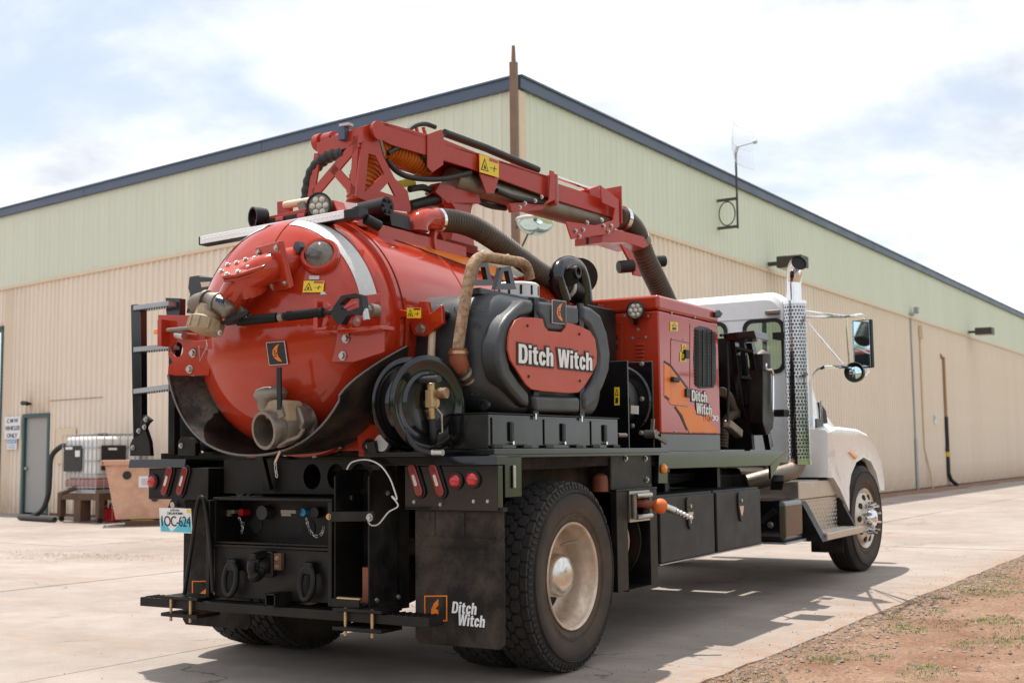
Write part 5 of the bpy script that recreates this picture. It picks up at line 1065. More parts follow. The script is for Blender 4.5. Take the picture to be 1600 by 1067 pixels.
warn(ey(1047, 517), ey(1059, 517.5), ey(1047, 503), eb, True); warn(ey(1065, 552), ey(1072, 552), ey(1065, 538), eb, True); warn(ey(1062, 565), ey(1072, 565), ey(1062, 550), eb, True)
for u, v in ((1049, 489), (1085, 496), (1050, 529), (1068, 530), (1054, 674), (1078, 675), (1100, 675), (1119, 676)): bolt(ey(u, v, .0), (0, -1, 0), .007, eb)
# rear face: lamp, louvres, panel
def worklamp(name, c, ax, parent, r=.062, n=7):
    c = Vector(c); ax = Vector(ax).normalized(); b = BM(); lathe(b, [(0, -.06), (r*.6, -.058), (r*.95, -.03), (r*1.05, 0), (r*1.05, .012), (r*.93, .014), (r*.9, .004)], c, ax, 28); o = obj(name, b, 'plastic', parent, smooth=40)
    b = BM(); lathe(b, [(r*.92, .004), (0, .005)], c, ax, 28); obj('reflector', b, 'castal', o)
    s, t = frame(ax)
    for k in range(n):
        q = c + ax*.006 + (Vector((0,0,0)) if k == 0 else (s*cos(2*pi*k/(n-1)) + t*sin(2*pi*k/(n-1)))*r*.56); b = BM(); lathe(b, [(r*.26, 0), (r*.2, .006), (0, .009)], q, ax, 14); obj('led', b, 'led', o, smooth=80)
    return o
wl = worklamp('work_lamp', ex(993, 485, .07), (-1, -.1, .02), eb); obj('lamp_bracket', beam(BM(), ex(993, 495, .05), ex(993, 506, .02), .03, .03), 'satin', wl)
for P in ([(945, 505), (972, 503)], [(972, 503), (971, 560)], [(985, 527), (1016, 527)]): obj('panel_seam', beam(BM(), ex(*P[0], .001), ex(*P[1], .001), .004, .004), 'rustred', eb)
for k in range(5): obj('louvre', prism(BM(), px([(993, 537+6*k), (1005, 536+6*k), (1006, 539.5+6*k), (993, 540+6*k)], x=EX0-.012), (.012, 0, 0)), 'red', eb, bev=.003)
for i in range(5):
    for j in range(2):
        u, v = 951+3.3*i, 527+(i % 2)*3+j*14
        obj('vent_slot', prism(BM(), px([(u-1.2, v-3), (u+1.2, v-3), (u+1.2, v+4), (u-1.2, v+4)], x=EX0-.002), (.002, 0, 0)), 'dark', eb)
for u, v in ((975, 494), (1009, 527), (989, 528), (997, 515), (1012, 494)): bolt(ex(u, v, .0), (-1, 0, 0), .008, eb)
obj('lift_handle', tube(BM(), [ex(924, 479, .0), ex(924, 477, .05), ex(932, 476, .05), ex(932, 478, .0)], .012, 8), 'chrome', eb)
obj('rear_camera', prism(BM(), px([(1118, 487), (1124, 484), (1130, 490), (1126, 496), (1118, 495)], y=EY-.03), (0, .1, 0)), 'plastic', eb, bev=.005)
# second reel assembly between tank and engine box
for nm, u0, u1, v0, v1, xx in (('reel_side_plate', 955, 965, 560, 650, 1.0),):
    pass
RXA = 1.28
b = BM(); rc2 = Vector((1.22, -.83, 1.55)); lathe(b, [(.24, -.17), (.25, -.165), (.24, -.15), (.11, -.14), (.11, .14), (.24, .15), (.25, .165), (.24, .17), (.0, .17)], rc2, (1, 0, 0), 40); r2 = part('upper_hose_reel', b, 'black'); b = BM(); lathe(b, [(.12, -.13), (.17, -.13), (.19, 0), (.17, .13), (.12, .13)], rc2, (1, 0, 0), 32); obj('wound_hose', b, 'bhose', r2)
b = BM(); bx(b, 1.02, 1.035, -1.08, -.6, 1.22, 1.8); part('reel_side_plate', b, 'black', bev=.004); b = BM(); bx(b, 1.41, 1.425, -1.08, -.6, 1.22, 1.82); rp = part('reel_side_plate', b, 'black', bev=.02, seg=3)
warn(at(960, 633, x=.70), at(968, 633, x=.70), at(960, 605, x=.70), T, True)
qd = quad('data_label', at(986, 646, x=1.0), at(998, 647, x=1.0), at(986, 633, x=1.0), 'whitepl', rp)
for u, v in ((1003, 568), (1003, 623), (1002, 676), (988, 665)): bolt(at(u, v, x=1.018), (-1, 0, 0), .012, rp)
b = BM(); c = at(1019, 678, y=-1.1); cyl(b, c+Vector((0, .05, 0)), c+Vector((0, -.03, 0)), .03, n=14); beam(b, c, c+Vector((.12, -.05, -.06)), .02, .02); beam(b, c, c+Vector((.02, 0, .1)), .02, .02); beam(b, c, c+Vector((.1, 0, .01)), .018, .018); part('reel_crank', b, 'castal')
part('drain_pipe', cyl(BM(), at(965, 680, y=-1.1), at(978, 680, y=-1.1), .014, n=12), 'castal')
# ---------------------------------------------------------------- moulded water tank
WX0, WX1, WYF, WZ0, WZ1 = -.72, .585, -1.15, 1.42, 2.08
def supers(y, x0, x1, z0, z1, r, n=7): return [Vector((p.y, y, p.z)) for p in rrect(0, x0, x1, z0, z1, r, n)]
b = BM(); loft(b, [supers(-.50, WX0+.06, WX1-.06, WZ0, WZ1-.04, .16), supers(-.56, WX0, WX1, WZ0, WZ1, .2), supers(-.98, WX0, WX1, WZ0, WZ1, .2), supers(-1.07, WX0+.02, WX1-.01, WZ0, WZ1-.015, .2), supers(-1.12, WX0+.07, WX1-.04, WZ0+.01, WZ1-.06, .18), supers(-1.135, WX0+.12, WX1-.08, WZ0+.03, WZ1-.11, .15)])
wt = part('water_tank', b, 'tank', smooth=50)
def lobe(pts, d=.06, mt='tank', name='moulded_lobe', y=-1.185):
    return obj(name, prism(BM(), px(pts, y=y), (0, d+.05, 0)), mt, wt, bev=.028, seg=4, smooth=50)
lobe([(808, 480), (820, 468), (836, 470), (834, 490), (812, 497), (800, 512), (794, 535), (794, 552), (799, 575), (812, 595), (828, 613), (829, 638), (818, 632), (800, 612), (784, 590), (777, 560), (777, 535), (786, 508), (795, 492)])
lobe([(911, 476), (925, 480), (940, 492), (950, 520), (955, 552), (953, 580), (944, 605), (932, 628), (914, 643), (912, 617), (926, 597), (935, 578), (936, 555), (932, 533), (922, 510), (910, 500)])
lobe([(841, 470), (905, 478), (906, 507), (884, 515), (882, 520), (854, 517), (850, 500), (841, 490)], name='moulded_bridge'); lobe([(834, 616), (908, 620), (907, 646), (838, 645)], d=.03, name='moulded_foot')
for u0, v0, u1, v1 in ((839, 462, 838, 648), (909, 470, 910, 652)):
    P = [at(u0, v0+4, y=-1.17), at(u0, v0+30, y=-1.172), at(u0, 560, y=-1.165), at(u1, v1-8, y=-1.172), at(u1, v1, y=-1.2)]
    b = BM(); bx_w = .028
    vs = [[b.verts.new(p+Vector((s*bx_w, o, 0))) for s, o in ((-1, 0), (1, 0), (1, .02), (-1, .02))] for p in P]
    for a, c in zip(vs, vs[1:]):
        for i in range(4): b.faces.new((a[i], a[(i+1) % 4], c[(i+1) % 4], c[i]))
    o = obj('tank_strap', b, 'plastic', wt); obj('strap_bolt', cyl(BM(), at(u1, v1-2, y=-1.205), at(u1, v1+7, y=-1.205), .009, n=8), 'chrome', o)
pp = [(806, 500), (815, 496), (830, 496), (848, 498), (851, 510), (857, 517), (878, 519), (884, 512), (886, 504), (905, 509), (922, 517), (930, 530), (933, 552), (932, 568), (926, 583), (914, 602), (904, 613), (890, 614), (850, 611), (831, 608), (822, 600), (808, 578), (798, 562), (794, 545), (795, 528), (798, 514)]
sp = obj('name_plate', prism(BM(), px(pp, y=-1.2), (0, .012, 0)), 'plate_red', wt, bev=.002)
for u, v in ((824, 509), (905, 522), (826, 588), (906, 595)): obj('screw', cyl(BM(), at(u, v, y=-1.2), at(u, v, y=-1.204), .008, n=10), 'text_dark', sp)
py_ = -1.201
p00, p10, p01 = at(809, 567, y=py_), at(924, 579, y=py_), at(809, 537, y=py_)
bold('lettering_outline', 'Ditch Witch', p00, p10, p01, 'text_dark', sp, .1, .002, .002); bold('lettering', 'Ditch Witch', p00, p10, p01, 'whitepl', sp, .0, .005, .002)
text('registered_mark', '®', at(923, 561, y=py_), at(928, 561.5, y=py_), at(923, 555, y=py_), 'text_dark', sp, off=0, lift=.002)
logo(at(862, 505, y=-1.19), at(884, 507, y=-1.19), at(862, 468, y=-1.19), wt)
text('embossed_numbers', '75', at(737, 511, x=WX0-.003), at(750, 512, x=WX0-.003), at(737, 501, x=WX0-.003), 'tank', wt, off=.0, lift=.003); text('embossed_numbers', '25', at(735, 617, x=WX0-.003), at(750, 618, x=WX0-.003), at(735, 608, x=WX0-.003), 'tank', wt, off=.0, lift=.003); text('embossed_numbers', 'US GAL', at(710, 490, x=WX0-.003), at(758, 488, x=WX0-.003), at(710, 480, x=WX0-.003), 'tank', wt, off=.0, lift=.003)
lathe(b := BM(), [(.03, 0), (.03, .02), (.022, .022), (.02, .014), (0, .014)], at(759, 633, x=WX0-.0), (-1, 0, 0), 20); obj('drain_plug', b, 'plastic', wt)
# filler cap
c = Vector((.10, -.80, WZ1)); b = BM(); lathe(b, [(.20, -.01), (.2, .03), (.17, .04), (.0, .04)], c, (0, 0, 1), 32); obj('filler_collar', b, 'plastic', wt); b = BM(); lathe(b, [(.135, .04), (.135, .125), (.12, .135), (.05, .14), (0, .14)], c, (0, 0, 1), 36); cp_ = obj('filler_cap', b, 'whitepl', wt)
for k in range(12): a = 2*pi*k/12+.2; box(b := BM(), c+Vector((cos(a)*.134, sin(a)*.134, .085)), (.006, .014, .055), a); obj('cap_slot', b, 'dark', cp_)
# wand cradles
for u0, u1, v0 in ((737, 771, 446), (775, 807, 452)):
    Yc = -.98; P = [(u0, v0), (u1, v0), (u1-9, v0-36), (u0+8, v0-34)]; H = [(u0+8, v0-9), (u1-9, v0-9), (u1-13, v0-29), (u0+12, v0-28)]
    cr = part('wand_cradle', prism(BM(), px(P, y=Yc), (0, .03, 0), [px(H, y=Yc)]), 'black'); c = at((u0+u1)/2+3, v0-43, y=Yc+.01)
    obj('wire_clip', tube(BM(), [c+Vector((.03*cos(a), -.0, .04*sin(a))) for a in [pi*k/10-.6 for k in range(14)]], .005, 6), 'tape', cr)
part('cradle_base', bx(BM(), -.62, -.1, -1.0, -.9, WZ1-.02, WZ1+.02), 'tank', bev=.01)
# sight tube
part('sight_tube', tube(BM(), [at(674, 556, x=-.76), at(676, 505, x=-.76)], .02, 12), 'trimcream'); part('tube_elbow', tube(BM(), smoothpath([at(676, 507, x=-.76), at(679, 494, x=-.76), at(692, 492, x=-.74), at(698, 493, x=-.70)], 6), .026, 12), 'plastic')
# ---- suction wand hung on the cradles (a thing of its own)
Yw = -.97
wpts = [at(u, v, y=Yw) for u, v in ((716, 562), (716, 545), (719, 520), (727, 470), (735, 425), (741, 410), (752, 402), (775, 404), (800, 408), (815, 411), (824, 420), (828, 436))]
e = empty('suction_wand', wpts[0], 'rusty bent steel suction pipe hung over the dark grey water tank', 'pipe')
def rel(o, e): o.matrix_parent_inverse = Matrix.Translation(-e.location); return o
rel(obj('pipe', tube(BM(), smoothpath(wpts, 6), .031, 16), 'rust', e), e)
a, c = wpts[0], at(721, 578, y=Yw); rel(obj('pipe_coupling', tube(BM(), [wpts[1], a, a.lerp(c, .6), c], [.046, .05, .05, .044], 16), 'rustred', e), e); rel(obj('coupling_band', cyl(BM(), at(716, 549, y=Yw), at(716, 554, y=Yw), .053, n=20), 'brass', e), e)
dd = (at(732, 592, y=Yw)-c).normalized(); b = BM(); lathe(b, [(.044, -.02), (.044, .0), (.037, .01), (.037, .02), (.047, .03), (.047, .04), (.04, .05), (.04, .07), (.047, .075), (.047, .085), (.036, .087), (.034, .02), (0, .02)], c, dd, 24); rel(obj('camlock_end', b, 'castal', e, smooth=40), e)
# ---------------------------------------------------------------- hose reel on the rear deck
RA_ = Vector((-.30, -1, .0)).normalized(); RC = Vector((-.98, -.90, 1.47))
def disc(c, mt, nm):
    b = BM(); lathe(b, [(.0, .0), (.09, .0), (.095, .012), (.15, .014), (.165, .0), (.2, .0), (.21, .008), (.232, .008), (.24, -.002), (.246, .006), (.246, .012), (.24, .014), (.23, .02), (.21, .02), (.2, .012), (.165, .012), (.15, .026), (.09, .024), (.0, .012)], c, RA_, 64); return b
rl2 = part('hose_reel', disc(RC, 'black', 0), 'black', smooth=40); obj('reel_flange', disc(RC-RA_*.15, 'black', 0), 'black', rl2, smooth=40); obj('reel_hub', cyl(BM(), RC, RC-RA_*.15, .1, n=32), 'black', rl2)
b = BM()
for k in range(6): lathe(b, [(.13, -.013), (.143, -.008), (.147, 0), (.143, .008), (.13, .013)], RC-RA_*(.015+.023*k), RA_, 40)
obj('wound_hose', b, 'greyhose', rl2)
s_, t_ = frame(RA_)
obj('crank_grip', cyl(BM(), RC+Vector((-.06, .0, .115)), RC+Vector((-.06, 0, .115))+RA_*.15, .018, n=14), 'tank', rl2)
obj('trailing_hose', tube(BM(), smoothpath([at(u, v, x=-1.12) for u, v in ((628, 600), (622, 625), (626, 650), (636, 678), (650, 698), (668, 706), (684, 707))], 6), .013, 10), 'bhose', rl2); obj('hose_ferrule', cyl(BM(), at(676, 707, x=-1.12), at(692, 707, x=-1.12), .016, n=12), 'steel', rl2)
c = RC+RA_*.05; b = BM(); cyl(b, RC+RA_*.0, c+RA_*.02, .03, n=14); box(b, c+Vector((-.02, 0, .02)), (.045, .045, .09)); cyl(b, c+Vector((-.02, 0, .06)), c+Vector((-.02, 0, .10)), .02, n=10); cyl(b, c+Vector((-.02, 0, -.02)), c+Vector((-.01, 0, -.09)), .017, n=10); sw = obj('swivel_valve', b, 'brass', rl2, bev=.004)
obj('valve_knob', cyl(BM(), c+Vector((.03, -.01, .05)), c+Vector((.035, -.06, .05)), .028, n=14), 'rust', rl2); obj('feed_hose', tube(BM(), smoothpath([c+Vector((-.01, 0, -.08)), c+Vector((.0, 0, -.16)), c+Vector((.03, .02, -.2))], 6), .02, 10), 'bhose', rl2); obj('valve_lever', tube(BM(), [c+Vector((.0, -.02, -.03)), c+Vector((.03, -.03, -.06)), c+Vector((.035, -.03, -.15)), c+Vector((.01, -.03, -.155))], .006, 8), 'steel', rl2)
part('reel_stand', bx(BM(), -1.05, -.75, -.86, -.76, 1.2, 1.235) if 0 else bx(BM(), -.93, -.8, -.80, -.70, 1.2, 1.42), 'black'); part('reel_foot', bx(BM(), -1.12, -.7, -.98, -.6, 1.2005, 1.222), 'black', bev=.003)
c = at(601, 692, x=-.9); part('pressure_gauge', cyl(BM(), c, c+Vector((-.03, 0, 0)), .045, n=24), 'whitepl')
# ---------------------------------------------------------------- debris tank
XR, ZC, RT = -.85, 1.878, .652
DX, DD, DR = -1.0, .30, .628     # dome start, depth, radius
b = BM(); lathe(b, [(.0, -.78), (RT*.5, -.72), (RT*.9, -.6), (RT, -.42), (RT, 1.66), (RT, 1.663)], (.825, 0, ZC), (-1, 0, 0), 96); tank = part('debris_tank', b, 'red', smooth=50)
b = BM(); lathe(b, [(RT, -.0), (RT+.022, .0), (RT+.022, .03), (RT, .03)], (XR+.03, 0, ZC), (-1, 0, 0), 96); obj('tank_flange', b, 'red', tank)
b = BM(); lathe(b, [(RT+.008, 0), (RT+.018, .004), (RT+.018, .014), (RT+.008, .018)], (XR-.002, 0, ZC), (-1, 0, 0), 96); obj('door_seal', b, 'bhose', tank)
prof = [(RT+.022, 0), (RT+.022, .03), (RT-.005, .032), (RT-.008, .10), (DR, .13)]
for k in range(1, 13): a = pi/2*k/12; prof.append((DR*cos(a), .13+DD*sin(a)))
b = BM(); lathe(b, prof, (XR-.02, 0, ZC), (-1, 0, 0), 96); door = part('tank_door', b, 'red', smooth=50)
def dome(u, v):
    d = ray(u, v); best = None; A = Vector((XR-.15, 0, ZC)); S = Vector((1/DD, 1/DR, 1/DR)); o = Vector((a*s for a, s in zip(CAM-A, S))); q = Vector((a*s for a, s in zip(d, S)))
    aa, bb_, cc = q.dot(q), 2*o.dot(q), o.dot(o)-1; D = bb_*bb_-4*aa*cc
    t = (-bb_-sqrt(max(D, 0)))/(2*aa); P = CAM+d*t; nn = Vector(((P.x-A.x)/DD**2, P.y/DR**2, (P.z-ZC)/DR**2)).normalized(); return P, nn
def dome_quad(u0, v0, u1, v1):
    """tangent parallelogram (p00, p10, p01) for a decal whose image corners are (u0,v1) (u1,v1) (u0,v0)"""
    P, n = dome((u0+u1)/2, (v0+v1)/2); P = P+n*.012
    f = lambda u, v: atp(u, v, P, n)
    return f(u0, v1), f(u1, v1+2), f(u0, v0)
logo(*[atp(u, v, dome(434, 552)[0]+dome(434, 552)[1]*.008, dome(434, 552)[1]) for u, v in ((421, 571), (450, 569), (416, 535))], door)
warn(*[atp(u, v, dome(490, 448)[0]+dome(490, 448)[1]*.008, dome(490, 448)[1]) for u, v in ((473, 457), (505, 457), (475, 439))], door)
quad('blank_label', *[atp(u, v, dome(491, 434)[0]+dome(491, 434)[1]*.006, dome(491, 434)[1]) for u, v in ((483, 437), (499, 437), (483, 431))], 'greypl', door)
# reflective tape arcs on the door rim
def arc_tape(a0, a1, x, wd, r):
    b = BM(); n = 24; A = []
    for k in range(n+1):
        a = radians(a0+(a1-a0)*k/n); A.append([b.verts.new((x+w_, -r*cos(a), ZC+r*sin(a))) for w_ in (-wd/2, wd/2)])
    for p, q in zip(A, A[1:]): b.faces.new((p[0], p[1], q[1], q[0]))
    return b
def dome_tape(a0, a1, q0, q1):
    b = BM(); A = []
    for k in range(29):
        a = radians(a0+(a1-a0)*k/28); A.append([b.verts.new((XR-.15-(DD+.003)*sin(q), -(DR+.003)*cos(q)*cos(a), ZC+(DR+.003)*cos(q)*sin(a))) for q in [radians(q0+(q1-q0)*j/4) for j in range(5)]])
    for p, q in zip(A, A[1:]):
        for j in range(4): b.faces.new((p[j], p[j+1], q[j+1], q[j]))
    return b
obj('reflective_tape', dome_tape(14, 82, 3, 21), 'tape', door, smooth=60); obj('reflective_tape', dome_tape(100, 150, 3, 21), 'tape', door, smooth=60)
# orange swoosh along the tank shoulder
b = BM(); A = []; n = 20
for k in range(n+1):
    t = k/n; x = XR+.12+1.35*t; a = radians(72-26*t); w_ = radians(2+6.5*min(1, t*2.5)); A.append([b.verts.new((x, -(RT+.002)*cos(q), ZC+(RT+.002)*sin(q))) for q in (a-w_, a, a+w_)])
for p, q in zip(A, A[1:]):
    for i in range(2): b.faces.new((p[i], p[i+1], q[i+1], q[i]))
obj('swoosh_stripe', b, 'orange', tank)
b = BM(); A = []
for k in range(n+1):
    t = k/n; x = XR+.12+1.35*t; a = radians(72-26*t)-radians(2+6.5*min(1, t*2.5)); A.append([b.verts.new((x, -(RT+.0025)*cos(q), ZC+(RT+.0025)*sin(q))) for q in (a-radians(1.2), a+radians(.2))])
for p, q in zip(A, A[1:]): b.faces.new((p[0], p[1], q[1], q[0]))
obj('swoosh_line', b, 'text_dark', tank)
# tank cradle under the barrel and top walkway plate
for x in (-.75, 0.6): part('tank_cradle', bx(BM(), x-.05, x+.05, -.5, .5, 1.19, 1.4), 'red', bev=.01)
part('tank_underframe', bx(BM(), -.86, 1.3, -.45, -.36, 1.2, 1.34), 'red', bev=.01); part('tank_underframe', bx(BM(), -.86, 1.3, .36, .45, 1.2, 1.34), 'red', bev=.01)
lk = part('door_lift_arm', prism(BM(), px([(556, 668), (575, 660), (600, 668), (606, 700), (560, 706)], x=-.9), (.04, 0, 0)), 'red', bev=.006); bolt(at(577, 697, x=-.9), (-1, 0, 0), .03, lk, 'satin'); bolt(at(577, 697, x=-.925), (-1, 0, 0), .015, lk)
# rubber apron round the lower half of the door
def apron():
    b = BM(); n = 60; A = []
    for k in range(n+1):
        ph = radians(-82+155*k/n); R_ = RT+.04-.045*max(0, cos(ph))**6        # 0 = bottom, + = left
        xr_ = -1.30
        if ph < radians(-58): t = (radians(-58)-ph)/radians(24); xr_ = -1.32 + .44*t**1.7
        elif ph > 0: xr_ = -1.3+.05*ph/1.2
        row = []
        for j in range(9):
            x = XR+.0 + (xr_-XR)*j/8; q = R_ + .015*(j/8) ; row.append(Vector((x, q*sin(ph), ZC-q*cos(ph))))
        A.append(row)
    return A
A = apron(); b = BM(); V1 = [[b.verts.new(p) for p in r] for r in A]; V2 = [[b.verts.new(p+(Vector((0, p.y, p.z-ZC)).normalized()*.009)) for p in r] for r in A]
for V, fl in ((V1, 0), (V2, 1)):
    for i in range(len(V)-1):
        for j in range(8): b.faces.new((V[i][j], V[i][j+1], V[i+1][j+1], V[i+1][j]))
for i in range(len(V1)-1): b.faces.new((V1[i][8], V2[i][8], V2[i+1][8], V1[i+1][8]))
for i in (0, -1):
    for j in range(8): b.faces.new((V1[i][j], V1[i][j+1], V2[i][j+1], V2[i][j]))
ap = part('splash_apron', b, 'apron', smooth=50)
obj('apron_edge_trim', tube(BM(), [r[8] for r in A], .005, 6), 'greyhose', ap)
for ph in (-40, -22, -6, 12, 28, 44):
    p = Vector((XR-.02, (RT+.03)*sin(radians(ph)), ZC-(RT+.03)*cos(radians(ph)))); n_ = Vector((0, -sin(radians(ph)), cos(radians(ph)))); bolt(p, n_, .014, ap)
# weld seams on the door
b = BM(); tube(b, [Vector((XR-.15-DD*sin(q)-.001, -DR*cos(q)*cos(1.45), ZC+DR*cos(q)*sin(1.45))) for q in [radians(4+50*k/16) for k in range(17)]], .004, 6); obj('weld_seam', b, 'red', door)
b = BM(); lathe(b, [(DR+.001, -.004), (DR+.005, 0), (DR+.001, .004)], (XR-.15, 0, ZC), (-1, 0, 0), 96); obj('weld_seam', b, 'red', door)
b = BM(); lathe(b, [(RT, -.004), (RT+.004, 0), (RT, .004)], (-.15, 0, ZC), (-1, 0, 0), 96); obj('weld_seam', b, 'red', tank)
# sight glass
P, n = dome(501, 402); b = BM(); lathe(b, [(.105, -.03), (.105, .025), (.095, .04), (.08, .04), (.075, .02)], P, n, 32); sg = obj('sight_glass_ring', b, 'red', door); b = BM(); lathe(b, [(.076, .015), (.07, .05), (.045, .075), (0, .085)], P, n, 28); obj('sight_glass', b, 'castal' if 0 else 'clear', sg, smooth=80); obj('glass_backing', cyl(BM(), P-n*.0, P+n*.012, .075, n=24), 'castal', sg)
b = BM(); q = P+n*.05+Vector((0, .11, .03)); cyl(b, q, q+Vector((-.035, .01, 0)), .035, n=6); obj('clamp_knob', b, 'tank', sg); obj('clamp_lug', beam(BM(), P+n*.02, q, .05, .035), 'red', sg)
P, n = dome(497, 388); 
# top-left discharge elbow with bolted flange
e0 = [Vector(dome(467, 410)[0])+Vector((.1, 0, 0))]
pth = [at(470, 407, x=-1.16), at(440, 413, x=-1.27), at(412, 423, x=-1.36), at(388, 436, x=-1.40), at(372, 452, x=-1.40), at(362, 472, x=-1.39), at(355, 490, x=-1.38)]
el = part('discharge_elbow', tube(BM(), smoothpath(pth, 6), .08, 24), 'red', smooth=60)
def flange(P, ax, hw, th, name, par, nb=0):
    s, t = frame(ax); b = BM(); prism(b, [Vector(P)+s*a*hw+t*c*hw for a, c in ((-1,-1),(1,-1),(1,1),(-1,1))], Vector(ax).normalized()*th); o = obj(name, b, 'red', par, bev=.006)
    for a in (-.75, .75):
        for c in (-.75, .75): bolt(Vector(P)+s*a*hw+t*c*hw-Vector(ax).normalized()*.001, -Vector(ax).normalized(), .013, o)
    return o
ax = (pth[0]-pth[1]).normalized(); flange(pth[1].lerp(pth[2], .55), ax, .125, .02, 'elbow_flange', el); flange(pth[1].lerp(pth[2], .40), ax, .122, .018, 'elbow_flange', el)
# bolted inspection cover on the elbow top
cn = Vector((-.55, -.1, .8)).normalized(); c0_ = at(380, 416, x=-1.44); cpx_ = lambda u, v, o=0: atp(u, v, c0_+cn*o, cn)
cv = [cpx_(u, v) for u, v in ((341, 423), (352, 412), (397, 400), (412, 399), (418, 410), (410, 416), (370, 429), (347, 432))]
ic = part('inspection_cover', prism(BM(), cv, cn*-.016), 'redm', bev=.003); obj('cover_flange', prism(BM(), [p-cn*.02 for p in cv], cn*-.016), 'redm', ic, bev=.003)
for u, v in ((346, 424), (356, 414), (370, 411), (384, 406), (398, 404), (410, 406), (355, 429), (372, 425), (388, 418), (402, 413)): bolt(cpx_(u, v, .001), cn, .011, ic)
b = BM(); q = at(385, 425, x=-1.40); cyl(b, c0_-cn*.15, c0_-cn*.036, .085, .085, n=24); obj('cover_neck', b, 'red', ic)
# ---- gate valve with cap on the left bracket
vb = at(330, 483, x=-1.44); 
vp_ = smoothpath([at(u, v, x=-1.46) for u, v in ((299, 481), (310, 473), (328, 470), (346, 477), (360, 490))], 5); gv = part('gate_valve', tube(BM(), vp_, [.022, .034, .042, .046, .048, .05, .05, .05, .048, .046, .046, .048, .05, .052, .052, .05, .048, .046, .044, .04, .03], 18), 'castal', smooth=50)
for k, (u, v) in enumerate(((322, 470), (340, 474))): obj('casting_rib', cyl(BM(), at(u-2, v, x=-1.46), at(u+2, v+1, x=-1.46), .06, n=20), 'castal', gv, bev=.004)
obj('valve_neck', cyl(BM(), at(332, 478, x=-1.46), at(326, 498, x=-1.46), .055, .062, n=20), 'castal', gv); obj('maker_tag', prism(BM(), px([(337, 465), (349, 468), (348, 474), (336, 471)], x=-1.525), (.01, 0, 0)), 'navy', gv)
fl3 = obj('valve_flange', prism(BM(), px([(334, 462), (350, 455), (362, 460), (388, 494), (384, 503), (372, 505)], x=-1.41), (.016, 0, 0)), 'castal', gv, bev=.004); obj('valve_flange', prism(BM(), px([(337, 461), (353, 454), (365, 459), (391, 493), (387, 502), (375, 504)], x=-1.385), (.016, 0, 0)), 'castal', gv, bev=.004)

dn = Vector((-.25, .12, -.95)).normalized(); c = at(325, 497, x=-1.46); b = BM(); lathe(b, [(.07, -.06), (.075, .0), (.088, .01), (.09, .05), (.085, .075), (.078, .08), (0, .082)], c, dn, 28); cap_ = obj('dust_cap', b, 'captan', gv, smooth=40)
for k in range(10):
    a = 2*pi*k/10; s__, t__ = frame(dn); q = c+dn*.045+(s__*cos(a)+t__*sin(a))*.09; obj('cap_rib', beam(BM(), q-dn*.03, q+dn*.025, .012, .012), 'captan', cap_)
obj('valve_paddle', prism(BM(), px([(343, 503), (382, 485), (389, 487), (385, 492), (355, 506), (346, 507)], x=-1.47), (.02, 0, 0)), 'satin', gv, bev=.003); obj('safety_wire', tube(BM(), [at(u, v, x=-1.47) for u, v in ((322, 530), (324, 540), (312, 564), (311, 540))], .0025, 5), 'steel', gv)
for u, v in ((347, 461), (360, 465), (383, 496), (373, 500), (344, 520)): bolt(at(u, v, x=-1.412 if v < 510 else -1.5), (-1, 0, 0), .011, gv)
# ---- left red bracket (door latch) and right bracket with spray gun holder
lb = pl('latch_bracket', [(247, 492), (312, 493), (330, 500), (331, 545), (326, 586), (262, 587), (263, 571), (270, 566), (262, 553), (268, 545), (262, 535), (247, 541)], 'red', .012, T, [circ(277, 546, 9, 12, 14)], x=-1.22)
obj('bracket_fold', prism(BM(), px([(296, 533), (330, 530), (376, 522), (376, 540), (330, 546), (296, 542)], x=-1.25), (.2, 0, 0)), 'red', lb, bev=.004); obj('bracket_arm', prism(BM(), px([(331, 506), (375, 500), (376, 535), (331, 545)], x=-1.2), (.2, 0, 0)), 'red', lb, bev=.006)
for u, v in ((302, 552), (297, 577)): bolt(at(u, v, x=-1.221), (-1, 0, 0), .018, lb)
obj('bracket_tab', prism(BM(), px([(246, 500), (252, 499), (252, 541), (246, 541)], x=-1.28), (.06, 0, 0)), 'red', lb); obj('latch_rod', cyl(BM(), at(262, 516, x=-1.26), at(312, 511, x=-1.3), .012, n=10), 'castal', lb); obj('latch_bolt', cyl(BM(), at(276, 523, x=-1.25), at(288, 525, x=-1.27), .02, n=10), 'steel', lb); obj('amber_marker', prism(BM(), px([(240, 515), (246, 514), (246, 522), (240, 522)], x=-1.2), (.03, 0, 0)), 'amber', lb, bev=.004)
rb_ = pl('gun_bracket', [(497, 512), (520, 505), (560, 520), (600, 512), (600, 550), (552, 566), (503, 566), (505, 552), (513, 540), (514, 528), (524, 515)], 'red', .012, T, x=-1.19)
obj('bracket_shelf', prism(BM(), px([(508, 517), (594, 508), (594, 514), (530, 522)], x=-1.26), (.12, 0, 0)), 'red', rb_, bev=.003); obj('bracket_back', prism(BM(), px([(497, 470), (595, 458), (595, 515), (520, 520), (500, 512)], x=-1.13), (.012, 0, 0)), 'red', rb_, bev=.004)
obj('wand_fork', prism(BM(), px([(489, 468), (495, 467), (496, 512), (512, 509), (508, 515), (489, 516)], x=-1.38), (.05, 0, 0)), 'red', rb_, bev=.003); obj('wand_fork', prism(BM(), px([(503, 470), (512, 476), (512, 500), (506, 515), (500, 515), (505, 498), (505, 482)], x=-1.36), (.03, 0, 0)), 'red', rb_, bev=.003)
for u, v in ((541, 529), (536, 556), (558, 503)): bolt(at(u, v, x=-1.192), (-1, 0, 0), .018, rb_)
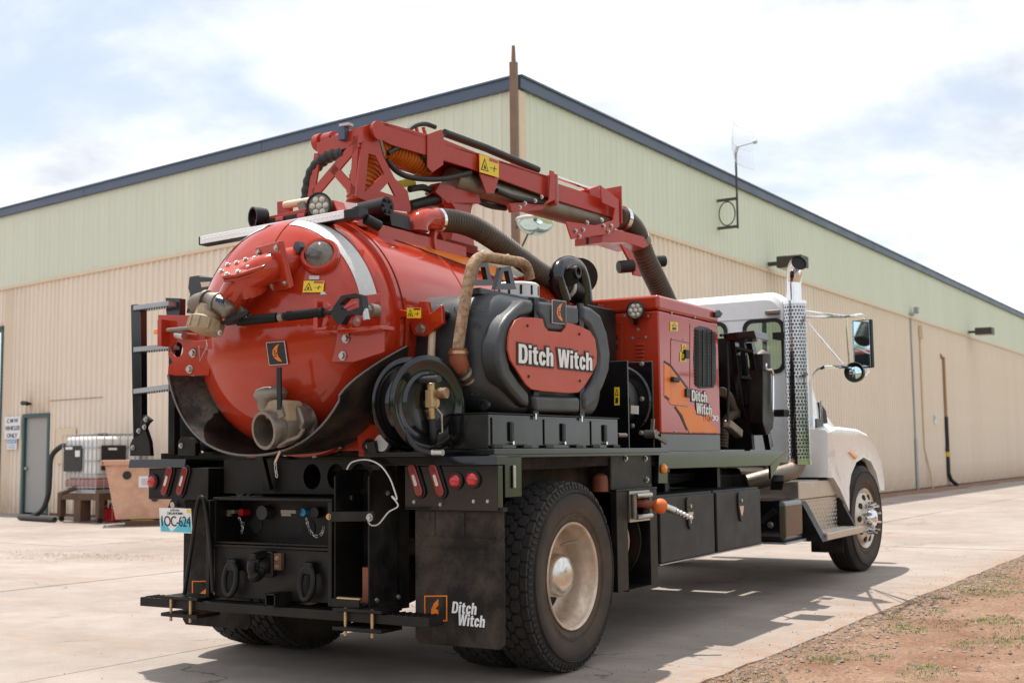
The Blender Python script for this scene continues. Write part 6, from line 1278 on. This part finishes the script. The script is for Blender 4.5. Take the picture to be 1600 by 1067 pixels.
bolt(at(505, 461, x=-1.36), (0, 0, 1), .014, rb_); b = BM(); c = at(582, 486, x=-1.2); cyl(b, c+Vector((.03, 0, 0)), c+Vector((-.03, 0, 0)), .036, n=20); cyl(b, c+Vector((-.03, 0, 0)), c+Vector((-.06, 0, 0)), .026, n=8); obj('hose_port', b, 'castal', rb_)
# door hinge ears on the seam
for P, xx in (([(597, 484), (602, 479), (640, 486), (642, 494), (602, 500)], -.9), ([(641, 498), (655, 470), (668, 470), (672, 490), (690, 476), (692, 505), (662, 526), (646, 524), (640, 510)], -.8)):
    he = pl('hinge_ear', P, 'red', .03, T, x=xx, bev=.006)
bolt(at(609, 487, x=-.902), (-1, 0, 0), .022, he); bolt(at(658, 514, x=-.802), (-1, 0, 0), .024, he)
warn(at(636, 497, x=-.905), at(658, 497, x=-.905), at(636, 481, x=-.905), T)
# ---- spray gun with lance (a thing of its own, lying in the fork)
GX = -1.36
e = empty('spray_gun', at(545, 490, x=GX), 'black spray gun with ribbed lance lying across the red tank door', 'spray gun')
G = lambda nm, bm, mt, **k: rel(obj(nm, bm, mt, e, **k), e)
gb = pl('gun_body', [(517, 491), (521, 479), (533, 462), (556, 458), (565, 461), (568, 485), (563, 492), (548, 491), (540, 495), (533, 507), (527, 506), (521, 500)], 'plastic', .045, e, [[(531, 475), (540, 466), (556, 464), (561, 468), (561, 480), (545, 486), (533, 483)]], x=GX-.02, bev=0); rel(gb, e)
G('trigger', beam(BM(), at(537, 482, x=GX), at(556, 472, x=GX), .012, .012), 'redlens'); G('lance_grip', tube(BM(), [at(372, 502, x=GX-.04), at(433, 496, x=GX-.03)], .021, 12, rib=.005, ribn=22), 'plastic'); G('lance_grip', tube(BM(), [at(449, 494, x=GX-.02), at(505, 488, x=GX-.01)], .021, 12, rib=.005, ribn=20), 'plastic'); G('lance_tube', cyl(BM(), at(354, 505, x=GX-.05), at(520, 487, x=GX), .013, n=12), 'plastic'); G('lance_coupling', cyl(BM(), at(437, 496, x=GX-.03), at(444, 495, x=GX-.03), .024, n=12), 'castal'); G('swivel_fitting', tube(BM(), [at(562, 488, x=GX), at(571, 486, x=GX), at(573, 500, x=GX)], .018, 10), 'steel')
# ---- bottom drain valve
b = BM(); c = at(414, 672, x=-1.44); axv = Vector((-.9, .18, -.12)).normalized(); b = BM(); lathe(b, [(.085, -.22), (.095, -.12), (.10, -.1), (.10, -.075), (.088, -.07), (.088, -.035), (.1, -.03), (.1, .0), (.098, .01), (.082, .01), (.078, -.15), (0, -.15)], c, axv, 36); dv_ = part('drain_outlet', b, 'castal', smooth=40)
b = BM(); lathe(b, [(.085, -.27), (.085, -.25), (.112, -.25), (.112, -.225), (.09, -.22), (.085, -.19)], c, axv, 28); obj('valve_neck', b, 'castal', dv_, smooth=40)
q = at(424, 632, x=-1.38); obj('valve_bonnet', prism(BM(), px([(404, 645), (405, 623), (446, 625), (450, 660), (415, 655)], x=-1.40), (.14, 0, 0)), 'captan', dv_, bev=.02, seg=3); b = BM(); lathe(b, [(.07, -.06), (.075, -.01), (.085, -.0), (.088, .02), (.07, .045), (.03, .055), (0, .056)], at(423, 620, x=-1.34), (-.15, 0, 1), 26); obj('bonnet_cap', b, 'castal', dv_, smooth=50); obj('valve_side', prism(BM(), px([(446, 630), (466, 635), (474, 660), (468, 672), (446, 665)], x=-1.33), (.12, 0, 0)), 'castal', dv_, bev=.015)
obj('valve_lever', beam(BM(), at(437, 640, x=-1.46), at(436, 574, x=-1.46), .028, .014), 'plastic', dv_, bev=.003); obj('lever_root', beam(BM(), at(437, 636, x=-1.455), at(441, 652, x=-1.45), .035, .018), 'castal', dv_); obj('cam_arm', tube(BM(), smoothpath([at(u, v, x=-1.42) for u, v in ((436, 696), (450, 688), (466, 682), (474, 670))], 5), .01, 8), 'castal', dv_)
part('drain_pin', tube(BM(), [at(438, 704, x=-1.3), at(430, 722, x=-1.3)], .006, 8), 'trimcream'); chain([at(430, 722, x=-1.3), at(431, 735, x=-1.3), at(433, 747, x=-1.3)], parent=dv_)
# ---------------------------------------------------------------- ladder at the rear left
LX = -.93
lad = part('boarding_ladder', prism(BM(), px([(204, 476), (214, 475), (220, 478), (221, 700), (208, 700), (206, 600)], x=LX), (.05, 0, 0)), 'black', bev=.004)
obj('ladder_rail', prism(BM(), px([(258, 465), (281, 466), (280, 520), (272, 560), (272, 710), (262, 710), (263, 560)], x=LX+.04), (.05, 0, 0)), 'black', lad, bev=.004)
for v0, v1 in ((482, 475), (547, 542), (612, 605)):
    P0, P1 = at(213, v0, x=LX), at(268, v1, x=LX); ru = obj('rung', beam(BM(), P0+Vector((.02, 0, 0)), P1+Vector((.02, 0, 0)), .09, .028), 'galv', lad, bev=.003)
    obj('rung_top', beam(BM(), P0+Vector((.02, 0, .0155)), P1+Vector((.02, 0, .0155)), .085, .002), 'galv', ru)
    b = BM()
    for k in range(14):
        p = P0.lerp(P1, (k+.5)/14)+Vector((-.026, 0, -.014)); v = [b.verts.new(p+Vector(d)) for d in ((0, -.006, 0), (0, .006, 0), (0, 0, -.012), (.004, -.006, 0), (.004, .006, 0), (.004, 0, -.012))]
        b.faces.new(v[:3]); b.faces.new((v[5], v[4], v[3])); b.faces.new((v[0], v[2], v[5], v[3])); b.faces.new((v[1], v[4], v[5], v[2]))
    obj('rung_teeth', b, 'satin', ru, smooth=0)
lf = part('ladder_foot', prism(BM(), px([(203, 712), (203, 694), (207, 685), (218, 680), (219, 660), (224, 648), (235, 656), (229, 662), (226, 668), (233, 690), (235, 712)], x=LX-.02), (.03, 0, 0)), 'satin', bev=.003)
for u, v in ((208, 699), (228, 655), (226, 667), (217, 673)): bolt(at(u, v, x=LX-.022), (-1, 0, 0), .012, lf)
lf2 = part('ladder_foot', prism(BM(), px([(278, 712), (278, 690), (283, 682), (300, 684), (305, 692), (305, 712)], x=LX-.02), (.03, 0, 0)), 'satin', bev=.003); bolt(at(283, 696, x=LX-.022), (-1, 0, 0), .012, lf2)
part('ladder_backing', prism(BM(), px([(270, 590), (282, 592), (300, 640), (310, 715), (265, 715)], x=LX+.2), (.03, 0, 0)), 'satin')
# black control station behind the ladder
cs = part('control_station', prism(BM(), px([(295, 432), (310, 430), (312, 432), (341, 434), (338, 458), (318, 462), (300, 480), (290, 490), (296, 460), (293, 450)], x=-.55), (.2, 0, 0)), 'black', bev=.008); obj('station_grip_opening', prism(BM(), px([(313, 441), (332, 440), (333, 446), (315, 449)], x=-.555), (.005, 0, 0)), 'trimcream', cs)
part('control_post', prism(BM(), px([(312, 480), (345, 480), (350, 715), (318, 715)], x=-.45), (.2, 0, 0)), 'satin')
# ---------------------------------------------------------------- light bar and top rail
LBX = -1.0
P0, P1 = at(317, 378, x=LBX), at(561, 334, x=LBX); lbar = part('led_light_bar', beam(BM(), P0, P1, .075, .052), 'plastic', bev=.006); dlb = (P1-P0).normalized()
obj('light_bar_lens', beam(BM(), P0+dlb*.02+Vector((-.04, 0, .001)), P1-dlb*.07+Vector((-.04, 0, .001)), .008, .046), 'ledbar', lbar, bev=.01)
b = BM(); n = 36
for k in range(n): c = (P0+dlb*.04).lerp(P1-dlb*.09, (k+.5)/n)+Vector((-.045, 0, .001)); bmesh.ops.create_icosphere(b, subdivisions=1, radius=.006, matrix=Matrix.Translation(c))
obj('light_bar_optic', b, 'ledbar', lbar, smooth=180)
b = BM(); beam(b, P1, P1+dlb*.03+Vector((.0, 0, 0)), .08, .056); cyl(b, P1+Vector((.02, -.03, -.03)), P1+Vector((.1, -.06, -.06)), .03, n=14); obj('bar_end_bracket', b, 'plastic', lbar)
tr = part('top_light_rail', beam(BM(), at(402, 352, x=-.9), at(482, 335, x=-.9), .05, .06), 'redm', bev=.004)
for u, v in ((409, 349), (438, 343), (472, 338)): obj('clearance_lamp', beam(BM(), at(u-6, v+1, x=-.935), at(u+6, v-1, x=-.935), .03, .026), 'redlens', tr, bev=.006)
obj('rail_strip', beam(BM(), at(400, 351, x=-.93), at(480, 336, x=-.93), .012, .03), 'plastic', tr)
worklamp('work_lamp', at(499, 322, x=-.93), (-1, -.25, -.05), T, .072); b = BM(); lathe(b, [(.055, -.05), (.06, .0), (.06, .03), (.05, .03), (.05, -.02)], at(402, 340, x=-.95), (-1, .4, -.05), 24); part('side_work_lamp', b, 'plastic')
part('lamp_post', prism(BM(), px([(432, 315), (448, 313), (452, 320), (450, 345), (433, 348)], x=-.84), (.04, 0, 0)), 'redm', bev=.006); part('top_shaft', cyl(BM(), at(445, 321, x=-.84), at(492, 313, x=-.84), .022, n=14), 'trimcream'); part('door_top_bracket', prism(BM(), px([(480, 325), (520, 312), (528, 330), (545, 345), (480, 352)], x=-.86), (.1, 0, 0)), 'redm', bev=.006)
obj('valve_cluster', prism(BM(), px([(464, 318), (472, 314), (478, 330), (468, 334)], x=-.88), (.04, 0, 0)), 'castal', tr)
b = BM(); c = at(585, 329, x=-.55); cyl(b, c+Vector((.0, .12, .0)), c+Vector((-.02, -.11, .01)), .055, n=20); rm = part('rotation_motor', b, 'plastic')
for k in range(6): a = 2*pi*k/6; q = c+Vector((-.02+.036*cos(a), -.112, .01+.036*sin(a))); obj('motor_bolt', cyl(BM(), q, q+Vector((0, -.008, 0)), .011, n=8), 'satin', rm)
part('motor_guard', prism(BM(), px([(527, 314), (556, 318), (562, 330), (540, 330)], x=-.6), (.1, 0, 0)), 'whitepl'); part('motor_foot', prism(BM(), px([(560, 335), (608, 330), (612, 352), (575, 348)], x=-.5), (.2, 0, 0)), 'satin')
# ---------------------------------------------------------------- boom on its turret
BA = radians(-8); BD = Vector((cos(BA), sin(BA), 0)); BL = Vector((-sin(BA), cos(BA), 0)); BO = Vector((-.30, .12, 0))
def vb(u, v, t=-.12): return atp(u, v, BO+BL*t, BL)
def vs_(u, v, s): return atp(u, v, BO+BD*s, BD)
def bpl(name, pts, mt, th, parent, t=-.12, holes=(), bev=.004): return obj(name, prism(BM(), [vb(u, v, t) for u, v in pts], BL*th, [[vb(u, v, t) for u, v in h] for h in holes]), mt, parent, bev=0 if holes else bev, smooth=30)
def loc(p): d = p-BO; return d.dot(BD), d.dot(BL), p.z
def W(s, t, z): return BO+BD*s+BL*t+Vector((0, 0, z))
boom = bpl('boom', [(598, 190), (692, 217), (748, 239.5), (866, 278), (866, 312), (748, 268), (690, 250), (612, 227), (594, 218), (588, 204)], 'redm', .02, T)
s0, _, zt0 = loc(vb(600, 192)); s1, _, zt1 = loc(vb(866, 279)); sE, _, zE = loc(vb(962, 320))
def zt(s): return zt0+(zt1-zt0)*(s-s0)/(s1-s0)
b = BM(); prism(b, [W(s0, .12, zt0), W(s1, .12, zt1), W(s1, .12, zt1-.17), W(s0+.2, .12, zt0-.19), W(s0, .12, zt0-.12)], BL*-.02); obj('side_plate', b, 'redm', boom)
b = BM(); prism(b, [W(s0, -.12, zt(s0)-.004), W(s1, -.12, zt(s1)-.004), W(s1, .12, zt(s1)-.004), W(s0, .12, zt(s0)-.004)], (0, 0, -.012)); obj('top_plate', b, 'redm', boom)
obj('conveying_tube', cyl(BM(), W(s0+.75, 0, zt(s0+.75)-.19), W(sE-.02, 0, zt(sE)-.18), .085, n=28), 'castal', boom)
b = BM(); prism(b, [W(s0+.7, .13, zt0-.17), W(s1+.1, .13, zt1-.17), W(s1+.1, .13, zt1-.23), W(s0+1.0, .13, zt0-.23)], BL*-.02); obj('lower_plate', b, 'redm', boom)
ib = obj('inner_boom', prism(BM(), [W(s1-.1, -.095, zt(s1)-.015), W(sE+.02, -.095, zt(sE)-.02), W(sE+.02, -.095, zt(sE)-.15), W(s1-.1, -.095, zt(s1)-.145)], BL*.19), 'redm', boom, bev=.004)
def collar(sa, wd, up, dn, nm='collar', mt='redm'):
    b = BM(); prism(b, [W(sa, -.15, zt(sa)+up), W(sa, .15, zt(sa)+up), W(sa, .15, zt(sa)-dn), W(sa, -.15, zt(sa)-dn)], BD*wd); return obj(nm, b, mt, boom, bev=.012)
cl = collar(s1-.03, .03, .03, .20, 'end_collar'); collar(s1+.003, .004, .032, .205, 'collar_edge', 'tape')
bpl('wear_gusset', [(748, 239), (780, 250), (782, 272), (772, 303), (760, 302), (750, 274)], 'redm', .012, boom, t=-.135)
warn(vb(749, 269, -.149), vb(779, 278, -.149), vb(749, 241, -.149), boom)
bpl('pivot_gusset', [(668, 210), (690, 202), (694, 214), (693, 258), (676, 270), (668, 262)], 'redm', .01, boom, t=-.132); bpl('pivot_gusset', [(860, 266), (866, 268), (868, 280), (868, 312), (848, 322), (858, 312)], 'redm', .012, boom, t=-.16)
# underside cylinder, hoses
b = BM(); cyl(b, vb(640, 322, 0), vb(700, 306, 0), .035, n=18); cy = obj('lift_cylinder', b, 'satin', boom); obj('cylinder_rod', cyl(BM(), vb(700, 306, 0), vb(722, 300, 0), .02, n=14), 'chrome', cy); obj('cylinder_carrier', beam(BM(), vb(640, 330, .05), vb(720, 312, .05), .05, .05), 'redm', cy)
obj('cylinder_bracket', prism(BM(), [vb(u, v, -.05) for u, v in ((688, 285), (748, 300), (752, 318), (700, 318), (680, 300))], BL*.1), 'redm', boom, bev=.006)
obj('hydraulic_hose', tube(BM(), smoothpath([vb(u, v, -.1) for u, v in ((606, 240), (625, 230), (648, 233), (664, 248), (672, 268))], 6), .016, 10), 'bhose', boom); obj('hydraulic_hose', tube(BM(), smoothpath([vb(u, v, -.1) for u, v in ((604, 250), (620, 268), (645, 278), (690, 280), (735, 270))], 6), .018, 10), 'bhose', boom); obj('hydraulic_hose', tube(BM(), smoothpath([vb(u, v, 0) for u, v in ((640, 296), (660, 293), (672, 297), (690, 295))], 6), .022, 10), 'bhose', boom)
obj('hydraulic_hose', tube(BM(), smoothpath([vb(u, v, 0) for u, v in ((736, 310), (765, 322), (790, 326))], 6), .018, 10), 'bhose', boom); obj('hydraulic_hose', tube(BM(), smoothpath([vb(u, v, -.1) for u, v in ((776, 298), (800, 308), (830, 315), (850, 316))], 6), .018, 10), 'bhose', boom)
obj('cable_track', tube(BM(), [vb(u, v, .02) for u, v in ((694, 208), (760, 232), (840, 266))], .028, 12), 'bhose', boom); obj('cable_loop', tube(BM(), smoothpath([vb(u, v, .05) for u, v in ((638, 204), (648, 197), (664, 194), (680, 199))], 6), .016, 10), 'bhose', boom)
for u in (650, 661): obj('loop_stay', beam(BM(), vb(u, 199, .05), vb(u+4, 212, .05), .02, .012), 'redm', boom)
obj('extension_cylinder', cyl(BM(), vb(868, 277, .0), vb(925, 297, 0), .014, n=12), 'chrome', boom); obj('cylinder_clevis', prism(BM(), [vb(u, v, -.06) for u, v in ((920, 296), (936, 290), (938, 306), (925, 310))], BL*.12), 'redm', boom)
for u, v in ((820, 318), (836, 314), (846, 308), (812, 324)): bolt(vb(u, v, -.165), -BL, .012, boom)
bpl('tube_clamp', [(795, 318), (862, 312), (848, 328), (800, 332)], 'redm', .03, boom, t=-.1)
# boom end
eb_ = bpl('end_bracket', [(884, 346), (930, 352), (958, 345), (961, 326), (941, 317), (938, 289), (967, 312), (968, 354), (952, 366), (893, 374)], 'redm', .012, boom, t=-.16)
obj('end_plate', prism(BM(), [W(sE+.02, -.16, zt(sE)+.1), W(sE+.02, .16, zt(sE)+.1), W(sE+.02, .16, zt(sE)-.2), W(sE+.02, -.16, zt(sE)-.2)], BD*.014), 'redm', eb_, bev=.006)
bpl('end_bracket', [(884, 346), (930, 352), (958, 345), (952, 366), (893, 374)], 'redm', .012, boom, t=.14)
for u, v in ((899, 361), (905, 369), (911, 359), (917, 348), (940, 344), (943, 353), (950, 362), (955, 353)): bolt(vb(u, v, -.162), -BL, .013, eb_)
obj('lock_handle', cyl(BM(), vb(918, 372, -.1), vb(918, 382, -.1), .014, n=10), 'plastic', eb_)
ch = bpl('hose_chute', [(941, 368), (964, 359), (1006, 370), (1014, 384), (1006, 388), (976, 378), (941, 379)], 'redm', .26, boom, t=-.13)
bpl('down_plate', [(970, 381), (988, 393), (1003, 432), (991, 430), (984, 408)], 'redm', .02, ch, t=-.12); bpl('down_plate', [(1002, 380), (1014, 390), (1018, 420), (1008, 424)], 'redm', .02, ch, t=.12)
obj('boom_hose', tube(BM(), smoothpath([vb(u, v, 0) for u, v in ((964, 340), (976, 344), (990, 358), (999, 378), (1007, 402), (1022, 432), (1040, 470), (1052, 500))], 8), .083, 20, rib=.008, ribn=44), 'hose', boom); obj('hose_clamp', cyl(BM(), vb(969, 341, 0), vb(974, 343, 0), .1, n=28), 'chrome', boom); obj('hose_band', cyl(BM(), vb(996, 373, 0), vb(1000, 382, 0), .1, n=28), 'castal', boom)
for u, v, t in ((978, 418, -.1), (1028, 410, .1)):
    c = vb(u, v, t); b = BM(); cyl(b, c-BL*.0+Vector((-.05, .04, 0)), c+Vector((.05, -.04, .015)), .05, n=20); wl_ = obj('boom_work_lamp', b, 'plastic', ch, bev=.005); obj('lamp_stay', beam(BM(), c, vb(992 if u < 1000 else 1010, v-8, t), .03, .02), 'redm', wl_)
# turret tower
tw = bpl('turret_tower', [(568, 198), (576, 195), (584, 196), (590, 210), (598, 243), (617, 279), (637, 299), (642, 325), (641, 331), (600, 326), (556, 307), (558, 291)], 'redm', .014, T, t=-.16, holes=[[(576, 240), (587, 243), (600, 271), (598, 274), (570, 300)], [(607, 285), (618, 307), (594, 299)]])
bpl('tower_side', [(568, 198), (576, 195), (584, 196), (590, 210), (598, 243), (617, 279), (637, 299), (642, 325), (600, 326), (556, 307), (558, 291)], 'redm', .014, tw, t=.16, holes=[[(576, 240), (587, 243), (600, 271), (598, 274), (570, 300)], [(607, 285), (618, 307), (594, 299)]])
sT = loc(vb(563, 250, -.16))[0]
def tb_(p, q, w_, nm='tower_brace'):
    P, Q = vs_(*p, sT), vs_(*q, sT); return obj(nm, beam(BM(), P, Q, w_, .014, up=BD), 'redm', tw, bev=.003)
tb_((497, 236), (567, 210), .10); tb_((560, 222), (490, 305), .07); tb_((520, 262), (556, 303), .06); tb_((497, 240), (486, 310), .06)
tb_((557, 212), (552, 306), .05, 'tower_post')
obj('tower_floor', prism(BM(), [W(sT-.02, -.17, 2.70), W(sT+.62, -.17, 2.70), W(sT+.62, .3, 2.70), W(sT-.02, .3, 2.70)], (0, 0, -.03)), 'redm', tw, bev=.004)
tz = loc(vb(600, 326, 0))[2]
b = BM(); lathe(b, [(.28, 0), (.28, .05), (.24, .06), (.24, .1), (.2, .1)], W(.12, .05, 2.5), (0, 0, 1), 40); obj('slew_ring', b, 'satin', tw); part('turret_base', bx(BM(), -.62, .3, -.32, .4, 2.42, 2.52), 'redm', bev=.01)
obj('pivot_pin', cyl(BM(), vb(590, 205, -.19), vb(590, 205, -.19)+BL*.4, .045, n=20), 'redm', tw); obj('pin_cap', cyl(BM(), vb(593, 204, -.2), vb(593, 204, -.2)+BL*.02, .06, n=24), 'redm', tw)
obj('coil_hose', tube(BM(), smoothpath([vb(565, 318, -.0), vb(567, 290, 0), vb(575, 262, 0), vb(583, 240, 0), vb(600, 230, 0)], 8), .085, 18, rib=.012, ribn=16), 'orangehose', tw); obj('coil_hose', tube(BM(), smoothpath([vb(600, 230, 0), vb(630, 243, 0), vb(668, 260, 0)], 8), .075, 18, rib=.012, ribn=14), 'orangehose', boom)
obj('protective_hose', tube(BM(), smoothpath([vs_(u, v, sT+.02) for u, v in ((479, 318), (482, 290), (490, 266), (505, 250), (522, 242), (540, 240))], 6), .036, 14, rib=.005, ribn=9), 'bhose', tw)
b = BM(); c = vs_(513, 220, sT+.1); cyl(b, c-BL*.06, c+BL*.02, .05, n=20); cyl(b, c+BL*.05, c+BL*.1, .055, n=20); beam(b, c, vs_(560, 225, sT+.1), .08, .06); obj('pivot_lug', b, 'redm', tw)
cm = obj('tower_camera', beam(BM(), vs_(537, 220, sT-.02), vs_(537, 199, sT-.02), .05, .05), 'fascia', tw, bev=.004); obj('camera_cap', beam(BM(), vs_(541, 198, sT-.02), vs_(541, 194, sT-.02), .07, .05), 'greypl', cm)
obj('yellow_stop', beam(BM(), vb(618, 290, .05), vb(644, 284, .05), .06, .05), 'yellowpaint', tw); obj('frayed_rope', tube(BM(), smoothpath([vb(592, 214, -.13), vb(596, 228, -.14), vb(600, 243, -.14)], 4), .014, 6), 'castal', tw)
# boom rest post on the tank
rp_ = part('boom_rest', prism(BM(), px([(703, 314), (742, 312), (738, 324), (735, 340), (742, 385), (702, 386), (712, 345), (711, 326)], y=-.05), (0, .12, 0)), 'redm', bev=.006); obj('rest_foot', prism(BM(), px([(690, 378), (750, 392), (748, 402), (690, 390)], y=-.12), (0, .3, 0)), 'redm', rp_, bev=.004)
part('tank_top_rail', beam(BM(), (-.72, -.22, 2.53), (.55, -.22, 2.53), .05, .06), 'redm', bev=.005); part('tank_top_rail', beam(BM(), (-.72, .22, 2.53), (.55, .22, 2.53), .05, .06), 'redm', bev=.005); b = BM(); lathe(b, [(.055, -.02), (.09, -.02), (.09, .02), (.055, .02), (.055, -.02)], at(683, 378, y=-.3), (.2, -1, 0), 24); part('lifting_eye', b, 'redm')
# suction hose from tank top to the blower
hp0 = [at(652, 362, y=-.30), at(653, 350, y=-.30), at(664, 343, y=-.30), at(682, 344, y=-.31)]
part('tank_outlet_elbow', tube(BM(), smoothpath(hp0, 6), .068, 22), 'red'); part('hose_clamp', cyl(BM(), at(679, 344, y=-.31), at(683, 344, y=-.31), .08, n=28), 'chrome')
part('vacuum_hose', tube(BM(), smoothpath([at(683, 344, y=-.31), at(710, 346, y=-.32), at(740, 355, y=-.34), at(775, 376, y=-.38), at(810, 402, y=-.42), at(850, 430, y=-.46), at(885, 450, y=-.5)], 8), .064, 22, rib=.009, ribn=50), 'hose'); part('hose_clamp', cyl(BM(), at(882, 448, y=-.5), at(886, 450, y=-.5), .08, n=28), 'tape')
BY = -.55; bc = at(897, 440, y=BY)
b = BM(); tube(b, smoothpath([at(880, 470, y=BY), at(872, 445, y=BY), at(870, 428, y=BY), at(877, 416, y=BY), at(890, 412, y=BY), at(903, 420, y=BY), at(911, 445, y=BY), at(915, 480, y=BY), at(917, 520, y=BY)], 6), .055, 20); bl = part('blower_housing', b, 'black', smooth=60)
obj('blower_pulley', cyl(BM(), at(893, 433, y=BY-.05), at(893, 433, y=BY+.2), .055, n=32), 'satin', bl); obj('blower_inlet', cyl(BM(), at(886, 450, y=-.5), at(903, 458, y=-.5), .085, n=24), 'satin', bl); obj('blower_disc', cyl(BM(), at(905, 432, y=BY+.3), at(905, 432, y=BY+.34), .14, n=32), 'satin', bl); b = BM(); lathe(b, [(.03, 0), (.045, 0), (.045, .02), (.03, .02), (.03, 0)], at(900, 425, y=BY-.09), (0, -1, 0), 20); obj('belt_tensioner', b, 'plastic', bl)
part('blower_stand', bx(BM(), 1.15, 1.55, -.75, -.3, 1.22, 2.2), 'satin', bev=.01); part('filter_cylinder', cyl(BM(), (1.3, .3, 1.25), (1.3, .3, 2.3), .25, n=32), 'red')
part('left_tank_box', bx(BM(), -.6, .6, .62, 1.18, 1.24, 1.95), 'tank', bev=.08, seg=4)

# FLATTEN: nothing sits deeper than thing > part > sub-part
bpy.context.view_layer.update()
def chain_of(o):
    c = [o]
    while c[-1].parent: c.append(c[-1].parent)
    return c
for o in list(COL.objects):
    c = chain_of(o)
    if len(c) > 3:
        mw = o.matrix_world.copy(); anc = c[-2]; o.parent = anc; o.matrix_parent_inverse = anc.matrix_world.inverted(); o.matrix_basis = mw
